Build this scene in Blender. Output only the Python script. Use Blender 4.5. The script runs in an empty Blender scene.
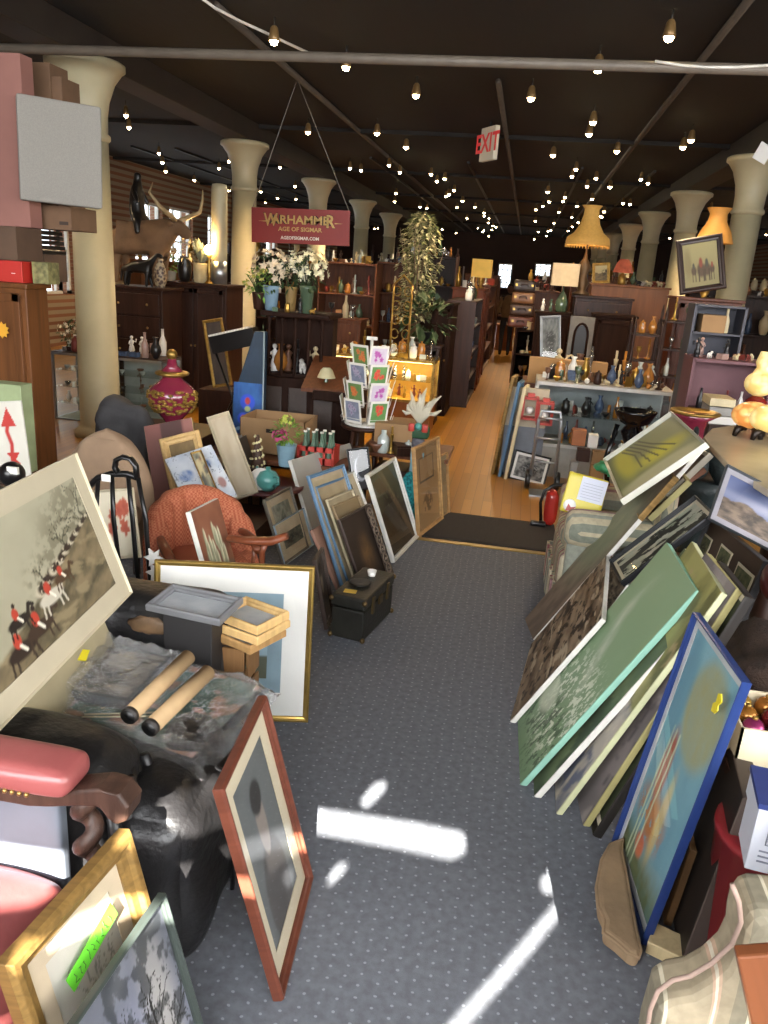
import bpy, bmesh, math, random
import numpy as np
from mathutils import Vector, Matrix, noise as mnoise
from mathutils.geometry import tessellate_polygon, delaunay_2d_cdt, intersect_point_tri_2d

S = bpy.context.scene
COL = S.collection
random.seed(7)
PI = math.pi

# ------------------------------------------------------------------ camera
H = 1.7                                    # eye height
RC = np.array([[0.98209243, 0.11545539, -0.14887748],
               [0.17625842, -0.2839719, 0.94249293],
               [0.06653887, -0.95185609, -0.29923664]])   # world <- (right, down, forward)
FPX = 770.0
cam_d = bpy.data.cameras.new('camera')
cam = bpy.data.objects.new('camera', cam_d)
COL.objects.link(cam)
cam_d.sensor_fit = 'VERTICAL'
cam_d.sensor_height = 32.0
cam_d.lens = FPX / 1024.0 * 32.0
cam_d.clip_start = 0.02
cam_d.clip_end = 200
_r, _d, _f = RC[:, 0], RC[:, 1], RC[:, 2]
cam.matrix_world = Matrix(((_r[0], -_d[0], -_f[0], 0), (_r[1], -_d[1], -_f[1], 0), (_r[2], -_d[2], -_f[2], H), (0, 0, 0, 1)))
S.camera = cam

# ------------------------------------------------------------------ light and exposure
S.view_settings.view_transform = 'Standard'
S.view_settings.look = 'None'
S.view_settings.gamma = 1.0
S.view_settings.use_curve_mapping = False
S.view_settings.exposure = 0.0
world = bpy.data.worlds.new('sky')
S.world = world
world.use_nodes = True
wb = world.node_tree.nodes['Background']
wb.inputs[0].default_value = (0.82, 0.92, 1.0, 1)
wb.inputs[1].default_value = 3.5

FRONT_Y = -2.2                             # the shop front behind the viewer
SUN_DIR = Vector((-0.08, 0.82, -0.42)).normalized()
sd = bpy.data.lights.new('sun', 'SUN')
sd.energy = 90.0
sd.angle = 0.006
sd.color = (1.0, 0.95, 0.86)
sun = bpy.data.objects.new('sun', sd)
COL.objects.link(sun)
sun.rotation_euler = SUN_DIR.to_track_quat('-Z', 'Y').to_euler()
sun.location = (3, -6, 4)


def area(name, loc, rot, sx, sy, e, col):
    l = bpy.data.lights.new(name, 'AREA')
    l.shape = 'RECTANGLE'
    l.size = sx
    l.size_y = sy
    l.energy = e
    l.color = col
    o = bpy.data.objects.new(name, l)
    COL.objects.link(o)
    o.location = loc
    o.rotation_euler = rot
    return o


# daylight of the shop front, just inside its wall
area('shop_front_daylight', (0.3, FRONT_Y + 0.12, 1.95), (math.radians(76), 0, 0), 9.0, 2.4, 1100, (0.97, 0.98, 1.0))

# added fill lamp on the right; no window stands there
area('added_right_fill', (6.2, 0.2, 2.1), (math.radians(80), 0, math.radians(72)), 3.6, 2.2, 430, (1.0, 0.97, 0.92))

# ------------------------------------------------------------------ pixel of the photo -> point in the place
def ray(px, py):
    return Vector(RC @ np.array([px - 384.0, py - 512.0, FPX]))


CAMP = Vector((0, 0, H))


def at_z(px, py, z=0.0):
    r = ray(px, py)
    return CAMP + r * ((z - H) / r.z)


def at_y(px, py, y):
    r = ray(px, py)
    return CAMP + r * (y / r.y)


def at_x(px, py, x):
    r = ray(px, py)
    return CAMP + r * (x / r.x)


def at_plane(px, py, p, n):
    r = ray(px, py)
    return CAMP + r * ((p - CAMP).dot(n) / r.dot(n))


# ------------------------------------------------------------------ materials
MATS = {}


def lin(c):
    if isinstance(c, str):
        c = c.lstrip('#')
        c = [int(c[i:i + 2], 16) / 255 for i in (0, 2, 4)]
    g_ = .3 * c[0] + .59 * c[1] + .11 * c[2]
    c = [x + (g_ - x) * .08 for x in c[:3]]
    return tuple(((x / 12.92) if x <= 0.04045 else ((x + 0.055) / 1.055) ** 2.4) for x in c[:3])


def mat(name, col, rough=0.55, metal=0.0, var=0.18, scale=9.0, bump=0.0, bscale=60.0, kind='noise',
        col2=None, emit=None, estr=0.0, trans=0.0, alpha=None, coat=0.0, spec=0.5, stretch=(1, 1, 1)):
    if name in MATS:
        return MATS[name]
    m = bpy.data.materials.new(name)
    m.use_nodes = True
    nt = m.node_tree
    N, L = nt.nodes, nt.links
    b = N['Principled BSDF']
    c1 = lin(col)
    c2 = lin(col2) if col2 else tuple(x * (1 - var) for x in c1)
    tc = N.new('ShaderNodeTexCoord')
    mp = N.new('ShaderNodeMapping')
    L.new(tc.outputs['Object'], mp.inputs[0])
    mp.inputs['Scale'].default_value = stretch
    if kind == 'wood':
        spec = min(spec, .28)
        rough = max(rough, .42)
        mp.inputs['Scale'].default_value = (stretch[0] * 9, stretch[1] * 9, stretch[2] * 0.9) if stretch != (1, 1, 1) else (9, 9, 0.9)
        t = N.new('ShaderNodeTexNoise')
        t.inputs['Scale'].default_value = scale * 0.35
        t.inputs['Detail'].default_value = 6
        t.inputs['Distortion'].default_value = 1.2
        L.new(mp.outputs[0], t.inputs['Vector'])
        fac = t.outputs['Fac']
    elif kind == 'stripe':
        t = N.new('ShaderNodeTexWave')
        t.inputs['Scale'].default_value = scale
        L.new(mp.outputs[0], t.inputs['Vector'])
        fac = t.outputs['Fac']
    elif kind == 'voronoi':
        t = N.new('ShaderNodeTexVoronoi')
        t.inputs['Scale'].default_value = scale
        L.new(mp.outputs[0], t.inputs['Vector'])
        fac = t.outputs['Distance']
    elif kind == 'checker':
        t = N.new('ShaderNodeTexChecker')
        t.inputs['Scale'].default_value = scale
        L.new(mp.outputs[0], t.inputs['Vector'])
        fac = t.outputs['Fac']
    else:
        t = N.new('ShaderNodeTexNoise')
        t.inputs['Scale'].default_value = scale
        t.inputs['Detail'].default_value = 5
        L.new(mp.outputs[0], t.inputs['Vector'])
        fac = t.outputs['Fac']
    cr = N.new('ShaderNodeValToRGB')
    cr.color_ramp.elements[0].position = 0.35
    cr.color_ramp.elements[0].color = (*c2, 1)
    cr.color_ramp.elements[1].position = 0.65
    cr.color_ramp.elements[1].color = (*c1, 1)
    L.new(fac, cr.inputs[0])
    L.new(cr.outputs[0], b.inputs['Base Color'])
    b.inputs['Roughness'].default_value = rough
    b.inputs['Metallic'].default_value = metal
    b.inputs['Specular IOR Level'].default_value = spec
    if coat:
        b.inputs['Coat Weight'].default_value = coat
        b.inputs['Coat Roughness'].default_value = 0.12
    if bump:
        nb = N.new('ShaderNodeTexNoise')
        nb.inputs['Scale'].default_value = bscale
        nb.inputs['Detail'].default_value = 4
        L.new(mp.outputs[0], nb.inputs['Vector'])
        bp = N.new('ShaderNodeBump')
        bp.inputs['Strength'].default_value = bump
        bp.inputs['Distance'].default_value = 0.01
        L.new(nb.outputs['Fac'], bp.inputs['Height'])
        L.new(bp.outputs[0], b.inputs['Normal'])
    if emit:
        b.inputs['Emission Color'].default_value = (*lin(emit), 1)
        b.inputs['Emission Strength'].default_value = estr
    if trans:
        b.inputs['Transmission Weight'].default_value = trans
    if alpha is not None:
        b.inputs['Alpha'].default_value = alpha
    MATS[name] = m
    return m


def glass_mat(name='picture glass', tint=(1, 1, 1), rough=0.03, refl=1.0, haze=0.0):
    if name in MATS:
        return MATS[name]
    m = bpy.data.materials.new(name)
    m.use_nodes = True
    nt = m.node_tree
    N, L = nt.nodes, nt.links
    N.remove(N['Principled BSDF'])
    tr = N.new('ShaderNodeBsdfTransparent')
    tr.inputs[0].default_value = (*tint, 1)
    gl = N.new('ShaderNodeBsdfGlossy')
    gl.inputs['Roughness'].default_value = rough
    fr = N.new('ShaderNodeLayerWeight')
    fr.inputs[0].default_value = .5
    pw = N.new('ShaderNodeMath')
    pw.operation = 'POWER'
    pw.inputs[1].default_value = 4.5
    L.new(fr.outputs['Facing'], pw.inputs[0])
    mu = N.new('ShaderNodeMath')
    mu.operation = 'MULTIPLY_ADD'
    mu.inputs[1].default_value = .9
    mu.inputs[2].default_value = .04 * refl
    L.new(pw.outputs[0], mu.inputs[0])
    mx = N.new('ShaderNodeMixShader')
    if haze:
        nz = N.new('ShaderNodeTexNoise')
        nz.inputs['Scale'].default_value = 38
        nz.inputs['Detail'].default_value = 3
        nz.inputs['Distortion'].default_value = 2.5
        bp = N.new('ShaderNodeBump')
        bp.inputs['Strength'].default_value = .9
        bp.inputs['Distance'].default_value = .012
        L.new(nz.outputs['Fac'], bp.inputs['Height'])
        L.new(bp.outputs[0], gl.inputs['Normal'])
    L.new(mu.outputs[0], mx.inputs[0])
    L.new(tr.outputs[0], mx.inputs[1])
    L.new(gl.outputs[0], mx.inputs[2])
    out = mx.outputs[0]
    if haze:
        df = N.new('ShaderNodeBsdfDiffuse')
        df.inputs[0].default_value = (.9, .92, .95, 1)
        m2 = N.new('ShaderNodeMixShader')
        m2.inputs[0].default_value = haze
        L.new(out, m2.inputs[1])
        L.new(df.outputs[0], m2.inputs[2])
        out = m2.outputs[0]
    L.new(out, N['Material Output'].inputs[0])
    MATS[name] = m
    return m


def art_mat(rough=0.55):
    name = 'painted surface %.2f' % rough
    if name in MATS:
        return MATS[name]
    m = bpy.data.materials.new(name)
    m.use_nodes = True
    N, L = m.node_tree.nodes, m.node_tree.links
    a = N.new('ShaderNodeAttribute')
    a.attribute_name = 'paint'
    L.new(a.outputs['Color'], N['Principled BSDF'].inputs['Base Color'])
    N['Principled BSDF'].inputs['Roughness'].default_value = rough
    MATS[name] = m
    return m


def glow(name, col, s):
    if name in MATS:
        return MATS[name]
    m = mat(name, col, emit=col, estr=s)
    m.cycles.emission_sampling = 'NONE'
    return m


# ------------------------------------------------------------------ mesh building
class MB:
    def __init__(self):
        self.v, self.f, self.mi, self.sm = [], [], [], []

    def add(self, verts, faces, mi=0, smooth=False, M=None):
        b = len(self.v)
        if M is not None:
            verts = [tuple(M @ Vector(p)) for p in verts]
        self.v += [tuple(p) for p in verts]
        self.f += [tuple(i + b for i in f) for f in faces]
        self.mi += [mi] * len(faces)
        self.sm += [smooth] * len(faces)
        return self

    def box(self, cx, cy, cz, sx, sy, sz, mi=0, M=None):
        x, y, z = sx / 2, sy / 2, sz / 2
        v = [(cx + a * x, cy + b * y, cz + c * z) for a in (-1, 1) for b in (-1, 1) for c in (-1, 1)]
        f = [(0, 1, 3, 2), (4, 6, 7, 5), (0, 4, 5, 1), (2, 3, 7, 6), (0, 2, 6, 4), (1, 5, 7, 3)]
        return self.add(v, f, mi, False, M)

    def b2(self, x0, x1, y0, y1, z0, z1, mi=0, M=None):
        return self.box((x0 + x1) / 2, (y0 + y1) / 2, (z0 + z1) / 2, abs(x1 - x0), abs(y1 - y0), abs(z1 - z0), mi, M)

    def rbox(self, cx, cy, cz, sx, sy, sz, r, n=8, puff=0.0, wr=0.0, ws=6.0, mi=0, M=None):
        h = Vector((sx / 2, sy / 2, sz / 2))
        r = min(r, min(h) * 0.98)
        inn = Vector((h.x - r, h.y - r, h.z - r))
        ts = [math.sin(PI / 2 * (2 * i / n - 1)) for i in range(n + 1)]
        V, F, idx = [], [], {}

        def vid(p):
            k = (round(p[0], 4), round(p[1], 4), round(p[2], 4))
            if k in idx:
                return idx[k]
            q = Vector((p[0] * h.x, p[1] * h.y, p[2] * h.z))
            c = Vector([max(-inn[i], min(inn[i], q[i])) for i in range(3)])
            d = q - c
            nn = d.normalized() if d.length > 1e-9 else Vector(p).normalized()
            w = c + nn * r
            if puff:
                b = [(1 - p[i] ** 2) for i in range(3)]
                for i in range(3):
                    if abs(p[i]) > 0.999:
                        o = [b[j] for j in range(3) if j != i]
                        w[i] += math.copysign(puff * o[0] * o[1], p[i]) if abs(p[i]) > .999 else 0
            if wr:
                w += nn * wr * mnoise.noise((w + Vector((cx, cy, cz)) * 3.1) * ws)
            idx[k] = len(V)
            V.append((w.x + cx, w.y + cy, w.z + cz))
            return idx[k]
        for ax in range(3):
            for s in (-1, 1):
                for i in range(n):
                    for j in range(n):
                        q = []
                        for (a, b) in ((i, j), (i + 1, j), (i + 1, j + 1), (i, j + 1)):
                            p = [0, 0, 0]
                            p[ax] = s
                            p[(ax + 1) % 3] = ts[a]
                            p[(ax + 2) % 3] = ts[b]
                            q.append(vid(p))
                        if s < 0:
                            q.reverse()
                        if len(set(q)) > 2:
                            F.append(tuple(q))
        return self.add(V, F, mi, True, M)

    def lathe(self, prof, seg=20, mi=0, M=None, cx=0, cy=0, cz=0, smooth=True, cap=True, sx=1, sy=1):
        V, F = [], []
        for r, z in prof:
            for k in range(seg):
                a = 2 * PI * k / seg
                V.append((cx + sx * r * math.cos(a), cy + sy * r * math.sin(a), cz + z))
        for i in range(len(prof) - 1):
            for k in range(seg):
                k2 = (k + 1) % seg
                F.append((i * seg + k, i * seg + k2, (i + 1) * seg + k2, (i + 1) * seg + k))
        if cap:
            F.append(tuple(reversed(range(seg))))
            F.append(tuple(range((len(prof) - 1) * seg, len(prof) * seg)))
        return self.add(V, F, mi, smooth, M)

    def cyl(self, cx, cy, z0, z1, r, seg=16, mi=0, M=None, r2=None):
        self.lathe([(r, z0), (r if r2 is None else r2, z1)], seg, mi, M, cx, cy, 0)
        return self

    def tube(self, path, rad, seg=8, mi=0, M=None, closed=False, flat=1.0):
        P = [Vector(p) for p in path]
        n = len(P)
        R = rad if isinstance(rad, (list, tuple)) else [rad] * n
        V, F = [], []
        up = None
        for i in range(n):
            if closed:
                t = P[(i + 1) % n] - P[i - 1]
            else:
                t = P[min(i + 1, n - 1)] - P[max(i - 1, 0)]
            t = t.normalized() if t.length > 1e-9 else Vector((0, 0, 1))
            if up is None:
                up = Vector((0, 0, 1)) if abs(t.z) < 0.9 else Vector((1, 0, 0))
            up = (up - t * up.dot(t)).normalized()
            sd_ = t.cross(up)
            for k in range(seg):
                a = 2 * PI * k / seg
                V.append(P[i] + up * math.cos(a) * R[i] + sd_ * math.sin(a) * R[i] * flat)
        m = n if closed else n - 1
        for i in range(m):
            j = (i + 1) % n
            for k in range(seg):
                k2 = (k + 1) % seg
                F.append((i * seg + k, i * seg + k2, j * seg + k2, j * seg + k))
        if not closed:
            F.append(tuple(reversed(range(seg))))
            F.append(tuple(range((n - 1) * seg, n * seg)))
        return self.add([tuple(v) for v in V], F, mi, True, M)

    def prism(self, poly, z0, z1, mi=0, M=None, smooth=False):
        n = len(poly)
        V = [(x, y, z0) for x, y in poly] + [(x, y, z1) for x, y in poly]
        F = [(i, (i + 1) % n, n + (i + 1) % n, n + i) for i in range(n)]
        t = tessellate_polygon([[Vector((x, y, 0)) for x, y in poly]])
        F += [tuple(n + i for i in q) for q in t] + [tuple(reversed(q)) for q in t]
        return self.add(V, F, mi, smooth, M)

    def ball(self, c, r, mi=0, n=12, sx=1, sy=1, sz=1, M=None, wob=0, ws=8):
        V, F = [], []
        m = max(4, n // 2)
        for i in range(m + 1):
            th = PI * i / m
            for k in range(n):
                a = 2 * PI * k / n
                p = Vector((math.sin(th) * math.cos(a), math.sin(th) * math.sin(a), -math.cos(th)))
                q = r * (1 + (wob * mnoise.noise(p * ws + Vector(c) * 5) if wob else 0))
                V.append((c[0] + p.x * q * sx, c[1] + p.y * q * sy, c[2] + p.z * q * sz))
        for i in range(m):
            for k in range(n):
                k2 = (k + 1) % n
                F.append((i * n + k, i * n + k2, (i + 1) * n + k2, (i + 1) * n + k))
        return self.add(V, F, mi, True, M)

    def leaf(self, p, d, l, w, mi=0, droop=0.2):
        p = Vector(p)
        d = Vector(d).normalized()
        s = d.cross(Vector((0, 0, 1)))
        s = s.normalized() if s.length > 0.05 else Vector((1, 0, 0))
        mdl = p + d * l * 0.5
        e = p + d * l - Vector((0, 0, droop * l))
        return self.add([p, mdl + s * w / 2, e, mdl - s * w / 2 + Vector((0, 0, .1 * w))], [(0, 1, 2, 3)], mi)

    def build(self, name, mats, parent=None, bevel=0.0, seg=2, subsurf=0, loc=None, rot=None):
        me = bpy.data.meshes.new(name)
        me.from_pydata(self.v, [], self.f)
        if not isinstance(mats, (list, tuple)):
            mats = [mats]
        for m in mats:
            me.materials.append(m)
        me.polygons.foreach_set('material_index', self.mi)
        me.polygons.foreach_set('use_smooth', self.sm)
        me.update()
        o = bpy.data.objects.new(name, me)
        COL.objects.link(o)
        if parent is not None:
            o.parent = parent
        if loc is not None:
            o.location = loc
        if rot is not None:
            o.rotation_euler = rot
        if bevel:
            md = o.modifiers.new('bevel', 'BEVEL')
            md.width = bevel
            md.segments = seg
            md.limit_method = 'ANGLE'
            md.angle_limit = math.radians(50)
        if subsurf:
            md = o.modifiers.new('subdivision', 'SUBSURF')
            md.levels = md.render_levels = subsurf
        return o


def thing(name, label, cat, loc=(0, 0, 0), rz=0.0, group=None, M=None):
    o = bpy.data.objects.new(name, None)
    COL.objects.link(o)
    o.empty_display_size = 0.05
    if M is not None:
        o.matrix_world = M
    else:
        o.location = loc
        o.rotation_euler = (0, 0, rz)
    return tag(o, label, cat, group)


def tag(o, label, cat, group=None, kind=None):
    o['label'] = label
    o['category'] = cat
    if group:
        o['group'] = group
    if kind:
        o['kind'] = kind
    return o


def struct(o):
    o['kind'] = 'structure'
    return o


def kids(o):
    return [c for c in COL.objects if c.parent == o]


def dup(root, loc, rz=0.0, label=None, group=None):
    def rec(o, par):
        c = o.copy()
        COL.objects.link(c)
        if par is not None:
            c.parent = par
        for ch in list(o.children):
            rec(ch, c)
        return c
    r = rec(root, None)
    r.location = loc
    r.rotation_euler = (0, 0, rz)
    if label:
        r['label'] = label
    if group:
        r['group'] = group
    return r


def RZ(a):
    return Matrix.Rotation(a, 4, 'Z')


def TR(x, y, z):
    return Matrix.Translation((x, y, z))


def RX(a):
    return Matrix.Rotation(a, 4, 'X')


def RY(a):
    return Matrix.Rotation(a, 4, 'Y')


# ------------------------------------------------------------------ painted pictures (colour attribute on a fine grid)
def vnoise(x, y, seed=0):
    xi, yi = np.floor(x).astype(int), np.floor(y).astype(int)
    xf, yf = x - xi, y - yi
    xf = xf * xf * (3 - 2 * xf)
    yf = yf * yf * (3 - 2 * yf)

    def h(a, b):
        n = (a * 374761393 + b * 668265263 + seed * 1274126177) & 0xffffffff
        n = ((n ^ (n >> 13)) * 1274126177) & 0xffffffff
        return ((n ^ (n >> 16)) & 0xffff) / 65535.0
    return (h(xi, yi) * (1 - xf) + h(xi + 1, yi) * xf) * (1 - yf) + (h(xi, yi + 1) * (1 - xf) + h(xi + 1, yi + 1) * xf) * yf


def fbm(x, y, s, seed=0, o=4):
    t = 0
    a = 0.5
    for i in range(o):
        t = t + a * vnoise(x * s, y * s, seed + i * 17)
        s *= 2.03
        a *= 0.5
    return t / (1 - 0.5 ** o)


def C3(c):
    return np.array(lin(c))


def mixc(a, b, t):
    t = np.clip(t, 0, 1)[..., None]
    return a * (1 - t) + b * t


def sstep(a, b, x):
    t = np.clip((x - a) / (b - a), 0, 1)
    return t * t * (3 - 2 * t)


def line_mask(U, V, pts, w):
    m = np.zeros_like(U)
    for (x0, y0), (x1, y1) in zip(pts[:-1], pts[1:]):
        dx, dy = x1 - x0, y1 - y0
        L2 = dx * dx + dy * dy + 1e-9
        t = np.clip(((U - x0) * dx + (V - y0) * dy) / L2, 0, 1)
        d = np.hypot(U - x0 - t * dx, V - y0 - t * dy)
        m = np.maximum(m, 1 - sstep(w * 0.6, w * 1.3, d))
    return m


def ell(U, V, cx, cy, rx, ry, soft=0.25):
    d = np.hypot((U - cx) / rx, (V - cy) / ry)
    return 1 - sstep(1 - soft, 1 + soft, d)


def branches(U, V, x, y, ang, ln, w, depth, rnd, m):
    x1, y1 = x + math.cos(ang) * ln, y + math.sin(ang) * ln
    xm, ym = (x + x1) / 2 + rnd.uniform(-.1, .1) * ln, (y + y1) / 2 + rnd.uniform(-.1, .1) * ln
    np.maximum(m, line_mask(U, V, [(x, y), (xm, ym), (x1, y1)], w), out=m)
    if depth:
        for k in range(rnd.choice((2, 3))):
            branches(U, V, x1 if k else xm, y1 if k else ym, ang + rnd.uniform(-.9, .9), ln * rnd.uniform(.6, .8), w * .62, depth - 1, rnd, m)


def art(kind, pal=None, seed=0):
    P = [C3(c) for c in (pal or [])]

    def land(U, V):        # sky, hills, ground, daubs
        hz = 0.5 + 0.16 * (fbm(U, U * 0, 3, seed) - .5)
        sky = mixc(P[0], P[1], V + .5 * fbm(U, V, 4, seed + 3) - .3)
        gr = mixc(P[2], P[3], fbm(U, V * 1.6, 7, seed + 9) * 1.8 - .4)
        c = mixc(gr, sky, sstep(-.01, .02, V - hz))
        tr = (fbm(U, V, 12, seed + 5) > .45) * ell(U, V, .25 + .3 * (seed % 3), hz, .28, .2, .5)
        c = mixc(c, P[3] * .45, tr * 1.0)
        return c

    def abstract(U, V):
        t = fbm(U + .3 * fbm(U, V, 3, seed), V, 4.5, seed + 1)
        q = fbm(V, U + .4 * t, 6, seed + 7)
        c = mixc(P[0], P[1], sstep(.35, .6, t))
        c = mixc(c, P[2], sstep(.5, .62, q))
        return mixc(c, P[3], sstep(.62, .75, fbm(U, V, 11, seed + 4)))

    def plain(U, V):
        return mixc(P[0], P[1], fbm(U, V, 6, seed))

    def etch(U, V):        # small dark scene in tones
        b = mixc(P[0], P[1], fbm(U, V, 9, seed) * 2 - .5)
        h = ell(U, V, .5, .45, .3, .28, .4) * (fbm(U, V, 22, seed + 2) > .42)
        return mixc(b, P[1] * .4, h * 1.0)

    def portrait(U, V):
        b = mixc(P[0], P[1], fbm(U, V, 3, seed) + .5 * (V - .5))
        b = mixc(b, P[3], ell(U, V, .5, .18, .34, .34, .1))
        b = mixc(b, P[2], ell(U, V, .5, .62, .13, .2, .1))
        return mixc(b, P[3] * .3, ell(U, V, .5, .78, .16, .1, .2))

    def flowers(U, V):
        b = mixc(P[0], P[1], fbm(U, V, 4, seed))
        rr = random.Random(seed)
        for k in range(9):
            cx, cy, r = rr.uniform(.25, .75), rr.uniform(.4, .82), rr.uniform(.07, .14)
            an = np.arctan2(V - cy, U - cx)
            d = np.hypot(U - cx, V - cy) / (r * (1 + .25 * np.cos(5 * an + k)))
            b = mixc(b, mixc(P[2], P[3], d), (1 - sstep(.85, 1.1, d)) * 1.0)
        return b

    def hunt(U, V):
        U = (U - .44) / .56
        gy = 0.22 + .42 * U
        sky = mixc(C3('#8b866e'), C3('#a39e86'), fbm(U, V, 3, 1) + .2)
        c = sky
        for cx, cy, rx, ry in ((.62, .62, .16, .2), (.78, .72, .2, .24), (.45, .52, .12, .13), (.3, .47, .09, .12), (.9, .75, .16, .3)):
            msk = ell(U, V, cx, cy, rx, ry, .7) * sstep(.4, .58, fbm(U, V, 26, 3))
            c = mixc(c, C3('#77725c'), msk * .85)
        m = np.zeros_like(U)
        rr = random.Random(5)
        branches(U, V, 1.02, .55, 2.1, .2, .010, 4, rr, m)
        branches(U, V, .66, .5, 1.7, .1, .007, 4, rr, m)
        branches(U, V, .34, .42, 1.6, .07, .006, 3, rr, m)
        c = mixc(c, C3('#3c3828'), m * .9)
        g = mixc(C3('#48422f'), C3('#7d6d50'), fbm(U - V * .5, V, 9, 11) * 2.2 - .6)
        g = mixc(g, C3('#8a7c5c'), sstep(.55, .7, fbm(U + V, V * 2, 6, 21)) * .8)
        c = mixc(c, g, sstep(-.01, .03, gy + .05 * fbm(U, V, 14, 4) - V))
        # hedge and horses climbing to the right
        for k in range(26):
            u = .30 + .028 * k
            s = .055 * (1.1 - k * .03)
            v = .20 + .42 * u + .05
            c = mixc(c, C3('#33261c') if k % 3 else C3('#b6ac94'), ell(U, V, u, v, s, s * .75, .3) * (fbm(U, V, 40, k) > .33))
        for k, (u, v, s) in enumerate(((-.02, .12, .13), (.17, .16, .13), (.36, .29, .12), (.52, .36, .09), (.04, .3, .10))):
            hc = (C3('#2c1f17'), C3('#3a2a1e'), C3('#b9b2a0'), C3('#4d3622'), C3('#221a14'))[k]
            c = mixc(c, hc, ell(U, V, u, v, s, s * .42, .15))
            c = mixc(c, hc, line_mask(U, V, [(u + s * .8, v), (u + s * 1.15, v + s * .7), (u + s * 1.45, v + s * .45)], s * .16))
            for lx in (-.8, -.5, .5, .85):
                c = mixc(c, hc, line_mask(U, V, [(u + lx * s, v), (u + lx * s * 1.2, v - s * .9)], s * .07))
            c = mixc(c, C3('#b23a28'), ell(U, V, u - .1 * s, v + s * .62, s * .26, s * .42, .15))
            c = mixc(c, C3('#2a1d18'), ell(U, V, u, v + s * 1.2, s * .14, s * .16, .2))
            c = mixc(c, C3('#ddd6c4'), line_mask(U, V, [(u, v + s * .3), (u + s * .25, v - s * .1)], s * .09))
        return c

    def baretree(U, V):
        c = mixc(C3('#4c4f55'), C3('#8b8fa3'), ell(U, V, .5, .35, .4, .35, .9) + .3 * fbm(U, V, 5, 3))
        c = mixc(c, C3('#a9a59c'), ell(U, V, .75, .55, .14, .35, .8) * .7)
        c = mixc(c, C3('#23282a'), sstep(.50, .62, fbm(U, V, 15, 8)) * .75)
        m = np.zeros_like(U)
        rr = random.Random(12)
        for x0, a in ((.2, 1.2), (.5, 1.5), (.8, 1.8), (.35, 1.9)):
            branches(U, V, x0, .0, a, .26, .018, 5, rr, m)
        c = mixc(c, C3('#15140f'), m)
        return mixc(c, C3('#5a4630'), (1 - sstep(.0, .16, V)) * .9)

    def mist(U, V):
        c = mixc(C3('#a7a49b'), C3('#c9c4b8'), fbm(U, V, 3, 2))
        m = np.zeros_like(U)
        rr = random.Random(4)
        for x0, a in ((.62, 1.5), (.82, 1.7), (.45, 1.4)):
            branches(U, V, x0, .05, a, .3, .02, 4, rr, m)
        return mixc(c, C3('#6b6d68'), np.maximum(m * .8, ell(U, V, .6, .2, .4, .2, .6) * (fbm(U, V, 18, 6) > .5) * .7))

    def sea(U, V):          # green field with a pale plume and stippled foreground
        c = mixc(C3('#6d8a66'), C3('#86a07a'), V + .2 * fbm(U, V, 5, 1))
        cx = .5 + .2 * np.sin(V * 6)
        c = mixc(c, C3('#b9c3ac'), np.clip(1 - abs(U - cx) / (.2 * (fbm(U, V, 4, 3) + .2)), 0, 1) * ell(U, V, .5, .62, .42, .25, .4) * .8 * (fbm(U, V, 20, 8) + .3))
        st = (fbm(U, V, 42, 4) > .56) * ell(U, V, .65, .3, .6, .2, .4)
        c = mixc(c, C3('#dfe3cf'), st * .75)
        st2 = (fbm(U, V, 30, 14) > .58) * ell(U, V, .6, .16, .7, .14, .4)
        c = mixc(c, C3('#31452f'), st2 * .8)
        return mixc(c, C3('#c2cab0'), ell(U, V, .25, .22, .22, .07, .3) * .8)

    def rocks(U, V):
        t = fbm(U + .5 * V, V * 2.5, 5, seed)
        c = mixc(C3('#51402f'), C3('#96826a'), t * 2.2 - .6)
        c = mixc(c, C3('#2c211a'), sstep(.55, .62, fbm(U * 2, V * 3, 7, seed + 3)))
        return mixc(c, C3('#b9a98e'), sstep(.62, .7, fbm(U, V * 4, 6, seed + 5)) * .8)

    def bluefish(U, V):
        c = mixc(C3('#578c9e'), C3('#82b2be'), fbm(U, V, 4, 2) + .3 * V)  # tones lightened: sky reflected in the glass is put into the colour
        c = mixc(c, C3('#a09c66'), ell(U, V, .62, .78, .36, .2, .2) * (.6 + .4 * fbm(U, V, 14, 4)))
        c = mixc(c, C3('#b3703c'), ell(U, V, .38, .26, .3, .1, .5) * (fbm(U, V, 12, 5) > .4))
        c = mixc(c, C3('#a34a2e'), ell(U, V, .3, .47, .1, .16, .3))
        c = mixc(c, C3('#d2b46a'), ell(U, V, .55, .3, .07, .2, .4) * .8)
        c = mixc(c, C3('#5c6a45'), (1 - sstep(.05, .2, V)) * (.5 + fbm(U, V, 10, 9)))
        c = mixc(c, C3('#c9683f'), ell(U, V, .35, .12, .1, .05, .3))
        for x0 in (.14, .2, .29):
            c = mixc(c, C3('#c9d8b0'), line_mask(U, V, [(x0, .0), (x0 + .08, .62)], .014) * .8)
        return mixc(c, C3('#4a8098'), ell(U, V, .12, .75, .15, .28, .4) * .5)

    def yellowbird(U, V):
        c = mixc(C3('#66703f'), C3('#a0a07a'), V * .9 + .2 * fbm(U, V, 4, 3))
        c = mixc(c, C3('#d3cc3c'), ell(U, V, .55, .6, .12, .3, .8) * .9)
        c = mixc(c, C3('#c4bd3a'), ell(U, V, .3, .2, .35, .12, .5) * .8)
        c = mixc(c, C3('#d8d4a8'), ell(U, V, .85, .5, .12, .5, .3) * .6)
        for k in range(5):
            y0 = .35 + .06 * k
            c = mixc(c, C3('#50503a'), line_mask(U, V, [(.05, y0 - .12), (.3, y0), (.6, y0 + .05 * k)], .012))
        return c

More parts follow.
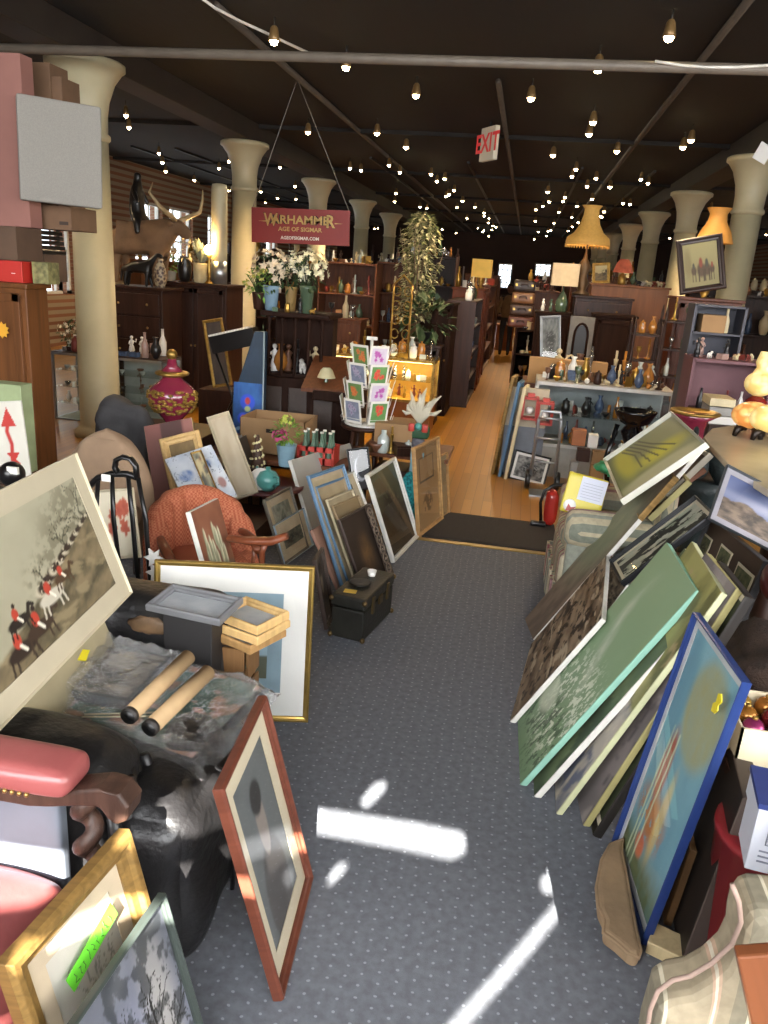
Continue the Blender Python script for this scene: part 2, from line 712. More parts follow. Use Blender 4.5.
    def mountain(U, V):
        hz = .34 + .22 * np.exp(-((U - .62) / .12) ** 2) + .14 * np.exp(-((U - .2) / .2) ** 2) + .1 * fbm(U, V * 0, 12, 2)
        c = mixc(C3('#767c98'), C3('#3d4970'), V)
        c = mixc(c, C3('#b9b8c4'), ell(U, V, .5, .6, .4, .1, .8) * .4)
        return mixc(mixc(C3('#3b322c'), C3('#6f5e4e'), fbm(U, V, 14, 6) * 2 - .5), c, sstep(-.01, .01, V - hz))

    def riders(U, V):
        c = mixc(C3('#8f8455'), C3('#b3a56e'), V + .3 * fbm(U, V, 4, 2) - .2)
        for k, (u, s) in enumerate(((.3, .1), (.5, .16), (.66, .14), (.8, .09))):
            c = mixc(c, C3('#5a4630'), ell(U, V, u, .38, s * .7, s, .3))
            c = mixc(c, C3('#93442e') if k % 2 else C3('#4c4a3c'), ell(U, V, u, .38 + s, s * .3, s * .7, .3))
            for lx in (-.4, .4):
                c = mixc(c, C3('#463522'), line_mask(U, V, [(u + lx * s, .38), (u + lx * s, .14)], s * .12))
        return mixc(c, C3('#6d5d38'), ell(U, V, .15, .55, .1, .3, .5) * .5)

    def cactus(U, V):
        c = mixc(C3('#8d5a40'), C3('#6b3c2c'), fbm(U, V, 3, 4))
        rr = random.Random(9)
        for k in range(16):
            u, v = .2 + .038 * k + rr.uniform(-.02, .02), .35 + rr.uniform(-.15, .3)
            c = mixc(c, mixc(C3('#5f6a50'), C3('#cfc9a8'), sstep(-.05, .05, U - u) + .3 * fbm(U, V, 30, k)), ell(U, V, u, v, .045, .16, .15))
        return mixc(c, C3('#4a4f3a'), ell(U, V, .5, .1, .5, .12, .4) * .8)

    def birdmap(U, V):
        c = mixc(C3('#c9cdd2'), C3('#a9b3c0'), fbm(U, V, 3, 1) * 2 - .5)
        c = mixc(c, C3('#5a76a8'), (ell(U, V, .25, .6, .16, .1, .3) + ell(U, V, .65, .7, .18, .09, .3) + ell(U, V, .55, .25, .15, .1, .3)) * (fbm(U, V, 9, 6) * 1.4))
        c = mixc(c, C3('#8a4a3a'), ell(U, V, .85, .3, .08, .1, .3) * .8)
        return mixc(c, C3('#2f3a4c'), (np.abs(fbm(U, V, 7, 12) - .5) < .012) * .8)

    def cars(U, V):
        c = mixc(C3('#7d98a3'), C3('#93acb4'), V)
        c = mixc(c, C3('#4c5240'), (1 - sstep(.3, .34, V)) * 1.0)
        c = mixc(c, C3('#c6c3ae'), ell(U, V, .45, .34, .26, .09, .1))
        c = mixc(c, C3('#c6c3ae'), ell(U, V, .35, .43, .13, .1, .1))
        for u in (.28, .64):
            c = mixc(c, C3('#1d1c18'), ell(U, V, u, .25, .075, .1, .1))
            c = mixc(c, C3('#b5b09c'), ell(U, V, u, .25, .035, .05, .1))
        return c

    def plains(U, V):       # brown-grey long landscape
        c = mixc(C3('#5d4f45'), C3('#8b7a68'), fbm(U * 1.5, V * 3, 5, seed) * 2 - .5)
        c = mixc(c, C3('#6e7a5a'), ell(U, V, .4, .55, .5, .25, .6) * .7)
        return mixc(c, C3('#4c4038'), (1 - sstep(.0, .5, V)) * .6)

    def ornament(U, V):
        b = mixc(C3('#231a15'), C3('#2f241c'), fbm(U, V, 5, 3))
        b = mixc(b, C3('#7c5a30'), ell(U, V, .5, .45, .16, .2, .8) * (fbm(U, V, 9, 7) * .9))
        return b

    return locals()[kind]


def paint_grid(name, w, h, fn, parent, z, n=None, x0=0.0, y0=0.0, rough=0.55, d=None):
    """picture surface from (x0,y0) to (x0+w,y0+h) at height z of the parent's plane"""
    d = d or 90
    nx = max(6, int(d * w / max(w, h)))
    ny = max(6, int(d * h / max(w, h)))
    u, v = np.linspace(0, 1, nx + 1), np.linspace(0, 1, ny + 1)
    U, V = np.meshgrid(u, v)
    c = np.clip(fn(U, V), 0, 1)
    co = np.stack([x0 + U * w, y0 + V * h, np.full_like(U, z)], -1).reshape(-1, 3)
    I = np.arange((nx + 1) * (ny + 1)).reshape(ny + 1, nx + 1)
    F = np.stack([I[:-1, :-1], I[:-1, 1:], I[1:, 1:], I[1:, :-1]], -1).reshape(-1, 4)
    me = bpy.data.meshes.new(name)
    me.from_pydata(co.tolist(), [], F.tolist())
    ca = me.color_attributes.new('paint', 'FLOAT_COLOR', 'POINT')
    ca.data.foreach_set('color', np.concatenate([c.reshape(-1, 3), np.ones(((nx + 1) * (ny + 1), 1))], 1).astype(np.float32).ravel())
    me.materials.append(art_mat(rough))
    o = bpy.data.objects.new(name, me)
    COL.objects.link(o)
    o.parent = parent
    return o


def rails(w, h, fw, d, z0=0.0, lip=0.35):
    """mitred picture frame: rails with a stepped profile; outer size w x h, rail width fw, depth d"""
    mb = MB()
    prof = [(0, 0), (0, d * .75), (fw * .15, d), (fw * .45, d), (fw * .6, d * .72), (fw * .9, d * .62), (fw, d * .45), (fw, 0)]
    cor = [(0, 0, 1, 1), (w, 0, -1, 1), (w, h, -1, -1), (0, h, 1, -1)]
    V, F = [], []
    n = len(prof)
    for (x, y, sx, sy) in cor:
        for (o, z) in prof:
            V.append((x + sx * o, y + sy * o, z0 + z))
    for i in range(4):
        j = (i + 1) % 4
        for k in range(n):
            k2 = (k + 1) % n
            F.append((i * n + k, j * n + k, j * n + k2, i * n + k2))
    mb.add(V, F)
    return mb


def lean_matrix(A, B, T, flip=None):
    """A,B: bottom corners (points). T: pixel or point of the corner above A. Returns matrix (x along AB, y up the face), w, h"""
    A, B = Vector(A), Vector(B)
    u = (B - A)
    w = u.length
    u.normalize()
    if len(T) == 2:
        T = at_plane(T[0], T[1], A, u)
    T = Vector(T)
    v = T - A
    v -= u * v.dot(u)
    h = v.length
    v.normalize()
    n = u.cross(v)
    M = Matrix(((u.x, v.x, n.x, A.x), (u.y, v.y, n.y, A.y), (u.z, v.z, n.z, A.z), (0, 0, 0, 1)))
    return M, w, h


def picture(name, label, A, B, T, fn, fw=0.03, d=0.025, fm=None, mats=(), glass=True, cat='framed picture', group=None, res=90, wh=None, M=None, side=None):
    """A leaning picture. A -> B is its bottom edge with the face towards the viewer on the left-hand rule; mats = [(width, material), ...]"""
    if M is None:
        M, w, h = lean_matrix(A, B, T)
        if wh:
            w, h = wh[0] or w, wh[1] or h
    else:
        w, h = wh
    t = thing(name, label, cat, M=M)
    if side is not None:       # stretched canvas: box with painted face
        mb = MB()
        mb.b2(0, w, 0, h, -d, 0)
        mb.build('canvas_body', side, t, bevel=0.003)
        paint_grid('painting', w - .004, h - .004, fn, t, 0.0015, x0=.002, y0=.002, rough=.5, d=res)
        return t
    rails(w, h, fw, d, -d * .45).build('frame', fm, t, bevel=0.0015, seg=1)
    zb = -d * .2 - .004 - .0005 * len(mats)
    MB().b2(fw * .6, w - fw * .6, fw * .6, h - fw * .6, zb - .003, zb).build('backing', mat('brown backing paper', '#8a7458', .9), t)
    o = fw * .85
    z = -d * .2
    for k, (mw, mm) in enumerate(mats):
        mb = MB()
        x0, y0, x1, y1 = o, o, w - o, h - o
        q = mw
        zt = z + .002
        mb.b2(x0, x1, y0, y0 + q, z, zt)
        mb.b2(x0, x1, y1 - q, y1, z, zt)
        mb.b2(x0, x0 + q, y0 + q, y1 - q, z, zt)
        mb.b2(x1 - q, x1, y0 + q, y1 - q, z, zt)
        mb.build('mat_board', mm, t)
        o += mw
        z -= .0005
    paint_grid('print', w - 2 * o + .004, h - 2 * o + .004, fn, t, -d * .2 - .0008 - .0005 * len(mats), x0=o - .002, y0=o - .002, d=res)
    if glass:
        MB().add([(fw * .8, fw * .8, d * .02), (w - fw * .8, fw * .8, d * .02), (w - fw * .8, h - fw * .8, d * .02), (fw * .8, h - fw * .8, d * .02)], [(0, 1, 2, 3)]).build('glass', glass_mat(), t)
    return t


def FL(px, py):
    return at_z(px, py, 0.0)
# ================================================================== the room
CEIL = 3.45
XL, XR, YB = -8.2, 8.0, 34.0

# carpet: blue-grey loop pile with rows of pale dots
def carpet_mat():
    m = mat('blue grey carpet', '#6e7178', .95, var=.22, scale=40, bump=.35, bscale=420, spec=.15)
    N, L = m.node_tree.nodes, m.node_tree.links
    b = N['Principled BSDF']
    src = b.inputs['Base Color'].links[0].from_socket
    tc = N.new('ShaderNodeTexCoord')
    sp = N.new('ShaderNodeSeparateXYZ')
    nz = N.new('ShaderNodeTexNoise')
    nz.inputs['Scale'].default_value = 7
    ad = N.new('ShaderNodeVectorMath')
    ad.operation = 'MULTIPLY_ADD'
    ad.inputs[1].default_value = (.03, .03, 0)
    L.new(tc.outputs['Object'], nz.inputs['Vector'])
    L.new(nz.outputs['Color'], ad.inputs[0])
    L.new(tc.outputs['Object'], ad.inputs[2])
    L.new(ad.outputs[0], sp.inputs[0])

    def mth(op, a, bb=None):
        n = N.new('ShaderNodeMath')
        n.operation = op
        for i, q in enumerate((a, bb)):
            if q is None:
                continue
            if isinstance(q, (int, float)):
                n.inputs[i].default_value = q
            else:
                L.new(q, n.inputs[i])
        return n.outputs[0]
    px, py = .043, .036
    gx = mth('DIVIDE', sp.outputs[0], px)
    row = mth('FLOOR', gx)
    off = mth('MULTIPLY', mth('MODULO', mth('ABSOLUTE', row), 2), .5)
    gy = mth('ADD', mth('DIVIDE', sp.outputs[1], py), off)
    fx = mth('SUBTRACT', mth('FRACT', gx), .5)
    fy = mth('SUBTRACT', mth('FRACT', gy), .5)
    dd = mth('SQRT', mth('ADD', mth('MULTIPLY', fx, fx), mth('MULTIPLY', fy, fy)))
    mask = mth('LESS_THAN', dd, .10)
    mask2 = mth('MULTIPLY', mask, .45)
    mx = N.new('ShaderNodeMix')
    mx.data_type = 'RGBA'
    L.new(mask2, mx.inputs[0])
    L.new(src, mx.inputs[6])
    mx.inputs[7].default_value = (*lin('#a9b0b8'), 1)
    # wear: broad lighter lanes
    L.new(mx.outputs[2], b.inputs['Base Color'])
    return m


def plank_mat():
    m = bpy.data.materials.new('honey floor boards')
    m.use_nodes = True
    N, L = m.node_tree.nodes, m.node_tree.links
    tc = N.new('ShaderNodeTexCoord')
    sp = N.new('ShaderNodeSeparateXYZ')
    cb = N.new('ShaderNodeCombineXYZ')
    L.new(tc.outputs['Object'], sp.inputs[0])
    L.new(sp.outputs[1], cb.inputs[0])
    L.new(sp.outputs[0], cb.inputs[1])
    bt = N.new('ShaderNodeTexBrick')
    bt.inputs['Scale'].default_value = 1.0
    bt.inputs['Brick Width'].default_value = 1.7
    bt.inputs['Row Height'].default_value = .075
    bt.inputs['Mortar Size'].default_value = .0022
    bt.inputs['Color1'].default_value = (*lin('#a8721c'), 1)
    bt.inputs['Color2'].default_value = (*lin('#8f5f16'), 1)
    bt.inputs['Mortar'].default_value = (*lin('#6d4519'), 1)
    L.new(cb.outputs[0], bt.inputs['Vector'])
    L.new(bt.outputs['Color'], N['Principled BSDF'].inputs['Base Color'])
    N['Principled BSDF'].inputs['Roughness'].default_value = .3
    return m


MB().b2(XL, XR, FRONT_Y - .3, 4.85, -.12, 0).build('floor', carpet_mat())
struct(bpy.data.objects['floor'])
struct(MB().b2(XL, XR, 4.85, YB, -.12, 0).build('floor', plank_mat()))
mt_ = MB().rbox(0, 0, .006, 1.05, .62, .012, .005, 6)
o = mt_.build('door_mat', mat('dark charcoal brown mat', '#2c2622', .95, var=.3, scale=60, bump=.4, bscale=300))
o.location = (-.13, 5.20, 0)
tag(o, 'dark charcoal door mat where the carpet meets the wooden floor', 'mat')
struct(MB().b2(-3.2, 1.2, 4.83, 4.87, 0, .008).build('trim_1', mat('brass strip', '#a8905c', .35, .9)))

brick = mat('red brown brick', '#6d4a36', .85, var=.4, scale=5, bump=.3)
def brick_mat():
    m = bpy.data.materials.new('brick wall')
    m.use_nodes = True
    N, L = m.node_tree.nodes, m.node_tree.links
    tc = N.new('ShaderNodeTexCoord')
    mp = N.new('ShaderNodeMapping')
    mp.inputs['Rotation'].default_value = (PI / 2, 0, PI / 2)
    bt = N.new('ShaderNodeTexBrick')
    bt.inputs['Color1'].default_value = (*lin('#8a5a3e'), 1)
    bt.inputs['Color2'].default_value = (*lin('#6a412c'), 1)
    bt.inputs['Mortar'].default_value = (*lin('#8f8069'), 1)
    bt.inputs['Scale'].default_value = 4
    bt.inputs['Mortar Size'].default_value = .015
    cx = N.new('ShaderNodeSeparateXYZ')
    cb = N.new('ShaderNodeCombineXYZ')
    L.new(tc.outputs['Object'], cx.inputs[0])
    L.new(cx.outputs[1], cb.inputs[0])
    L.new(cx.outputs[2], cb.inputs[1])
    L.new(cb.outputs[0], bt.inputs['Vector'])
    L.new(bt.outputs['Color'], N['Principled BSDF'].inputs['Base Color'])
    N['Principled BSDF'].inputs['Roughness'].default_value = .85
    return m


dark_ceiling = mat('dark painted ceiling boards', '#17120e', .8, var=.25, scale=3, bump=.3, bscale=8, stretch=(1, .15, 1))
far_dark = mat('dark plum end wall paint', '#33231f', .85, var=.2, scale=2)
cream_paint = mat('cream column paint', '#b3a987', .45, var=.12, scale=3, bump=.05)
beam_brown = mat('brown painted beam', '#2c221a', .65, var=.3, scale=4)

struct(MB().b2(XL, XR, FRONT_Y - .3, YB, CEIL, CEIL + .15).build('ceiling', dark_ceiling))


def wall_with_windows(name, M, length, height, wins, m, th=.3):
    """wall in its own x (along) z (up) plane, thickness to +y; wins=[(x0,x1,z0,z1)]"""
    outer = [Vector((0, 0, 0)), Vector((length, 0, 0)), Vector((length, height, 0)), Vector((0, height, 0))]
    loops = [outer] + [[Vector(p) for p in w] for w in wins]
    flat = [p for l in loops for p in l]
    eds, b = [], 0
    for l in loops:
        eds += [(b + i, b + (i + 1) % len(l)) for i in range(len(l))]
        b += len(l)
    vv, _, ff, _, _, _ = delaunay_2d_cdt([p.xy for p in flat], eds, [], 1, 1e-6)
    assert len(vv) == len(flat)

    def inside(pt_, l):
        c = False
        for i in range(len(l)):
            a, q = l[i], l[i - 1]
            if (a.y > pt_.y) != (q.y > pt_.y) and pt_.x < (q.x - a.x) * (pt_.y - a.y) / (q.y - a.y) + a.x:
                c = not c
        return c
    tri = []
    for f in ff:
        cc = sum((vv[i] for i in f), Vector((0, 0))) / len(f)
        if not any(inside(cc, l) for l in loops[1:]):
            tri.append(f)
    n = len(flat)
    mb = MB()
    V = [(p.x, 0, p.y) for p in flat] + [(p.x, th, p.y) for p in flat]
    F = [tuple(t) for t in tri] + [tuple(n + i for i in reversed(t)) for t in tri]
    b = 0
    for l in loops:
        for i in range(len(l)):
            j = (i + 1) % len(l)
            F.append((b + i, b + j, n + b + j, n + b + i))
        b += len(l)
    mb.add(V, F)
    o = mb.build(name, m)
    o.matrix_world = M
    return struct(o)


def rectl(x0, x1, z0, z1):
    return [(x0, z0, 0), (x1, z0, 0), (x1, z1, 0), (x0, z1, 0)]


win_no = [0]


def window_unit(M, x0, x1, z0, z1, cols, rows, white):
    """window_n with frame bars and a pane, in the wall's own frame"""
    win_no[0] += 1
    mb = MB()
    fr = .05
    mb.b2(x0, x1, .08, .16, z0, z0 + fr)
    mb.b2(x0, x1, .08, .16, z1 - fr, z1)
    mb.b2(x0, x0 + fr, .08, .16, z0, z1)
    mb.b2(x1 - fr, x1, .08, .16, z0, z1)
    for c in range(1, cols):
        xc = x0 + (x1 - x0) * c / cols
        mb.b2(xc - .015, xc + .015, .1, .14, z0, z1)
    for r in range(1, rows):
        zc = z0 + (z1 - z0) * r / rows
        mb.b2(x0, x1, .1, .14, zc - .015, zc + .015)
    o = mb.build('window_%d' % win_no[0], white)
    o.matrix_world = M
    struct(o)
    g = MB().add([(x0 + .02, .12, z0 + .02), (x1 - .02, .12, z0 + .02), (x1 - .02, .12, z1 - .02), (x0 + .02, .12, z1 - .02)], [(0, 1, 2, 3)]).build('window_pane', glass_mat('window glass', rough=.02), o)
    return o


white_wood = mat('white window paint', '#cfcabf', .5)
# end wall with the two bright windows down the aisle
ew = []
a = at_y(496, 288, YB); b = at_y(513, 264, YB)
ew.append((a.x - XL, b.x - XL, a.z, b.z))
a = at_y(534, 276, YB); b = at_y(552, 264, YB)
ew.append((a.x - XL, b.x - XL, a.z, b.z))
MW = TR(XL, YB, 0)
wall_with_windows('wall_back', MW, XR - XL, CEIL, [rectl(*w) for w in ew], far_dark)
for w in ew:
    window_unit(MW, *w, 3, 4, white_wood)
# left wall (brick) with tall windows; local x runs along +Y, local y towards -X
ML = Matrix(((0, -1, 0, XL), (1, 0, 0, FRONT_Y), (0, 0, 1, 0), (0, 0, 0, 1)))
lw = []
for yc in (at_x(52, 240, XL).y, at_x(84, 240, XL).y, at_x(150, 262, XL).y, at_x(182, 262, XL).y, 20.5, 25, 30):
    lw.append((yc - .65 - FRONT_Y, yc + .65 - FRONT_Y, .9, 2.75))
wall_with_windows('wall_left', ML, YB - FRONT_Y, CEIL, [rectl(*w) for w in lw], brick_mat())
for w in lw:
    window_unit(ML, *w, 3, 5, white_wood)
MR = Matrix(((0, 1, 0, XR), (1, 0, 0, FRONT_Y), (0, 0, 1, 0), (0, 0, 0, 1)))
rw = [(yc - .6 - FRONT_Y, yc + .6 - FRONT_Y, .9, 2.6) for yc in (13, 20, 27)]
wall_with_windows('wall_right', MR, YB - FRONT_Y, CEIL, [rectl(*w) for w in rw], brick_mat())
for w in rw:
    window_unit(MR, *w, 3, 5, white_wood)

# front wall behind the viewer: unseen, its holes shaped to throw the wanted sun patches
def back_project(pts, z=0.0, pix=True):
    out = []
    for p in pts:
        P = Vector(p) if not pix else at_z(p[0], p[1], z)
        t = (FRONT_Y - P.y) / SUN_DIR.y
        q = P + SUN_DIR * t
        out.append((q.x - XL, q.z, 0))
    return out


sun_patches = [
    (0.0, [(215, 792), (306, 804), (420, 821), (464, 830), (466, 848), (452, 856), (400, 845), (318, 830), (215, 812)]),
    (0.0, [(440, 1030), (500, 965), (580, 872), (583, 882), (520, 960), (458, 1030)]),
    (0.0, [(541, 878), (563, 850), (582, 848), (580, 862), (553, 890), (541, 888)]),
    (0.0, [(360, 800), (376, 781), (387, 779), (385, 788), (368, 805)]),
    (0.0, [(327, 879), (338, 862), (349, 859), (345, 868), (332, 881)]),
    (0.0, [(576, 822), (590, 812), (585, 824)]),
    (0.47, [(158, 812), (176, 780), (196, 788), (203, 776), (218, 780), (214, 800), (204, 812), (206, 860), (190, 860), (172, 842)]),
    (0.44, [(-60, 826), (92, 842), (70, 880), (34, 905), (-60, 905)]),
    (0.30, [(-10, 1000), (40, 962), (62, 985), (50, 1060), (-10, 1060)]),
]
holes = [back_project(p, z) for z, p in sun_patches]
SLITS_EXTRA = []
wall_with_windows('wall_front_sun_mask', TR(XL, FRONT_Y - .02, 0), XR - XL, CEIL, holes, mat('front wall plaster', '#b9b2a6', .9), th=.012)

# girders over the two column rows, cross beams, pipe
def girder(x, n):
    struct(MB().b2(x - .17, x + .17, FRONT_Y, YB, CEIL - .24, CEIL).build('trim_%d' % n, beam_brown, bevel=.01))


girder(-3.96, 2)
girder(2.42, 3)
cb = MB()
for k, yb in enumerate((2.6, 6.8, 11, 15.2, 19.4, 23.6, 28)):
    if k == 1:
        continue
    MBx = MB().b2(XL, XR, yb - .07, yb + .07, CEIL - .05, CEIL)
    struct(MBx.build('trim_%d' % (4 + k), dark_ceiling))


def capital(z):
    # flared bell capital below the girder
    return [(.165, z - .62), (.185, z - .60), (.185, z - .57), (.165, z - .55), (.168, z - .42), (.185, z - .3), (.235, z - .16), (.30, z - .07), (.325, z - .055), (.325, z - .015), (.30, z)]


def column(x, y, label, z=CEIL - .24):
    t = thing('iron_column', label, 'column', (x, y, 0), group='cream iron columns')
    MB().lathe([(.24, 0), (.24, .05), (.2, .09), (.185, .12), (.165, z - .62)], 28).build('shaft', cream_paint, t)
    MB().lathe(capital(z), 32).build('capital', cream_paint, t)
    return t


def cap_at(px, py):
    return at_z(px, py, CEIL - .24 - .01)


cl = [(85, 62), (245, 143), (319, 180), (363, 201), (391, 214)]
lab = ['cream painted column nearest the viewer on the left, beside the hanging grey panel',
       'cream column second from the viewer on the left, beside the red hanging sign',
       'cream column third on the left, partly behind the red hanging sign',
       'cream column fourth on the left, just right of the red sign',
       'cream column fifth on the left, half hidden behind the ficus tree']
for p, l in zip(cl, lab):
    q = cap_at(*p)
    column(q.x, q.y, l)
c0 = cap_at(752, 158)
rl = [((752, 158), 'large cream column at the right, behind the brown-framed riders painting'),
      ((690, 193), 'second cream column on the right, left of the riders painting'),
      ((656, 213), 'third cream column on the right, above the tall wooden cabinet'),
      ((635, 225), 'fourth cream column on the right above the cabinets'),
      ((618, 234), 'fifth cream column on the right, slim with distance'),
      ((603, 239), 'sixth cream column on the right, right of the fringed lampshade'),
      ((592, 243), 'farthest cream column on the right, under the fringed lampshade')]
for p, l in rl:
    q = cap_at(*p)
    column(2.42, q.y, l)
column(3.22, 8.8, 'cream column at the right edge, below a white paper tag')

# pipe running across just under the ceiling, and loose white cables
a, b = at_z(-5, 48, CEIL - .34), at_z(775, 66, CEIL - .34)
b.y = a.y
tag(MB().tube([Vector((XL, a.y, CEIL - .34)), Vector((XR, a.y, CEIL - .34))], .035, 12).build('ceiling_pipe', mat('grey brown pipe', '#6f6457', .5)), 'long grey-brown pipe crossing under the dark ceiling', 'pipe')
ppy = a.y


def cable(name, pts, r, m, label):
    return tag(MB().tube(pts, r, 6).build(name, m), label, 'cable')


wc = mat('white cable sheath', '#d9d4c8', .5)
pts = [at_z(x, y, CEIL - .05 - .012 * k) for k, (x, y) in enumerate([(196, -6), (215, 8), (240, 21), (262, 31), (285, 42), (311, 54)])]
cable('white_cable', pts, .011, wc, 'loose white cable slanting across the dark ceiling at top left')
pts = [Vector((at_y(x, y, ppy - .05).x, ppy - .045, at_y(x, y, ppy - .05).z)) for x, y in [(655, 61), (680, 65), (705, 67), (735, 67), (770, 65), (800, 60)]]
cable('white_cable', pts, .010, wc, 'white cable sagging along the ceiling pipe at top right')

for px_, py_, y0_, y1_, lb_ in ((700, 62, 1.5, 33, 'long dark conduit running down the right half of the ceiling'), (519, 220, 8, 33, 'thin dark conduit running down the middle of the ceiling'), (420, 185, 6, 33, 'dark conduit on the ceiling left of the aisle line')):
    xq = at_z(px_, py_, CEIL - .03).x
    tag(MB().tube([(xq, y0_, CEIL - .03), (xq, y1_, CEIL - .03)], .03, 8).build('ceiling_conduit', mat('brown grey conduit', '#4a3f34', .55)), lb_, 'conduit')

# ------------------------------------------------------------------ track lights
bulb_m = glow('warm spot bulb', '#ffe2a6', 45)
can_m = mat('bronze spot can', '#8a6a3e', .4, .4)
trk = mat('black track', '#17130f', .5)


def spot_proto():
    t = thing('track_spotlight', 'small warm track spotlight under the dark ceiling', 'spotlight', (0, 0, 0), group='track spotlights')
    MB().lathe([(.018, .10), (.03, .085), (.04, .03), (.045, 0), (.040, -.002)], 10, cap=False).build('can', can_m, t)
    MB().ball((0, 0, .0), .034, n=8).build('bulb', bulb_m, t)
    MB().tube([(0, 0, .09), (0, 0, .16)], .007, 5).build('stem', trk, t)
    return t


sp0 = spot_proto()
ZS = CEIL - .16
named = [(669, 37, 'spotlight nearest the viewer, high at the right of the ceiling'), (598, 69, 'lit spotlight just under the pipe, right of centre'),
         (531, 98, 'single spotlight above and right of the exit sign'), (593, 122, 'upper spotlight of the pair on the slanting rod'), (589, 134, 'lower spotlight of the pair on the slanting rod'),
         (617, 151, 'spotlight between the slanting rod pair and the right-hand twins'), (691, 140, 'right spotlight of the bright twins over the right column'), (683, 147, 'left spotlight of the bright twins over the right column'),
         (346, 67, 'spotlight just under the pipe, left of centre'), (416, 95, 'bright spotlight alone above the middle of the aisle'), (308, 132, 'spotlight seen between the cords of the hanging sign'),
         (377, 133, 'spotlight right of the sign cord, level with the exit sign'), (406, 147, 'spotlight left of the exit sign'), (274, 41, 'spotlight hanging beside the white cable'), (553, 155, 'spotlight below and right of the exit sign')]
for i, (x, y, l) in enumerate(named):
    q = at_z(x, y, ZS)
    if i == 0:
        sp0.location = q
        sp0['label'] = l
        o = sp0
    else:
        o = dup(sp0, q, 0, l)
more = [(350, 168), (361, 170), (389, 165), (400, 172), (396, 193), (431, 174), (437, 181), (446, 196), (454, 190), (427, 208), (457, 207), (475, 207), (467, 218), (489, 218), (478, 228), (484, 230), (496, 227),
        (576, 169), (572, 176), (596, 178), (641, 179), (648, 183), (587, 186), (565, 197), (563, 201), (543, 206), (577, 206), (559, 212), (572, 217), (554, 223), (551, 230), (602, 217), (630, 204), (623, 203), (711, 208), (719, 222), (740, 186), (745, 205),
        (126, 115), (129, 127), (159, 153), (155, 179), (163, 184), (171, 184), (197, 199), (229, 161), (219, 168), (212, 192), (280, 167), (295, 186), (296, 199), (378, 228), (382, 240)]
for x, y in more:
    if at_z(x, y, ZS).y > YB - .5 or at_z(x, y, ZS).x < XL + .3 or abs(at_z(x, y, ZS).x) > 7.5:
        continue
    o = dup(sp0, at_z(x, y, ZS), 0, 'small warm spotlight among the many across the middle of the ceiling')
    o.scale = (.8, .8, 1)
rr = random.Random(11)
n = 0
for gx in (-7.4, -6.6, -3.2, -1.6, .2, 1.3, 4.2, 6.2):
    for gy in range(15, 35, 2):
        if rr.random() < .75:
            dup(sp0, Vector((gx + rr.uniform(-.3, .3), gy + rr.uniform(-.8, .8), ZS + 0)), 0, 'tiny distant spotlight towards the far end of the dark ceiling')
for k, gx in enumerate((-7.4, -6.6, -3.2, -1.6, .2, 1.3, 4.2, 6.2)):
    o = MB().b2(gx + .42, gx + .46, 13.5, 33, CEIL - .03, CEIL).build('light_track', trk)
    tag(o, 'thin black lighting track running down the far ceiling', 'lighting track', 'lighting tracks')

# the light those spotlights give, gathered at a few of them
def pt(loc, e, col=(1, .72, .42), r=.12, par=None):
    l = bpy.data.lights.new('spot_light', 'SPOT')
    l.spot_size = math.radians(150)
    l.spot_blend = .6
    l.energy = e
    l.color = col
    l.shadow_soft_size = r
    o = bpy.data.objects.new('spot_light', l)
    COL.objects.link(o)
    o.location = loc
    return o


for (x, y, e) in [(-2.4, 6.2, 60), (1.0, 6.0, 75), (-5.6, 7.4, 80), (-.4, 9.3, 130), (-2.8, 9.8, 170), (1.4, 8.6, 120), (4.2, 7.6, 90), (-6.3, 13, 180), (-.3, 14, 200), (-3, 15, 190), (3.4, 13.2, 200), (-.3, 20, 260), (3.4, 20, 240), (-.3, 28, 320)]:
    pt((x, y, CEIL - .5), e * 1.35)
# ================================================================== leaning pictures
def quad(P, T1, T2, z0=0.0, u0=(0, 1, 0)):
    """pixel corners of a picture's face: P a bottom corner (height z0), T1 above it, T2 the other top corner"""
    p = at_z(P[0], P[1], z0) if len(P) == 2 else Vector(P)
    u = Vector(u0)
    for i in range(60):
        t1 = at_plane(T1[0], T1[1], p, u)
        t2 = at_z(T2[0], T2[1], t1.z)
        nu = (t2 - t1)
        nu.z = 0
        nu.normalize()
        if nu.dot(u) < 0:
            nu = -nu
        u = (u + nu).normalized()
    t1 = at_plane(T1[0], T1[1], p, u)
    t2 = at_z(T2[0], T2[1], t1.z)
    w = (t2 - t1).length
    u = (t2 - t1).normalized()
    v = t1 - p
    v -= u * v.dot(u)
    h = v.length
    v.normalize()
    if u.cross(v).dot(CAMP - p) < 0:
        p = p + u * w
        u = -u
    n = u.cross(v)
    return Matrix(((u.x, v.x, n.x, p.x), (u.y, v.y, n.y, p.y), (u.z, v.z, n.z, p.z), (0, 0, 0, 1))), w, h


def basis(A, az, lean, w, h, roll=0):
    """bottom corner A, bottom edge towards azimuth az (deg), face leaning back, lean deg above the floor"""
    a = math.radians(az)
    u = Vector((math.cos(a), math.sin(a), 0))
    back = Vector((-math.sin(a), math.cos(a), 0))
    l = math.radians(lean)
    v = back * math.cos(l) + Vector((0, 0, 1)) * math.sin(l)
    n = u.cross(v)
    A = Vector(A)
    M = Matrix(((u.x, v.x, n.x, A.x), (u.y, v.y, n.y, A.y), (u.z, v.z, n.z, A.z), (0, 0, 0, 1)))
    if roll:
        M = M @ RZ(math.radians(roll))
    return M, w, h


def pic(name, label, q, fn, cat='framed picture', **k):
    M, w, h = q
    if 'mats' in k and min(w, h) < .45:
        k['mats'] = [(a_ * .8, b_) for a_, b_ in k['mats']]
    return picture(name, label, None, None, None, fn, M=M, wh=(w, h), cat=cat, **k)


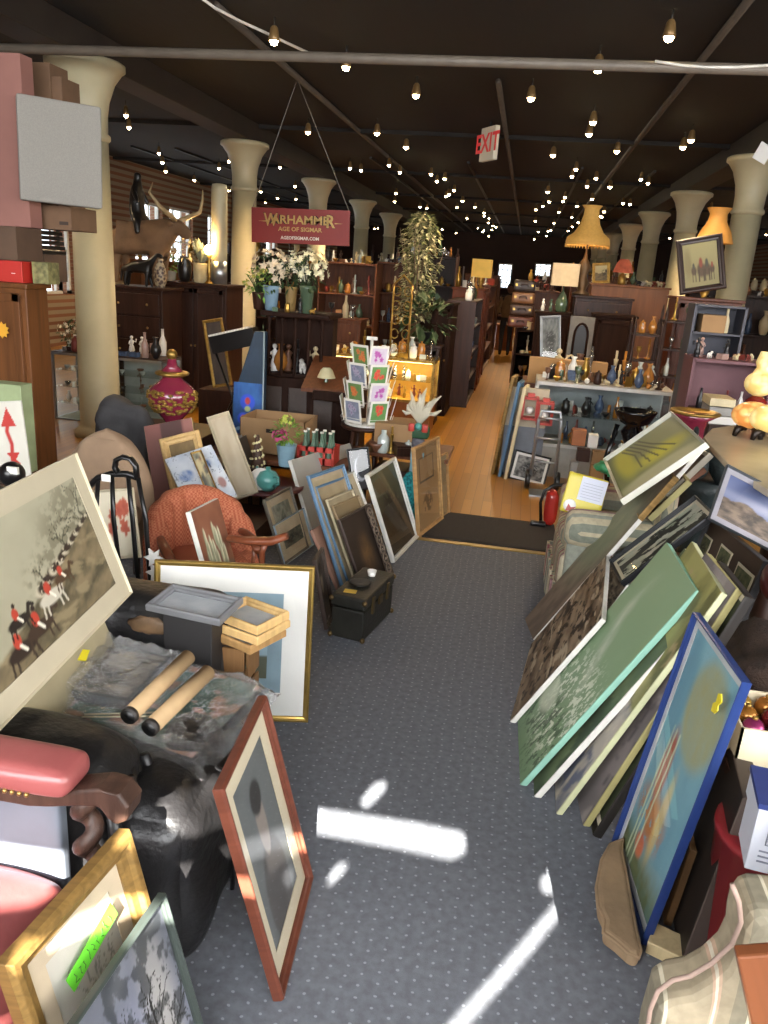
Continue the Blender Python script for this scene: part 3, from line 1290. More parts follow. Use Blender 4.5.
white_edge = mat('white primed canvas edge', '#d8d6cc', .7, var=.1, scale=30)
cream_mat = mat('cream mat board', '#cbbfa2', .8, var=.05)
white_mat = mat('white mat board', '#d9d8d2', .8, var=.03)
grey_mat = mat('grey mat board', '#a9a698', .8, var=.05)
mahogany = mat('reddish mahogany frame', '#6b3828', .3, kind='wood', scale=5, var=.3, coat=.3)
gold = mat('antique gold leaf', '#a8843c', .38, .75, var=.35, scale=25)
goldwood = mat('gold stained wood', '#8d6c38', .35, .25, var=.35, scale=14, kind='wood')
black_frame = mat('black lacquer frame', '#16171a', .3, var=.2)
blue_frame = mat('royal blue painted frame', '#22376f', .3, var=.15, scale=6)
oak = mat('light oak', '#a8804e', .45, kind='wood', scale=8, var=.3)
pine = mat('pale pine', '#c9a469', .5, kind='wood', scale=8, var=.2)
dark_wood = mat('dark walnut', '#3a2218', .4, kind='wood', scale=6, var=.45)
mid_wood = mat('brown mahogany wood', '#6a3c22', .38, kind='wood', scale=6, var=.35)
steel_blue = mat('steel blue frame paint', '#4d708e', .35)
silver = mat('silver frame metal', '#9da2a4', .35, .7)

# --- left side, foreground
pic('mahogany_framed_picture', 'reddish mahogany framed grey portrait leaning against the black recliner footrest', quad((278, 1002), (217, 790), (262, 695)),
    art('portrait', ['#6a6f6e', '#55595a', '#8a7f76', '#4a4644'], 3), fw=.021, d=.028, fm=mahogany, mats=[(.07, cream_mat)], res=110)
gp = pic('gold_framed_print', 'wide gold-framed winter print with a strip of green tape', quad((190, 1060), (125, 828), (0, 965)), art('mist'), fw=.045, d=.035, fm=goldwood,
         mats=[(.055, mat('warm beige mat board', '#bfae92', .8))], glass=True, res=110)
pic('bare_tree_painting', 'dark-framed painting of bare winter trees in the bottom left corner', quad((216, 1078), (162, 892), (64, 1034)), art('baretree'), fw=.012, d=.02,
    fm=mat('dark grey green frame', '#3c4440', .35), glass=True, res=170)


def face(P, z0, az, lean, T1, T2, Y=None):
    """corner P (left bottom) at height z0 (or at depth Y); T1 above it, T2 the far top corner; orientation given"""
    p = Vector(P) if len(P) == 3 else (at_y(P[0], P[1], Y) if Y is not None else at_z(P[0], P[1], z0))
    a, l = math.radians(az), math.radians(lean)
    u = Vector((math.cos(a), math.sin(a), 0))
    bk = Vector((-math.sin(a), math.cos(a), 0))
    v = bk * math.cos(l) + Vector((0, 0, 1)) * math.sin(l)
    n = u.cross(v)
    t1, t2 = at_plane(T1[0], T1[1], p, n), at_plane(T2[0], T2[1], p, n)
    x = (t2 - t1)
    w = x.length
    u = x.normalized()
    v = n.cross(u)
    h = (t1 - p).dot(v)
    return Matrix(((u.x, v.x, n.x, p.x), (u.y, v.y, n.y, p.y), (u.z, v.z, n.z, p.z), (0, 0, 0, 1))), w, h


def cut_M(q, da=0.0, dw=0.0):
    """move the origin along the bottom edge and lengthen the picture beyond the frame of the photograph"""
    M, w, h = q
    return M @ TR(-da, 0, 0), w + da + dw, h


# green tape with scrawled writing on the gold-framed print
tape = MB()
tape.b2(.0, .17, 0, .036, 0, .0015)
tp = tape.build('green_tape', mat('neon green tape', '#63d32a', .6, var=.05), gp)
Mg = gp.matrix_basis
ng = Vector((Mg[0][2], Mg[1][2], Mg[2][2]))
la, lb_ = [Mg.inverted() @ at_plane(x, y, Mg.translation, ng) for x, y in ((68, 986), (112, 908))]
tp.matrix_local = TR(la.x, la.y, .004) @ RZ(math.atan2(lb_.y - la.y, lb_.x - la.x)) @ TR(0, -.018, 0)
tp.scale = ((lb_ - la).length / .17, 1, 1)
scr = MB()
rr = random.Random(2)
for k in range(9):
    x = .015 + k * .016
    pts = [(x + rr.uniform(-.003, .009), .006 + .024 * j / 4 * rr.uniform(.6, 1), .0018) for j in range(5)]
    scr.tube(pts, .0009, 4)
scr.build('handwriting', mat('pencil grey ink', '#3f7a2c', .7), tp)

# --- black leather recliner facing the aisle
leather = mat('black leather', '#1d1c1d', .40, var=.2, scale=5, bump=.55, bscale=30, spec=.55)
worn = mat('worn brown patch of leather', '#6d5236', .6, var=.5, scale=14)
rec = thing('recliner', 'black leather recliner with worn arms under plastic-wrapped pictures', 'armchair', (-1.1, 1.8, 0))


def L(o, v):
    return (v[0] - o.location.x, v[1] - o.location.y, v[2] - o.location.z)


def rb(t, name, m, x0, x1, y0, y1, z0, z1, r, puff=0.0, wr=0.0, n=14, ws=7.0, **k):
    mb = MB()
    ox, oy, oz = t.location
    mb.rbox((x0 + x1) / 2 - ox, (y0 + y1) / 2 - oy, (z0 + z1) / 2 - oz, x1 - x0, y1 - y0, z1 - z0, r, n, puff, wr, ws)
    return mb.build(name, m, t, **k)


rb(rec, 'base', mat('dark recliner base', '#101012', .6), -1.7, -.78, 1.5, 2.1, .0, .3, .02)
rb(rec, 'seat', leather, -1.5, -.76, 1.52, 2.04, .26, .45, .09, .02, .02, subsurf=1)
ft = rb(rec, 'footrest', leather, -.86, -.62, 1.36, 1.86, .02, .47, .075, .03, .022, n=18, subsurf=1)
mbp = MB()
for yy_ in (1.61,):
    mbp.tube([(-.60 - rec.location.x, yy_ - 1.8, .07), (-.586 - rec.location.x, yy_ - 1.8, .25), (-.62 - rec.location.x, yy_ - 1.8, .44), (-.74 - rec.location.x, yy_ - 1.8, .48)], .006, 6)
mbp.build('seam_piping', leather, rec)
rb(rec, 'arm', leather, -1.75, -.80, 1.29, 1.58, .0, .60, .11, .02, .016, n=18, subsurf=1)
rb(rec, 'arm', leather, -1.75, -.83, 2.06, 2.32, .0, .64, .08, .015, .012, n=18, subsurf=1)
rb(rec, 'backrest', leather, -1.95, -1.5, 1.35, 2.3, .2, .95, .14, .03, .03, subsurf=1)
wp = MB()
wp.ball((0, 0, 0), 1, n=16, sx=.075, sy=.008, sz=.03, wob=.3)
o = wp.build('worn_patch', worn, rec)
q = at_y(148, 625, 2.052)
o.location = (q.x + 1.1, 2.06 - 1.8, .58)
# crumpled leather end of the near arm
mb = MB()
rr = random.Random(8)
for k in range(7):
    a = rr.uniform(-.4, .4)
    mb.tube([(-.79 + 1.1 + .02 * math.sin(k), 1.34 - 1.8 + .03 * k, .52), (-.77 + 1.1, 1.35 - 1.8 + .03 * k + a * .05, .38), (-.785 + 1.1, 1.36 - 1.8 + .028 * k, .2)], [.012, .02, .010], 8)
mb.build('arm_pleats', leather, rec)

# --- pink leather armchair with carved wooden arms
pink = mat('pink red leather', '#934a48', .38, var=.18, scale=4, bump=.12, bscale=35, coat=.15)
carved = mat('worn carved dark wood', '#4b342a', .38, kind='wood', scale=8, var=.5, bump=.2, bscale=50)
pk = thing('pink_armchair', 'pink leather armchair with carved dark wood arm and barley-twist post', 'armchair', (-1.1, 1.0, 0))
rb(pk, 'seat', pink, -1.6, -.80, .42, 1.22, .27, .43, .06, .035, .008, subsurf=1)
rb(pk, 'seat_rail', carved, -1.6, -.79, .40, 1.24, .18, .28, .02)
for yy_ in (.44, 1.21):
    mb = MB()
    for xx, a0 in ((-.765, 0),):
        pts, rad = [], []
        for i in range(110):
            t_ = i / 109
            z = .02 + .62 * t_
            if .27 > z > .18:
                pts.append((xx + 1.1, yy_ - 1.0, z)); rad.append(.032)
                continue
            a = t_ * 2 * PI * 7
            pts.append((xx + 1.1 + .014 * math.cos(a), yy_ - 1.0 + .014 * math.sin(a), z))
            rad.append(.019)
        mb.tube(pts, rad, 12)
    mb.build('twisted_post', carved, pk)
    # arm rail with scroll end
    mb = MB()
    prof = [(x + .04, z + .09) for x, z in [(-.50, .565), (.18, .565), (.27, .575), (.34, .595), (.385, .59), (.405, .565), (.40, .53), (.375, .515), (.355, .53), (.34, .55), (.30, .545), (.24, .53), (.18, .52), (-.5, .52)]]
    mb.prism([(x, z) for x, z in prof], -.032, .032, M=TR(0, yy_ - 1.0, 0) @ RX(PI / 2))
    mb.build('arm_rail', carved, pk, bevel=.008, seg=3)
    rb(pk, 'arm_pad', pink, -1.6, -.775, yy_ - .06, yy_ + .055, .655, .72, .028, .004, subsurf=1)
    mb = MB()
    for k in range(48):
        mb.ball((-.5 + k * .0158, yy_ - 1.0 - .057, .664), .006, n=6)
    mb.build('stud_row', mat('brass stud', '#9b7a44', .35, .8), pk)
mb = MB()
for xx in (-1.55,):
    for yy_ in (.46, 1.2):
        mb.box(xx + 1.1, yy_ - 1, .1, .05, .05, .2)
mb.build('back_legs', carved, pk)
rb(pk, 'backrest', pink, -1.75, -1.58, .42, 1.22, .3, 1.05, .06, .03, subsurf=1)
sheen_panel = rb(pk, 'side_panel', mat('painted leather sheen', '#6a717c', .5, var=.1), -1.58, -.84, 1.225, 1.262, .29, .60, .012)  # added panel; its pale grey paints the sheen on the recliner's black leather
sheen_panel['label'] = 'added pale grey panel painting the sheen on the black leather behind'

# --- hunting print and board behind it, on the recliner's arms
hq = cut_M(quad((131, 593), (75, 453), (0, 490), z0=.66), .62)
hp = picture('hunting_print', 'large unframed fox-hunting print with riders in red, wide cream border', None, None, None, art('hunt'), M=hq[0], wh=hq[1:], cat='print',
             fw=.004, d=.014, fm=cream_mat, mats=[(.058, mat('aged cream card', '#b5aa90', .8, var=.06))], glass=False, res=230)
bq = (Matrix(hq[0]) @ TR(-.02, -.18, -.05), .62, .5)
bq = quad((118, 640), (84, 560), (20, 590), z0=.46)
MBb = MB()
MBb.b2(0, .5, 0, .34, -.03, 0)
o = MBb.build('cream_board', mat('dull cream board', '#9c9070', .8, var=.12), None, bevel=.003)
o.matrix_world = Matrix(hq[0]) @ TR(hq[1] - .62, -.20, -.05)
tag(o, 'plain cream board standing behind the large hunting print', 'board')

# --- plastic wrapped pictures and cardboard tubes on the recliner seat
plastic = glass_mat('clear plastic wrap', (.95, .96, .97), .06, 6.0, haze=.012)


def crumple(name, x0, x1, y0, y1, z, parent, nx=40, ny=28, amp=.022, seed=0, m=plastic, drop=.05):
    V, F = [], []
    for j in range(ny + 1):
        for i in range(nx + 1):
            u, v = i / nx, j / ny
            x, y = x0 + (x1 - x0) * u, y0 + (y1 - y0) * v
            e = min(u, 1 - u, v, 1 - v)
            zz = z - drop * max(0, 1 - e / .08) ** 2
            w = mnoise.noise(Vector((x * 14 + seed, y * 14, seed))) + .7 * abs(mnoise.noise(Vector((x * 30, y * 9 + x * 12, seed)))) + .4 * mnoise.noise(Vector((x * 60, y * 55, seed)))
            V.append((x + .012 * w, y + .01 * w, zz + amp * w))
    for j in range(ny):
        for i in range(nx):
            a = j * (nx + 1) + i
            F.append((a, a + 1, a + nx + 2, a + nx + 1))
    return MB().add(V, F, 0, True).build(name, m, parent)


wr1 = thing('wrapped_picture', 'dark colourful picture wrapped in clear plastic, hanging over the recliner seat edge', 'wrapped picture', (-.92, 1.80, .475))
MB().b2(-.26, .26, -.2, .2, 0, .03).build('canvas_body', mat('dark wrapped canvas edge', '#2a2a2c', .6), wr1)
o = paint_grid('painting', .50, .38, art('abstract', ['#2c5a50', '#5f6b66', '#9a6a50', '#c08a80'], 5), wr1, .032, x0=-.25, y0=-.19, d=60)
crumple('plastic_wrap', -.30, .30, -.235, .215, .05, wr1, seed=3)
wr1.rotation_euler = (0, math.radians(4), math.radians(-8))
wr2 = thing('wrapped_picture', 'grey picture in crumpled plastic with a yellow tag, at the back of the recliner seat', 'wrapped picture', (-1.12, 1.83, .512))
MB().b2(-.19, .19, -.13, .13, 0, .03).build('canvas_body', mat('grey wrapped frame', '#56585c', .5), wr2)
paint_grid('painting', .36, .24, art('abstract', ['#6b6661', '#86807a', '#a09484', '#4b4a4c'], 9), wr2, .032, x0=-.18, y0=-.12, d=40)
crumple('plastic_wrap', -.22, .22, -.16, .16, .055, wr2, seed=11, amp=.03)
mb = MB()
mb.b2(-.03, .03, -.022, .022, 0, .002)
o = mb.build('yellow_tag', mat('yellow tag', '#e3d21e', .6, var=.05), wr2)
o.location = (-.02, -.03, .085)
o.rotation_euler = (.25, .1, .3)
card = mat('brown cardboard tube', '#a88a62', .8, var=.15, scale=20)
for k, (a, b, l) in enumerate((((188, 657), (129, 716), 'cardboard tube with black end, left one of two on the wrapped pictures'), ((208, 672), (150, 728), 'cardboard tube with black end, right one of two on the wrapped pictures'))):
    A, B = at_z(a[0] + 0, a[1], .62 - .02 * k), at_z(b[0], b[1], .60 - .02 * k)
    t = thing('cardboard_tube', l, 'tube', A)
    d = B - A
    mb = MB()
    mb.tube([(0, 0, 0), tuple(d)], .022, 18)
    mb.build('tube_wall', card, t)
    mb = MB()
    u = d.normalized()
    mb.tube([tuple(d - u * .01), tuple(d + u * .004)], .0225, 18)
    mb.tube([tuple(d + u * .0035), tuple(d + u * .006)], .019, 16, 1)
    mb.build('end_cap', [mat('dark tube rim', '#2a2420', .6), mat('black tube cap', '#0c0c0d', .4)], t)
rods = MB()
for dx in (0, .012):
    rods.tube([(0, dx, 0), (.20, .03 + dx * 1.5, .02)], .0025, 5)
o = rods.build('wire_rods', mat('pale metal rod', '#c9c2a4', .3, .7))
o.location = at_z(82, 717, .565)
tag(o, 'pair of thin pale metal rods lying across the wrapped pictures', 'rods')

# --- white-matted picture of cars with a gold frame, frames stacked in front of it
gold_bright = mat('bright gold frame', '#b8964a', .3, .8, var=.2, scale=30)
a14 = math.radians(13)
wB = at_z(308, 722, 0)
wA = wB - Vector((math.cos(a14), math.sin(a14), 0)) * .60
Mw, _, _ = basis(wA, 13, 80, .6, .6)
picture('gold_framed_car_print', 'vintage car print with wide white mat, blue inner mat and gold frame', None, None, None, art('cars'), M=Mw, wh=(.60, .62), fw=.022, d=.02,
        fm=gold_bright, mats=[(.095, white_mat), (.055, mat('pale blue mat board', '#7f98a4', .8))], res=80)
CQ = at_z(246, 634, .54)
GQ = at_z(195, 606, .655)
st = thing('wooden_crate', 'low brown wooden crate carrying a stack of small frames', 'crate', (CQ.x, CQ.y, 0))
mb = MB()
for k in range(4):
    for s in (-1, 1):
        mb.b2(-.09, .09, s * .075 - .006, s * .075 + .006, .01 + k * .13, .12 + k * .13)
    mb.b2(.104, .116, -.08, .08, .01 + k * .13, .12 + k * .13)
    mb.b2(-.116, -.104, -.08, .08, .01 + k * .13, .12 + k * .13)
mb.b2(-.11, .11, -.08, .08, .52, .532)
mb.build('slatted_body', mat('brown crate wood', '#7a5733', .6, kind='wood'), st)
st.scale = (.5, .7, 1)
st.location.x -= .03


def flat_frame(label, c, rz, w, h, fm, fn, d=.02, name='small_framed_print', cat='framed print', tilt=0, fw=.022, mats=()):
    M = TR(*c) @ RZ(math.radians(rz)) @ RX(math.radians(tilt)) @ TR(-w / 2, -h / 2, 0)
    return picture(name, label, None, None, None, fn, M=M, wh=(w, h), fw=fw, d=d, fm=fm, res=36, cat=cat, mats=mats)


pale_art = art('plain', ['#d5dadc', '#bcc3c8'], 3)
flat_frame('light wooden frame, lowest of the stack beside the recliner arm', (CQ.x, CQ.y, .545), -24, .2, .17, oak, pale_art, d=.028)
flat_frame('light wooden frame with pale print, second in the stack by the recliner', (CQ.x + .01, CQ.y + .01, .572), -20, .2, .17, pine, pale_art, d=.028)
flat_frame('grey-framed glazed picture lying on top beside the recliner arm', (GQ.x, GQ.y, .662), -8, .26, .15, mat('grey stained frame', '#6c6d70', .4), art('plain', ['#b7babd', '#9aa0a6'], 6), d=.024, tilt=6)
flat_frame('light wooden frame topmost in the stack by the recliner', (CQ.x + .01, CQ.y + .02, .60), -22, .19, .16, pine, pale_art, d=.03)
bx = thing('frame_box', 'black box behind the recliner carrying the grey-framed picture', 'box', (GQ.x, GQ.y, 0))
MB().b2(-.08, .08, -.06, .06, 0, .648).build('box_body', mat('dull black box', '#1c1a1b', .6), bx, bevel=.004)
# ================================================================== left side, middle distance
# black slatted rack with a looped handle
blk = mat('black painted metal', '#141313', .3, var=.2)
rk = thing('slatted_rack', 'tall black slatted rack with a looped handle beside the hunting print', 'rack', (-1.62, 2.85, 0))
top = [at_y(x, y, 2.85) for x, y in ((88, 487), (98, 478), (112, 474), (128, 474), (138, 478))]
bot = [at_y(x, y, 2.85) for x, y in ((100, 600), (114, 604), (128, 607), (142, 606), (152, 602))]
for k, (a, b) in enumerate(zip(top, bot)):
    mb = MB()
    P = [a, a.lerp(b, .3) + Vector((.015 * (k - 2), -.03, 0)), a.lerp(b, .7) + Vector((.01 * (k - 2), -.03, 0)), b]
    mb.tube([L(rk, p) for p in P], .011, 6, flat=.6)
    mb.build('slat', blk, rk)
for rowp, nm in ((top, 'top_rail'), (bot, 'bottom_rail')):
    MB().tube([L(rk, p) for p in rowp], .014, 8).build(nm, blk, rk)
hx = [L(rk, at_y(x, y, 2.85)) for x, y in ((137, 478), (136, 466), (131, 459), (123, 457), (116, 460), (115, 468), (118, 473))]
MB().tube(hx, .011, 8, flat=1.6).build('loop_handle', blk, rk)
mb = MB()
for p in (bot[0], bot[-1]):
    q = L(rk, p)
    mb.tube([q, (q[0], q[1], 0)], .012, 6)
    mb.tube([(q[0], q[1] - .12, .01), (q[0], q[1] + .12, .01)], .012, 6)
mb.build('feet', blk, rk)
q = at_y(106, 478, 2.83)
MB().box(q.x - rk.location.x, -.02, q.z, .04, .002, .03).build('paper_tag', mat('white paper tag', '#d8d6d0', .8, var=.03), rk)

# white plaster star ornaments leaning by the rack
for k, (x, y) in enumerate(((154, 558), (156, 573), (157, 587))):
    mb = MB()
    poly = [((.022 if i % 2 else .045) * math.cos(i * PI / 6), (.022 if i % 2 else .045) * math.sin(i * PI / 6)) for i in range(12)]
    mb.prism(poly, -.006, .006, M=RX(PI / 2))
    o = mb.build('plaster_flower', mat('white plaster', '#d9d6cf', .7, var=.05), None, bevel=.002)
    o.location = at_y(x, y, 2.70)
    tag(o, '%s white plaster flower on the strip beside the black rack' % ('top', 'middle', 'lowest')[k], 'ornament')
mb = MB()
a, b = at_y(154, 552, 2.715), at_y(158, 592, 2.715)
mb.tube([a, b, (b.x, b.y, 0)], .006, 6)
o = mb.build('flower_stand', mat('thin brown stick', '#5b4632', .6))
tag(o, 'thin stick holding white plaster flowers beside the black rack', 'stick')

# tan suede chair with a round back
suede = mat('tan suede', '#8d735a', .95, var=.15, scale=7, bump=.2, bscale=80)
SQ = at_y(106, 434, 3.75)
sc = thing('suede_chair', 'tan suede chair with a round padded back behind the black rack', 'chair', (SQ.x, 3.6, 0))
mb = MB()
mb.rbox(0, 0.16, SQ.z - .32, .46, .13, .64, .064, 16, .03)
for i, v in enumerate(mb.v):     # round off the top corners
    z = v[2] - (SQ.z - .32)
    if z > 0:
        mb.v[i] = (v[0] * math.sqrt(max(.02, 1 - (z / .33) ** 2 * .93)), v[1], v[2])
mb.build('backrest', suede, sc, subsurf=1)
rb(sc, 'seat', suede, SQ.x - .22, SQ.x + .22, 3.3, 3.72, .28, .42, .06, .02)
mb = MB()
for sx in (-.18, .18):
    for sy in (-.25, .1):
        mb.cyl(sx, sy, 0, .3, .02, 10)
mb.build('chair_legs', dark_wood, sc)
mb = MB()
mb.tube([(-.09, -.0, 0), (-.05, 0, .03), (0, 0, .0)], .003, 5)
# small print leaning on the suede chair, seen through the rack
pic('flower_print', 'cream print with red flower seen through the black rack', face((102, 560), 0, 2, 80, (100, 490), (140, 487), Y=3.02), art('flowers', ['#cfc4a8', '#d8cfb6', '#a8452f', '#c05a3c'], 4), fw=.012, d=.015, fm=cream_mat, glass=False, res=50)

# coral tub armchair
coral = mat('coral woven fabric', '#9c4a2e', .85, kind='checker', scale=70, col2='#b86a48', bump=.3, bscale=120)
cc = thing('coral_armchair', 'coral orange quilted tub armchair with curved wooden arms', 'armchair', (-1.42, 3.42, 0))
# curved back: swept arc of padded flutes
mb = MB()
NA, rings = 64, []
V, F = [], []
for k in range(NA + 1):
    t_ = k / NA
    a = math.radians(215 - t_ * 250)
    fl_ = .028 * abs(math.sin(t_ * PI * 9))
    top_ = .42 + .36 * math.sin(PI * min(1, max(0, (t_ * 1.3 - .15)))) ** .55
    ro, ri = .37 + fl_, .235 - fl_
    sec = [(ri, .20), (ri, top_ - .07), (ri + .02, top_ - .02), ((ri + ro) / 2, top_), (ro - .02, top_ - .02), (ro, top_ - .07), (ro, .10)]
    for r_, z in sec:
        V.append((r_ * math.cos(a), r_ * math.sin(a) * .92, z))
for k in range(NA):
    for j in range(7):
        j2 = (j + 1) % 7
        F.append((k * 7 + j, (k + 1) * 7 + j, (k + 1) * 7 + j2, k * 7 + j2))
F += [tuple(range(7)), tuple(reversed(range(NA * 7, NA * 7 + 7)))]
mb.add(V, F, 0, True)
mb.build('backrest', coral, cc)
rb(cc, 'seat', coral, -1.66, -1.14, 3.12, 3.62, .26, .42, .07, .02)
armw = mat('reddish arm wood', '#7c3f24', .3, kind='wood', scale=6, coat=.3)
for s in (-1, 1):
    mb = MB()
    mb.tube([(.27 * s, .1, .52), (.29 * s, -.05, .53), (.30 * s, -.2, .53), (.29 * s, -.33, .50)], [.018, .022, .026, .022], 10, flat=1.4)
    mb.tube([(.28 * s, -.28, .50), (.275 * s, -.26, .4), (.28 * s, -.27, .27), (.26 * s, -.28, 0)], [.018, .016, .022, .015], 8)
    mb.build('wooden_arm', armw, cc)
    MB().tube([(.22 * s, .22, .3), (.24 * s, .28, 0)], [.022, .015], 8).build('rear_leg', armw, cc)
q = at_y(168, 487, 3.18)
MB().box(0, 0, 0, .05, .004, .03).build('price_tag', mat('white paper tag', '#d8d6d0'), cc).location = (q.x - cc.location.x, -.305, .70)
cc.rotation_euler = (0, 0, math.radians(38))
cc.scale = (.70, .70, .80)
cc.location = (at_y(188, 560, 3.15).x, 3.32, 0)
pic('succulent_painting', 'small canvas of pale green succulents leaning on the coral armchair', quad((212, 590), (190, 512), (218, 498), z0=.34), art('cactus'), cat='painting', side=white_edge, res=90)

# (continued) long reddish arm reaching over the aisle side
arr = [at_y(x, y, 3.05) for x, y in ((228, 538), (250, 541), (272, 541), (287, 536))]
MB().tube(arr, [.014, .018, .020, .016], 10, flat=1.5).tube([at_y(266, 543, 3.05), at_y(262, 552, 3.05), (at_y(262, 560, 3.05).x, 3.06, 0)], .014, 8).build('long_arm', armw)
o = COL.objects['long_arm']
o.name = 'wooden_arm'
o.parent = cc
bpy.context.view_layer.update()
o.matrix_parent_inverse = cc.matrix_world.inverted()

# boards and canvases stacked behind the coral chair
def board(name, label, q, fn, **k):
    return pic(name, label, q, fn, **k)


pic('striped_canvas', 'reddish brown striped canvas with pale edge, farthest behind the coral chair', face((155, 505), 0, 8, 62, (124, 430), (172, 421), Y=4.45),
    lambda U, V: mixc(mixc(C3('#7a4a42'), C3('#4a2c28'), (np.abs(U - .55) < .22) * 1.0), C3('#8d5a50'), (U > .8) * 1.0), cat='painting', side=mat('pale pine edge', '#c0aa78', .7), d=.03, res=50)
pic('pine_framed_panel', 'empty pale pine frame in the stack behind the coral chair', face((176, 515), 0, 10, 60, (146, 443), (186, 433), Y=4.2), art('plain', ['#8c7346', '#5b452a'], 2), fw=.05, d=.03, fm=pine, glass=False, res=30)
pic('cream_framed_panel', 'tall cream wooden panel frame right of the pine frame', face((236, 500), 0, 18, 58, (180, 426), (203, 419), Y=4.5), art('plain', ['#b9ab92', '#a39276'], 8), fw=.018, d=.03, fm=mat('pale cream frame', '#b6a98c', .6), glass=False, res=30)
pic('bird_picture', 'pale picture with blue birds or leaves lying tilted above the coral chair', face((190, 512), 0, 22, 42, (156, 462), (203, 447), Y=4.0), art('birdmap'), cat='painting', side=mat('white board edge', '#c8c6bd', .7), d=.02, res=90)
pic('slanted_print', 'dark-edged print sliding down right of the blue bird picture', face((225, 540), 0, 25, 48, (205, 449), (216, 446), Y=3.95), art('abstract', ['#8f8a70', '#4b4a44', '#b3a37a', '#6c3a2c'], 12), fw=.008, d=.015, fm=gold, glass=False, res=60)

bn = at_y(190, 507, 4.2)
t = thing('low_bench', 'low dark bench under the canvases stacked behind the coral chair', 'bench', (bn.x, 4.28, 0))
MB().b2(-.45, .42, -.34, .42, bn.z - .14, bn.z - .10).build('bench_top', dark_wood, t)
for sx in (-.4, .38):
    MB().b2(sx - .02, sx + .02, -.3, .38, 0, bn.z - .14).build('leg', dark_wood, t)

# glazed frames leaning in a long stack, facing the aisle
pic('large_white_canvas', 'large blank grey-white canvas at the back of the left frame stack', quad((312, 530), (291, 460), (350, 443)), art('plain', ['#a9a8a0', '#9a9890'], 5), cat='painting', side=white_edge, d=.03, res=30)
pic('brown_framed_etching', 'small etching in a grey-brown frame, left end of the frame stack', quad((283, 566), (263, 500), (290, 486)), art('etch', ['#8c8a78', '#5b584a'], 3), fw=.018, d=.02, fm=mat('grey brown frame', '#5f574c', .45), mats=[(.06, mat('tan mat board', '#a8977a', .8))], res=50)
pic('blue_edged_etching', 'etching with wide tan mat and thin blue-white frame edge, front left of the stack', quad((284, 566), (273, 526), (303, 508)), art('etch', ['#6b6a5c', '#3f3f38'], 7), fw=.008, d=.02, fm=mat('pale blue frame paint', '#8fa3b0', .4), mats=[(.09, mat('beige mat board', '#b9aa8d', .8))], res=60)
pic('salmon_panel', 'plain salmon-brown panel between the tan etching and the blue frames', quad((340, 592), (312, 530), (326, 522)), art('plain', ['#9a7562', '#86604e'], 2), cat='panel', side=mat('salmon brown edge', '#9c7562', .6), d=.02, res=20)
pic('blue_framed_print', 'tall steel-blue frame with tan mat, in the centre of the left frame stack', quad((343, 592), (307, 476), (343, 464)), art('plain', ['#a89878', '#8c7a5a'], 3), fw=.022, d=.022, fm=steel_blue, mats=[(.03, mat('tan mat board', '#a8977a'))], res=30)
pic('blue_framed_print', 'second steel-blue frame, just in front of the tall blue one', quad((350, 590), (315, 487), (345, 476)), art('plain', ['#a89878', '#8c7a5a'], 3), fw=.014, d=.016, fm=steel_blue, res=20)
pic('white_framed_etching', 'white-framed landscape etching with wide mat, in front of the blue frames', quad((358, 585), (319, 486), (353, 471)), art('etch', ['#77776c', '#3e4038'], 13), fw=.012, d=.02, fm=mat('white frame paint', '#d2d0c8', .4), mats=[(.07, mat('beige mat board', '#b9aa8d', .8))], res=60)
for k, (dx, c, nm) in enumerate(((0, '#b3a585', 'cream'), (6, '#8a7350', 'tan'))):
    pic('thin_framed_print', 'thin %s frame edge pressed against the dark carved-edge panel' % nm, quad((358 + dx, 592), (326 + dx, 500 + dx), (352 + dx, 489 + dx)), art('plain', [c, '#6f6249'], k), fw=.01, d=.015, fm=mat('thin %s frame' % nm, c, .5), res=16)
op = pic('carved_edge_panel', 'dark brown panel with a carved circle border, in front of the frame stack', quad((364, 596), (338, 520), (369, 503)), art('ornament'), cat='panel', fw=.012, d=.02, fm=mat('dark carved wood', '#3d3029', .45, bump=.3), glass=False, res=60)
_, ow, oh = quad((364, 596), (338, 520), (369, 503))
mb = MB()
mb.b2(ow - .075, ow - .004, .01, oh - .01, .004, .008, 0)
for k in range(7):
    zc = .05 + k * (oh - .1) / 6
    mb.tube([(ow - .04 + .026 * math.cos(a), zc + .026 * math.sin(a), .010) for a in [i * PI / 8 for i in range(16)]], .0055, 6, 1, closed=True)
    mb.ball((ow - .04, zc, .010), .009, 1, 8)
mb.build('carved_border', [mat('dark carved wood', '#3d3029'), mat('worn grey carving', '#6e6052', .5)], op)
pic('white_framed_landscape', 'dark landscape painting in a thick white frame facing the aisle', quad((393, 563), (366, 475), (394, 457)), art('land', ['#3a3a2c', '#57583e', '#221d15', '#3a3220'], 4), fw=.025, d=.03, fm=mat('white frame paint', '#d2d0c8'), res=90)
pic('oak_framed_drawing', 'oak-framed drawing with a small oval, standing at the carpet edge', quad((418, 538), (413, 448), (438, 436)), lambda U, V: mixc(mixc(C3('#a8875c'), C3('#8f7048'), V), C3('#4c3c28'), (ell(U, V, .5, .3, .2, .12, .3) * (fbm(U, V, 20, 3) > .5) + (np.abs(np.maximum(abs(U - .5) / .3, abs(V - .72) / .14) - 1) < .06))), fw=.025, d=.03, fm=oak, res=80)
pic('small_oak_framed_print', 'smaller oak-framed picture behind the oak-framed drawing, at the wood floor edge', quad((441, 519), (439, 456), (447, 452)), art('plain', ['#9a8460', '#7a6444'], 3), fw=.015, d=.02, fm=oak, res=30)
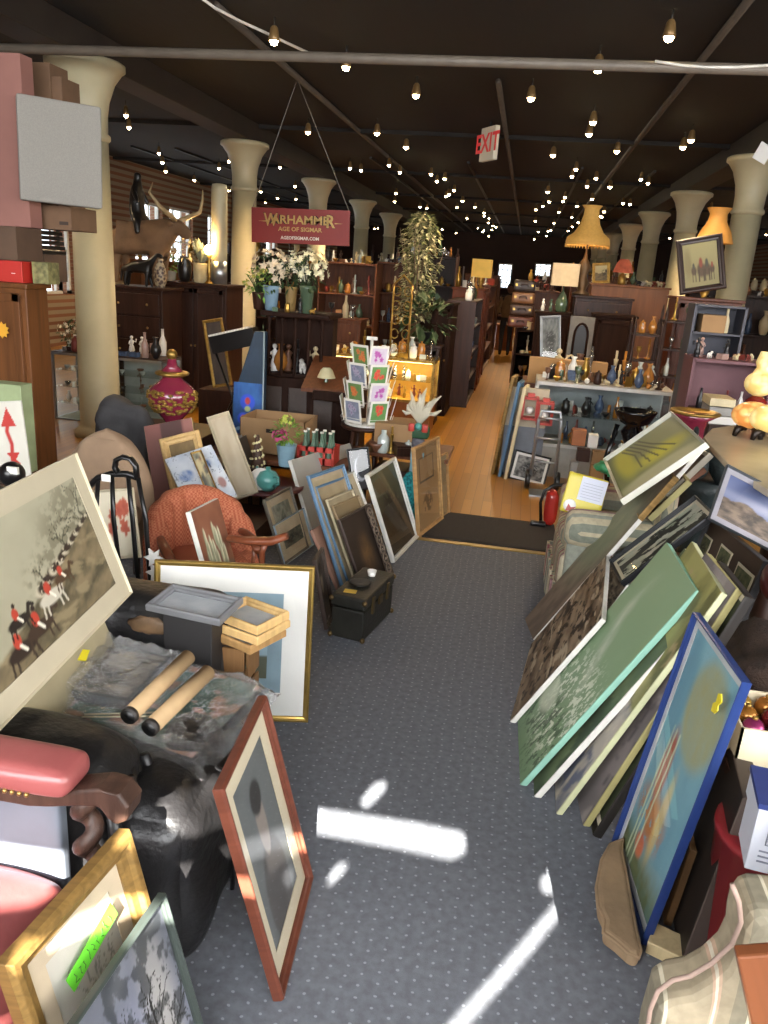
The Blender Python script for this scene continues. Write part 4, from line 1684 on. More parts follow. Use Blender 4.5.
pic('dark_oval_picture', 'dark picture with an oval portrait just right of the gold-framed car print', quad((326, 630), (314, 560), (322, 547)), art('portrait', ['#2d2a26', '#474038', '#8a7a68', '#25201c'], 8), fw=.015, d=.02, fm=mat('dark carved wood', '#3d3029'), res=60)

# teal cushion bag in the gap
tl = thing('teal_bag', 'teal quilted bag wedged between the white-framed landscape and the oak frame', 'bag', at_z(407, 530, 0))
MB().rbox(0, .06, .19, .12, .14, .38, .04, 10, .015, .02, 14).build('bag_body', mat('teal crocheted cloth', '#1f8f93', .9, kind='voronoi', scale=60, col2='#12666b', bump=.4), tl)
MB().rbox(.02, .08, .46, .09, .05, .16, .01, 6).build('folded_cloth', mat('pale blue cloth', '#6f9fb0', .8), tl)

# black steamer trunk
c0, c1, c2 = at_z(362, 645, 0), at_z(330, 637, 0), at_z(391, 614, 0)
e1 = (c1 - c0); e2 = (c2 - c0)
az = math.atan2(-e1.y, -e1.x)
trk_t = thing('trunk', 'small battered black trunk with lidded top standing on the carpet', 'trunk', c0, rz=math.atan2(e2.y, e2.x) - 0.0)
th = at_plane(362, 600, c0, Vector((0, 1, 0))).z
lx = e2.length
ly = e1.length
tm = mat('battered black trunk cloth', '#26251f', .5, var=.5, scale=10, bump=.3)
mb = MB()
mb.b2(0, lx, 0, ly * .98, 0.01, th * .72)
mb.build('trunk_body', tm, trk_t, bevel=.008)
mb = MB()
mb.b2(-.004, lx + .004, -.004, ly + .004, th * .74, th)
mb.build('lid', tm, trk_t, bevel=.012, seg=3)
mb = MB()
for fx in (.25, .75):
    mb.b2(lx * fx - .012, lx * fx + .012, -.012, -.002, th * .55, th * .92)
mb.b2(lx * .5 - .02, lx * .5 + .02, -.012, -.002, th * .62, th * .8)
for (xx, yy_) in ((0, 0), (lx, 0), (0, ly), (lx, ly)):
    for zz in (.02, th - .02):
        mb.ball((xx, yy_, zz), .014, n=6)
mb.build('metal_fittings', mat('dull brass fittings', '#6e5a38', .4, .8), trk_t)
Mt = trk_t.matrix_basis
zt = th


def on_trunk(x, y):
    return Vector(c0) + Vector((math.cos(trk_t.rotation_euler.z) * x - math.sin(trk_t.rotation_euler.z) * y, math.sin(trk_t.rotation_euler.z) * x + math.cos(trk_t.rotation_euler.z) * y, zt))


cup = MB().lathe([(.014, 0), (.018, .002), (.024, .03), (.022, .03), (.016, .006), (0.001, .005)], 16, cap=False).build('white_cup', mat('white china', '#dcd9d2', .3, var=.03))
cup.location = on_trunk(lx * .75, ly * .5)
tag(cup, 'tiny white cup on top of the black trunk', 'cup')
dish = MB().lathe([(.03, 0), (.055, .012), (.05, .014), (.001, .006)], 20, cap=False).build('black_dish', blk)
dish.location = on_trunk(lx * .42, ly * .55)
tag(dish, 'shallow black dish on top of the black trunk', 'dish')
pap = MB().b2(-.03, .03, -.02, .02, 0, .002).build('yellow_note', mat('yellow paper', '#c9a83a', .8))
pap.location = on_trunk(lx * .16, ly * .6)
tag(pap, 'small yellow paper note on the black trunk lid', 'note')

# side table with crates of bottles, flower pot, teapot
TZ = at_y(272, 455, 5.25).z
tb = thing('side_table', 'low brown table crowded with boxes behind the blank white canvas', 'table', (-1.75, 5.45, 0))
MB().b2(-.42, .65, -.35, .4, TZ - .04, TZ - .003).build('table_top', mid_wood, tb, bevel=.005)
for sx in (-.38, .6):
    for sy in (-.3, .35):
        MB().cyl(sx, sy, 0, TZ - .04, .03, 10).build('leg', mid_wood, tb)
cardb = mat('corrugated cardboard', '#93714a', .85, var=.12, scale=6)
cdark = mat('painted hole shade', '#20160e', .9)


def open_box(name, label, x0, x1, y0, y1, z0, h, m=cardb, hole=True, rz=0):
    t = thing(name, label, 'box', ((x0 + x1) / 2, (y0 + y1) / 2, z0), rz)
    w, d = (x1 - x0) / 2, (y1 - y0) / 2
    mb = MB()
    mb.b2(-w, w, -d, d, 0, .006)
    mb.b2(-w, w, -d, -d + .006, 0, h)
    mb.b2(-w, w, d - .006, d, 0, h)
    mb.b2(-w, -w + .006, -d, d, 0, h)
    mb.b2(w - .006, w, -d, d, 0, h)
    mb.build('box_wall', m, t)
    if hole:
        MB().rbox(0, -d - .0005, h * .68, .09, .004, .028, .002, 8).build('hand_hole_shade', cdark, t)  # solid dark slab painting the shade inside a hand hole
    return t


p0, p1 = at_y(240, 420, 5.25), at_y(304, 452, 5.25)
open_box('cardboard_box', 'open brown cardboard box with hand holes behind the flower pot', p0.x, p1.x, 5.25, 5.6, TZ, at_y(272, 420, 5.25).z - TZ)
q = at_y(318, 448, 5.18)
cr = thing('bottle_crate', 'red plastic crate holding glass bottles', 'crate', (q.x, 5.2, TZ))
red = mat('red plastic', '#b5352a', .4, var=.1)
mb = MB()
for s in (-1, 1):
    mb.b2(-.125, .125, s * .085 - .006, s * .085 + .006, 0, .05)
    mb.b2(-.125, .125, s * .085 - .006, s * .085 + .006, .09, .125)
    mb.b2(s * .125 - .006, s * .125 + .006, -.085, .085, 0, .125)
for k in range(5):
    for s in (-1, 1):
        mb.b2(-.125 + k * .0625 - .008, -.125 + k * .0625 + .008, s * .085 - .006, s * .085 + .006, 0, .125)
mb.b2(-.125, .125, -.085, .085, 0, .01)
mb.build('crate_body', red, cr)
gl_green = mat('pale green bottle glass', '#5f7a66', .08, var=.1, spec=.9)
for i in range(4):
    for j in range(2):
        b = MB().lathe([(.020, 0), (.023, .01), (.023, .10), (.012, .15), (.010, .19), (.012, .2), (.012, .21)], 12)
        b.lathe([(.0135, .205), (.0135, .216), (.003, .218)], 10, 1)
        o = b.build('glass_bottle', [gl_green, mat('pale bottle cap', '#cfc9bb', .4)])
        o.location = (q.x - .09 + i * .06, 5.16 + j * .08, TZ + .011)
        tag(o, 'capped glass bottle standing in the red crate', 'bottle', 'bottles in the red crate')

green_leaf = mat('bright green leaf', '#6f9a35', .6, var=.35, scale=30)
dark_leaf = mat('dark green leaf', '#2f4a24', .6, var=.4, scale=30)
pinkp = mat('pink petal', '#c0447a', .6, var=.2)
whitep = mat('white petal', '#e2dcc6', .6, var=.1)


def bush(mb, c, r, n, rnd_, l=.03, w=.02, mi=0, sz=1.0):
    for k in range(n):
        a, b = rnd_.uniform(0, 2 * PI), rnd_.uniform(-1, 1)
        d = Vector((math.cos(a) * math.sqrt(1 - b * b), math.sin(a) * math.sqrt(1 - b * b), b * sz))
        p = Vector(c) + d * r * rnd_.uniform(.3, 1) ** .5
        mb.leaf(p, d + Vector((rnd_.uniform(-.6, .6), rnd_.uniform(-.6, .6), rnd_.uniform(-.3, .6))), l * rnd_.uniform(.7, 1.3), w, mi)


def blossoms(mb, c, r, n, rnd_, s=.012, mi=0, sz=1.0):
    for k in range(n):
        a, b = rnd_.uniform(0, 2 * PI), rnd_.uniform(-.4, 1)
        d = Vector((math.cos(a) * math.sqrt(1 - b * b), math.sin(a) * math.sqrt(1 - b * b), b * sz))
        p = Vector(c) + d * r * rnd_.uniform(.75, 1.05)
        nrm = d.normalized()
        t1 = nrm.orthogonal().normalized()
        t2 = nrm.cross(t1)
        for j in range(5):
            aa = j * 2 * PI / 5 + k
            e = t1 * math.cos(aa) + t2 * math.sin(aa)
            f = t1 * math.cos(aa + .6) + t2 * math.sin(aa + .6)
            g = t1 * math.cos(aa - .6) + t2 * math.sin(aa - .6)
            mb.add([p, p + f * s * .7 + nrm * s * .2, p + e * s * 1.2 + nrm * s * .4, p + g * s * .7 + nrm * s * .2], [(0, 1, 2, 3)], mi)


rr = random.Random(21)
q = at_y(284, 462, 4.95)
fp = thing('flower_pot', 'pale blue pot with pink and lime green artificial flowers', 'flower pot', (q.x, 5.0, TZ))
pz = max(.02, q.z - TZ)
MB().lathe([(.05, 0), (.07, pz + .11), (.074, pz + .115), (.06, pz + .11)], 20, cap=False).build('pot', mat('pale blue glazed pot', '#7d9fb0', .3), fp)
mb = MB()
bush(mb, (0, 0, pz + .2), .09, 160, rr, .035, .02)
mb.build('leaves', green_leaf, fp)
mb = MB()
blossoms(mb, (-.04, -.03, pz + .17), .05, 16, rr, .018)
mb.build('pink_blossoms', pinkp, fp)
mb = MB()
blossoms(mb, (.0, 0, pz + .27), .05, 22, rr, .014)
mb.build('yellow_blossoms', mat('yellow green petal', '#b7c24a', .6), fp)

# ================================================================== right side pile of canvases
mint = mat('mint green canvas edge', '#8abfa8', .7, var=.08, scale=20)
pale_ed = mat('off white canvas edge', '#cfcbc0', .7, var=.12, scale=18)
lemon = mat('lemon green board edge', '#c2c498', .6, var=.1)
olive_ed = mat('olive cream wood edge', '#a39a62', .6, var=.15)
pic('green_canvas', 'large pale green landscape canvas with mint edges leaning at the front of the right pile', quad((520, 785), (697, 590), (667, 542)), art('sea'), cat='painting', side=mint, d=.022, res=210)
pic('dark_green_canvas', 'dark green canvas with white edges directly behind the mint-edged green canvas', quad((534, 797), (714, 597), (685, 548)), art('abstract', ['#4d5a40', '#5f6b4a', '#39412f', '#6c7452'], 4), cat='painting', side=white_edge, d=.022, res=60)
M_, w_, h_ = quad((556, 814), (722, 592), (692, 541))
pic('yellow_green_painting', 'yellow and grey painting with lemon-edged lower half, third in the right pile', (M_, w_, h_), lambda U, V: mixc(art('abstract', ['#a8a094', '#8f8a82', '#5c6274', '#b8ad98'], 8)(U, V), art('abstract', ['#86844a', '#a09c5c', '#66663a', '#a8946a'], 3)(U, V), sstep(.48, .5, V)), cat='painting', side=lemon, d=.02, res=90)
pic('olive_grey_canvas', 'dull mauve-grey painting with olive wooden edge, fourth in the right pile', quad((583, 826), (737, 588), (706, 552)), art('abstract', ['#7c7270', '#6a6362', '#8f8580', '#4c4446'], 5), cat='painting', side=olive_ed, d=.022, res=60)
pic('dark_framed_print', 'dark narrow framed print with pale mat, last of the near right pile', quad((597, 838), (751, 598), (722, 562)), art('etch', ['#4b5237', '#2d3022'], 5), fw=.012, d=.03, fm=mat('near black frame', '#1f1b18', .45), mats=[(.03, cream_mat)], glass=False, res=50)
pic('rock_canvas', 'brown rocky landscape canvas with white edge lying lowest at the aisle side', quad((510, 722), (602, 618), (607, 555)), art('rocks', seed=3), cat='painting', side=white_edge, d=.02, res=150)
qq = quad((533, 640), (700, 448), (680, 436), u0=(0, 1, 0))
Ml, wl, hl = Matrix(qq[0]), .30, 1.16
pA, pT = at_z(533, 640), None
lq = None
for azd in (100,):
    a = math.radians(azd)
    u = Vector((math.cos(a), math.sin(a), 0))
    t = at_plane(700, 449, pA, u)
    v = t - pA
    hl = v.length
    v.normalize()
    u2 = -u
    n = u2.cross(v)
    o_ = pA + u * .24
    lq = (Matrix(((u2.x, v.x, n.x, o_.x), (u2.y, v.y, n.y, o_.y), (u2.z, v.z, n.z, o_.z), (0, 0, 0, 1))), .24, hl)
pic('long_brown_painting', 'long narrow dark brown landscape painting with white edge slanting high across the pile', lq, art('plains', seed=4), cat='painting', side=white_edge, d=.022, res=150)
pic('yellow_bird_painting', 'olive and yellow painting of ducks standing highest in the right pile', quad((622, 503), (708, 445), (673, 413), z0=.78), art('yellowbird'), fw=.012, d=.03, fm=mat('pale stained frame', '#c2bfae', .5), glass=False, res=110)
# the deep blue framed picture
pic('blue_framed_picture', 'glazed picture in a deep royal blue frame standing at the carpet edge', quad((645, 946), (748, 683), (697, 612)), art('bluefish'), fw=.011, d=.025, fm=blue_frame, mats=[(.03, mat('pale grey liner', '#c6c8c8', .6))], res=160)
tg = MB()
tg.prism([(0, 0), (.02, .004), (.03, .018), (.024, .03), (.034, .045), (.018, .06), (.004, .052), (.008, .03), (-.004, .02)], 0, .003)
# yellow sticker near its top corner
bqd = quad((645, 946), (748, 683), (697, 612))
o = tg.build('yellow_sticker', mat('yellow sticker', '#e0c81e', .6), [x for x in COL.objects if x.name == 'blue_framed_picture'][0])
o.location = (bqd[1] - .055, bqd[2] - .12, .03)
pic('brown_canvas_back', 'dark brown deep canvas leaning behind the royal blue framed picture', (lambda q: (q[0] @ TR(-.08, 0, 0), q[1] + .1, q[2]))(quad((678, 962), (742, 792), (728, 735))), art('plain', ['#1b1511', '#2a211b'], 3), cat='painting', side=mat('dark brown canvas side', '#4a3c34', .6), d=.05, res=20)
pic('rust_panel', 'thin ochre wooden panel between the blue framed picture and the brown canvas', quad((664, 925), (690, 850), (684, 820)), art('plain', ['#7a5630', '#5c3f22'], 5), cat='panel', side=mat('ochre edge', '#6b4a28', .6), d=.02, res=16)
# etchings and matted photographs at the back of the pile
pic('signed_etching', 'black and white etching in a thin black frame behind the green canvas', (lambda q: (q[0], q[1], q[2]))(quad((622, 585), (716, 515), (697, 497), z0=.50)), lambda U, V: mixc(C3('#2c302b'), mixc(C3('#d6cfbc'), C3('#8a9a80'), fbm(U, V, 6, 3)), (fbm(U * 1.6, V, 6, 5) > .5) * 1.0), fw=.010, d=.03, fm=black_frame, mats=[(.02, cream_mat)], res=110)
tp_ = quad((735, 640), (768, 562), (711, 515), z0=.42)
t3 = pic('three_photo_picture', 'dark brown mat holding three small square photographs behind the pile', tp_, art('plain', ['#3d2d22', '#4a382b'], 2), fw=.010, d=.03, fm=mat('dark pewter frame', '#3b3a3c', .4), glass=False, res=24)
for k, (x, y) in enumerate(((703, 548), (721, 563), (738, 588))):
    # small photographs set in the mat
    Mi = tp_[0]
    n = Vector((Mi[0][2], Mi[1][2], Mi[2][2]))
    p = at_plane(x, y, Vector(Mi.translation), n)
    l_ = Mi.inverted() @ p
    s_ = (.055, .062, .078)[k]
    MB().b2(l_.x - s_, l_.x + s_, l_.y - s_ * 1.1, l_.y + s_ * 1.1, -.003, -.001).build('photo_border', cream_mat, t3)
    paint_grid('photo', s_ * 1.7, s_ * 1.9, art('etch', ['#6b6a48', '#3b4428'], 3 + k), t3, .0005, x0=l_.x - s_ * .85, y0=l_.y - s_ * .95, d=24)
# mountain picture, lying back against the table
mp = face((708, 519), .84, 20, 60, (728, 465), (850, 529))
pic('mountain_picture', 'glazed blue mountain landscape lying back against the marble table', mp, art('mountain'), fw=.008, d=.02, fm=mat('dark steel frame', '#3d4348', .35), mats=[(.03, mat('pale mauve mat', '#85828a'))], res=120)
reddish = mat('reddish brown wood frame', '#7d4c36', .45, kind='wood', scale=6)
for k, (P, T1, T2, c, lbl, z) in enumerate((
        ((662, 500), (706, 470), (690, 462), reddish, 'reddish brown frame back standing behind the slanting etching', .70),
        ((668, 497), (712, 455), (700, 448), mat('pale edge', '#b3aa98'), 'white-edged canvas seen edge-on behind the duck painting', .74),
        ((640, 520), (677, 478), (668, 462), goldwood, 'narrow gold-edged frame behind the long brown painting', .66),
        ((650, 520), (690, 482), (683, 470), olive_ed, 'second narrow gold-edged frame, right of the first', .64))):
    pic('standing_framed_print', lbl, quad(P, T1, T2, z0=z), art('plain', ['#5c4a38', '#3e3126'], k), fw=.02, d=.03, fm=c, glass=False, res=16)
# small pictures between rock canvas and green canvas
pic('dark_print', 'dark brown print with white lower edge between the rock canvas and the green canvas', quad((598, 625), (627, 585), (612, 555), z0=.28), art('rocks', seed=9), cat='painting', side=white_edge, d=.02, res=40)

# low bench under the back of the pile, and the striped armchair
stripe = bpy.data.materials.new('striped chair fabric')
stripe.use_nodes = True


def stripe_fabric(m, cols, per, axis='X', dx=0):
    N, Lk = m.node_tree.nodes, m.node_tree.links
    tc = N.new('ShaderNodeTexCoord')
    sp = N.new('ShaderNodeSeparateXYZ')
    Lk.new(tc.outputs['Object'], sp.inputs[0])
    mu = N.new('ShaderNodeMath')
    mu.operation = 'MULTIPLY_ADD'
    mu.inputs[1].default_value = 1 / per
    mu.inputs[2].default_value = dx
    Lk.new(sp.outputs[axis], mu.inputs[0])
    fr = N.new('ShaderNodeMath')
    fr.operation = 'FRACT'
    Lk.new(mu.outputs[0], fr.inputs[0])
    cr = N.new('ShaderNodeValToRGB')
    cr.color_ramp.interpolation = 'CONSTANT'
    e = cr.color_ramp.elements
    e[0].position = 0
    e[0].color = (*lin(cols[0][1]), 1)
    e[1].position = cols[1][0]
    e[1].color = (*lin(cols[1][1]), 1)
    for p, c in cols[2:]:
        x = e.new(p)
        x.color = (*lin(c), 1)
    Lk.new(fr.outputs[0], cr.inputs[0])
    nz = N.new('ShaderNodeTexNoise')
    nz.inputs['Scale'].default_value = 45
    Lk.new(tc.outputs['Object'], nz.inputs['Vector'])
    mx = N.new('ShaderNodeMix')
    mx.data_type = 'RGBA'
    mx.blend_type = 'MULTIPLY'
    mx.inputs[0].default_value = .5
    Lk.new(cr.outputs[0], mx.inputs[6])
    Lk.new(nz.outputs['Fac'], mx.inputs[7])
    Lk.new(mx.outputs[2], N['Principled BSDF'].inputs['Base Color'])
    N['Principled BSDF'].inputs['Roughness'].default_value = .85
    return m


stripe_fabric(stripe, [(0, '#b5a98a'), (.18, '#9a5a5e'), (.30, '#b5a98a'), (.36, '#7c8070'), (.44, '#b5a98a'), (.58, '#8c8f80'), (.70, '#c2b699'), (.88, '#a2787a')], .17, 'Y')
sa = thing('striped_armchair', 'armchair in cream, red and grey striped fabric with rolled arms behind the rock canvas', 'armchair', (.78, 4.25, 0))
rb(sa, 'base', stripe, .42, .90, 3.86, 4.50, .12, .36, .04, .01)
mb = MB()
for (xa, xb, ya, yb) in ((.40, .415, 3.82, 4.54), (.40, .91, 3.82, 3.835), (.40, .91, 4.53, 4.545)):
    n_ = 10
    for k in range(n_):
        x0, x1 = xa + (xb - xa) * k / n_, xa + (xb - xa) * (k + 1) / n_
        y0, y1 = ya + (yb - ya) * k / n_, ya + (yb - ya) * (k + 1) / n_
        if xb - xa > .1:
            y0, y1 = ya + (.012 if k % 2 else 0), yb + (.012 if k % 2 else 0)
        else:
            x0, x1 = xa - (.012 if k % 2 else 0), xb - (.012 if k % 2 else 0)
        mb.b2(x0 - .78, x1 - .78, y0 - 4.25, y1 - 4.25, .0, .2)
mb.build('pleated_skirt', stripe, sa)
rb(sa, 'seat_cushion', stripe, .43, .84, 3.97, 4.40, .34, .48, .05, .02)
for yc in (3.90, 4.46):
    mb = MB()
    mb.lathe([(.0, -.38), (.07, -.375), (.095, -.35), (.1, -.3), (.1, .08), (.07, .12)], 20, M=TR(.02, yc - 4.25, .50) @ RY(PI / 2), cap=True)
    mb.build('arm_roll', stripe, sa)
    rb(sa, 'arm_panel', stripe, .44, .90, yc - .06, yc + .06, .2, .5, .03)
rb(sa, 'backrest', stripe, .82, .95, 3.84, 4.52, .3, .86, .08, .03)

sa.location.x -= .09

# yellow bag with papers on the striped chair, green plastic bag
q = at_y(585, 505, 4.15)
yb_ = thing('yellow_bag', 'yellow and white printed bag with a pale sheet of paper on the striped chair', 'bag', (q.x - .03, 4.13, .50))
yel = mat('yellow printed plastic', '#d3c130', .4, var=.06)
mb = MB()
mb.rbox(0, 0, .13, .25, .07, .26, .01, 8, .0, .006, 12)
mb.build('bag_body', yel, yb_)
mb = MB()
mb.b2(-.04, .12, -.046, -.042, .10, .25)
mb.build('paper_sheet', mat('pale lilac paper', '#cfd3e0', .7, var=.03), yb_)
mb = MB()
for k in range(6):
    mb.b2(-.025, .10, -.0475, -.0462, .12 + k * .018, .122 + k * .018)
mb.build('printed_lines', mat('grey print ink', '#8a8fa0', .7), yb_)
mb = MB()
mb.ball((-.07, -.038, .05), .04, n=14, sy=.2)
mb.build('white_emblem', mat('white print', '#e6e4dc', .5, var=.02), yb_)
mb = MB()
mb.prism([(-.1, -.01), (-.06, .0), (-.04, .03), (-.07, .02), (-.09, .04)], 0, .002, M=TR(.01, -.050, .02) @ RX(PI / 2))
mb.build('red_emblem', red, yb_)
yb_.rotation_euler = (math.radians(-12), math.radians(8), math.radians(-5))
yb_.scale = (.85, .85, .85)
q = at_y(612, 475, 4.3)
gb = MB().ball((0, 0, .03), .06, n=20, sx=1.5, sz=.6, wob=.7, ws=3).build('green_plastic_bag', mat('green plastic film', '#3f9a62', .3, var=.3))
gb.location = (q.x, 4.25, .78)
tag(gb, 'crumpled green plastic bag on top of the yellow bag', 'bag')
gb.location = (q.x, 4.33, q.z)
gb.parent = None
# ledge carrying the green bag and backs of pictures: low chest behind
ch = thing('low_chest', 'low brown chest half hidden under the pictures behind the striped armchair', 'chest', (.80, 3.40, 0))
MB().b2(-.15, .14, -.36, .36, 0, .45).build('chest_body', mid_wood, ch, bevel=.01)
MB().b2(-.16, .15, -.37, .37, .45, .475).build('chest_top', mid_wood, ch, bevel=.006)

# hand-held upright vacuum and red bin beside the striped chair
q = at_z(532, 512, 0)
vc = thing('vacuum_cleaner', 'small black and red vacuum cleaner with a curved handle beside the striped armchair', 'vacuum cleaner', (at_y(552, 500, 5.5).x, 5.5, 0))
vc.scale = (.62, .62, .7)
MB().rbox(0, 0, .2, .14, .2, .36, .06, 10, .01).build('red_body', mat('red glossy plastic', '#b02a22', .25, var=.08), vc)
mb = MB()
mb.tube([(-.10, -.05, .06), (-.13, -.05, .25), (-.10, -.05, .38), (0, -.03, .44), (.12, 0, .45), (.26, .0, .43)], [.02, .018, .018, .022, .02, .018], 10)
mb.build('handle', blk, vc)
mb = MB()
mb.rbox(-.13, -.1, .03, .18, .1, .06, .02, 6)
mb.build('floor_head', blk, vc)

# scalloped tan footstool under the blue picture and pale wooden block
tan_s = mat('tan suede hide', '#9b7f5f', .85, var=.25, scale=12, bump=.2)
outl = [(625, 836), (611, 842), (602, 858), (597, 885), (599, 905), (605, 918), (604, 930), (615, 938), (628, 950), (639, 955), (641, 948), (636, 925), (628, 880), (622, 848)]
P_ = [at_z(x, y, .055) for x, y in outl]
c = sum(P_, Vector()) / len(P_)
fs = thing('tan_cushion', 'low tan cushion with a scalloped edge beside the foot of the royal blue frame', 'cushion', (c.x, c.y, 0))
mb = MB()
mb.prism([(p.x - c.x, p.y - c.y) for p in P_], .004, .055)
mb.build('cushion_body', tan_s, fs, bevel=.015, seg=3)
mb = MB()
mb.tube([(p.x - c.x, p.y - c.y, .045) for p in P_], .006, 6, closed=True)
mb.build('edge_roll', tan_s, fs)
c = at_z(668, 945, .04)
wbk = MB().b2(-.045, .045, -.03, .05, 0, .04).build('wooden_block', mat('pale varnished pine', '#c7b184', .5, kind='wood'), bevel=.003)
wbk.location = (c.x, c.y + .01, 0)
wbk.rotation_euler = (0, 0, math.radians(-22))
tag(wbk, 'pale wooden block on the carpet beside the foot of the blue frame', 'block')

# striped wing chair, bottom right corner
lady = bpy.data.materials.new('beige striped satin')
lady.use_nodes = True
stripe_fabric(lady, [(0, '#a8997c'), (.34, '#c9a78a'), (.37, '#e0d6bd'), (.40, '#c9a78a'), (.43, '#a8997c'), (.60, '#8f866f'), (.80, '#d8cdb0'), (.84, '#a8997c')], .125, 'X', .1)
wc_ = thing('wing_chair', 'beige, cream and pink striped upholstered chair with corded edge in the bottom right corner', 'armchair', (.78, .95, 0))
prof = [(745, 874), (737, 877), (729, 888), (726, 902), (725, 915), (717, 932), (700, 948), (683, 958), (662, 962), (651, 969), (640, 1008), (632, 1060)]
pipe = [(732, 884), (739, 902), (741, 922), (732, 944), (712, 963), (690, 976), (673, 980), (658, 991), (650, 1010), (645, 1050)]
pts3 = []
for (x, y) in prof:
    pts3.append(at_y(x, y, 1.15))
# side wing: silhouette in the X-Z plane given thickness along Y
poly = [(p.x - .78, p.z) for p in pts3]
poly2 = poly + [(poly[-1][0], .12), (.45, .12), (.45, poly[0][1] + .01), (poly[0][0] + .1, poly[0][1] + .01)]
mb = MB()
mb.prism(poly2, -.05, .06, M=TR(0, 1.12 - .95, 0) @ RX(PI / 2))
mb.build('side_wing', lady, wc_, bevel=.028, seg=4)
mb = MB()
PP = [at_y(x, y, 1.055) for x, y in pipe]
mb.tube([(p.x - .78, p.y - .95, p.z) for p in PP], .004, 8)
mb.build('corded_edge', mat('twisted pink cord', '#9a8072', .7), wc_)
rb(wc_, 'seat_cushion', lady, .50, 1.05, .55, 1.06, .26, .40, .06, .02)
rb(wc_, 'seat_base', lady, .50, 1.1, .52, 1.1, .10, .28, .03)
mb = MB()
for sx in (-.22, .24):
    for sy in (-.34, .1):
        mb.cyl(sx, sy, 0, .12, .02, 8)
mb.build('chair_legs', dark_wood, wc_)
q = at_y(764, 985, 1.0)
wd = MB()
wd.b2(-.035, .035, -.012, .012, -.10, .12)
o = wd.build('wooden_arm_rest', mat('orange brown varnished wood', '#7a4426', .3, kind='wood', scale=5, coat=.3), wc_, bevel=.004)
o.location = (q.x - .78, .0, q.z)
o.rotation_euler = (0, math.radians(-20), 0)

# red bin, ornaments box and leaflet box
rbx = thing('red_plastic_bin', 'red plastic bin below the box of Christmas baubles', 'bin', (1.03, 1.72, 0))
q0 = at_y(716, 800, 1.72)
MB().lathe([(.17, 0), (.19, .02), (.215, .42), (.22, .42), (.22, .44), (.2, .44)], 28, sx=1, sy=.8).build('bin_body', mat('deep red plastic', '#8c2226', .4, var=.1), rbx)
rbx.location = (q0.x + .24, 1.74, 0)
q = at_y(745, 735, 1.95)
ob = thing('bauble_box', 'cream card box full of Christmas baubles at the right edge', 'box', (q.x + .10, 1.98, .52))
mb = MB()
for (x0, x1, y0, y1) in ((-.14, .14, -.11, -.104), (-.14, .14, .104, .11), (-.14, -.134, -.11, .11), (.134, .14, -.11, .11)):
    mb.b2(x0, x1, y0, y1, 0, .12)
mb.b2(-.14, .14, -.11, .11, 0, .006)
mb.build('box_wall', mat('cream card', '#d0c3a2', .8, var=.05), ob)
bt_ = thing('storage_table', 'dark low table carrying the bauble box at the right edge', 'table', (q.x + .12, 2.02, 0))
MB().b2(-.17, .35, -.16, .2, .49, .52).build('table_top', dark_wood, bt_)
for sx in (-.14, .3):
    for sy in (-.1, .16):
        MB().b2(sx - .015, sx + .015, sy - .015, sy + .015, 0, .49).build('leg', dark_wood, bt_)
rr = random.Random(4)
bc = [('#a03468', 'magenta'), ('#b0722a', 'amber'), ('#b08a3a', 'gold'), ('#c9a9a0', 'pale pink'), ('#8c2a30', 'crimson'), ('#c0782e', 'copper')]
k = 0
for layer in range(2):
    for i in range(4):
        for j in range(3):
            c_, nm = bc[k % 6]
            b = MB().ball((0, 0, 0), .030, n=18)
            b.cyl(0, 0, .028, .036, .007, 8, 1)
            o = b.build('bauble', [mat('%s glass bauble' % nm, c_, .2, .55, var=.4, scale=40), gold])
            o.location = (ob.location.x - .095 + i * .062 + rr.uniform(-.004, .004), ob.location.y - .065 + j * .064, .56 + layer * .058)
            tag(o, '%s Christmas bauble in the cream box at the right edge' % nm, 'bauble', '%s baubles in the cream box' % nm)
            k += 1
q = at_y(757, 800, 1.62)
wbx = thing('white_leaflet_box', 'white card box with blue edges and a printed symbol at the right edge', 'box', (q.x + .09, 1.62, .445))
MB().b2(-.09, .12, -.05, .1, 0, .17).build('box_wall', mat('white glossy card', '#cfd2dc', .5, var=.03), wbx, bevel=.002)
mb = MB()
mb.b2(-.093, .123, -.053, .103, .165, .178)
mb.build('blue_rim', mat('dark blue card edge', '#2f3d7a', .5), wbx)
mb = MB()
ky = -.0515
sq = [(-.06, .075), (-.015, .075), (-.015, .13), (-.06, .13)]
mb.tube([(x, ky, z) for x, z in sq], .0016, 4, closed=True)
mb.tube([(-.055, ky, .085), (-.037, ky, .12), (-.02, ky, .085)], .0016, 4)
for k in range(3):
    mb.b2(-.07, -.005 - .012 * k, ky - .0008, ky + .0005, .055 - k * .014, .059 - k * .014)
mb.build('printed_symbol', mat('grey print ink', '#8a8fa0'), wbx)
wbx.rotation_euler = (0, 0, math.radians(-8))

# brown fur and leather bag
q = at_y(752, 668, 2.6)
fb = thing('fur_throw', 'dark brown fur throw heaped behind the blue framed picture', 'throw', (q.x + .12, 2.55, 0))
fur = mat('dark brown fur', '#3a281e', .95, var=.6, scale=18, bump=.9, bscale=150)
MB().rbox(0, 0, .30, .46, .40, .60, .12, 16, .05, .05, 9).build('fur_heap', fur, fb)
q = at_y(762, 622, 2.9)
lb = MB().rbox(0, 0, 0, .30, .22, .20, .08, 12, .02, .012).build('red_leather_bag', mat('oxblood leather', '#5a1a1e', .3, var=.3, coat=.3))
lb.location = (q.x + .1, 2.78, .72)
tag(lb, 'oxblood red leather bag above the brown fur throw', 'bag')
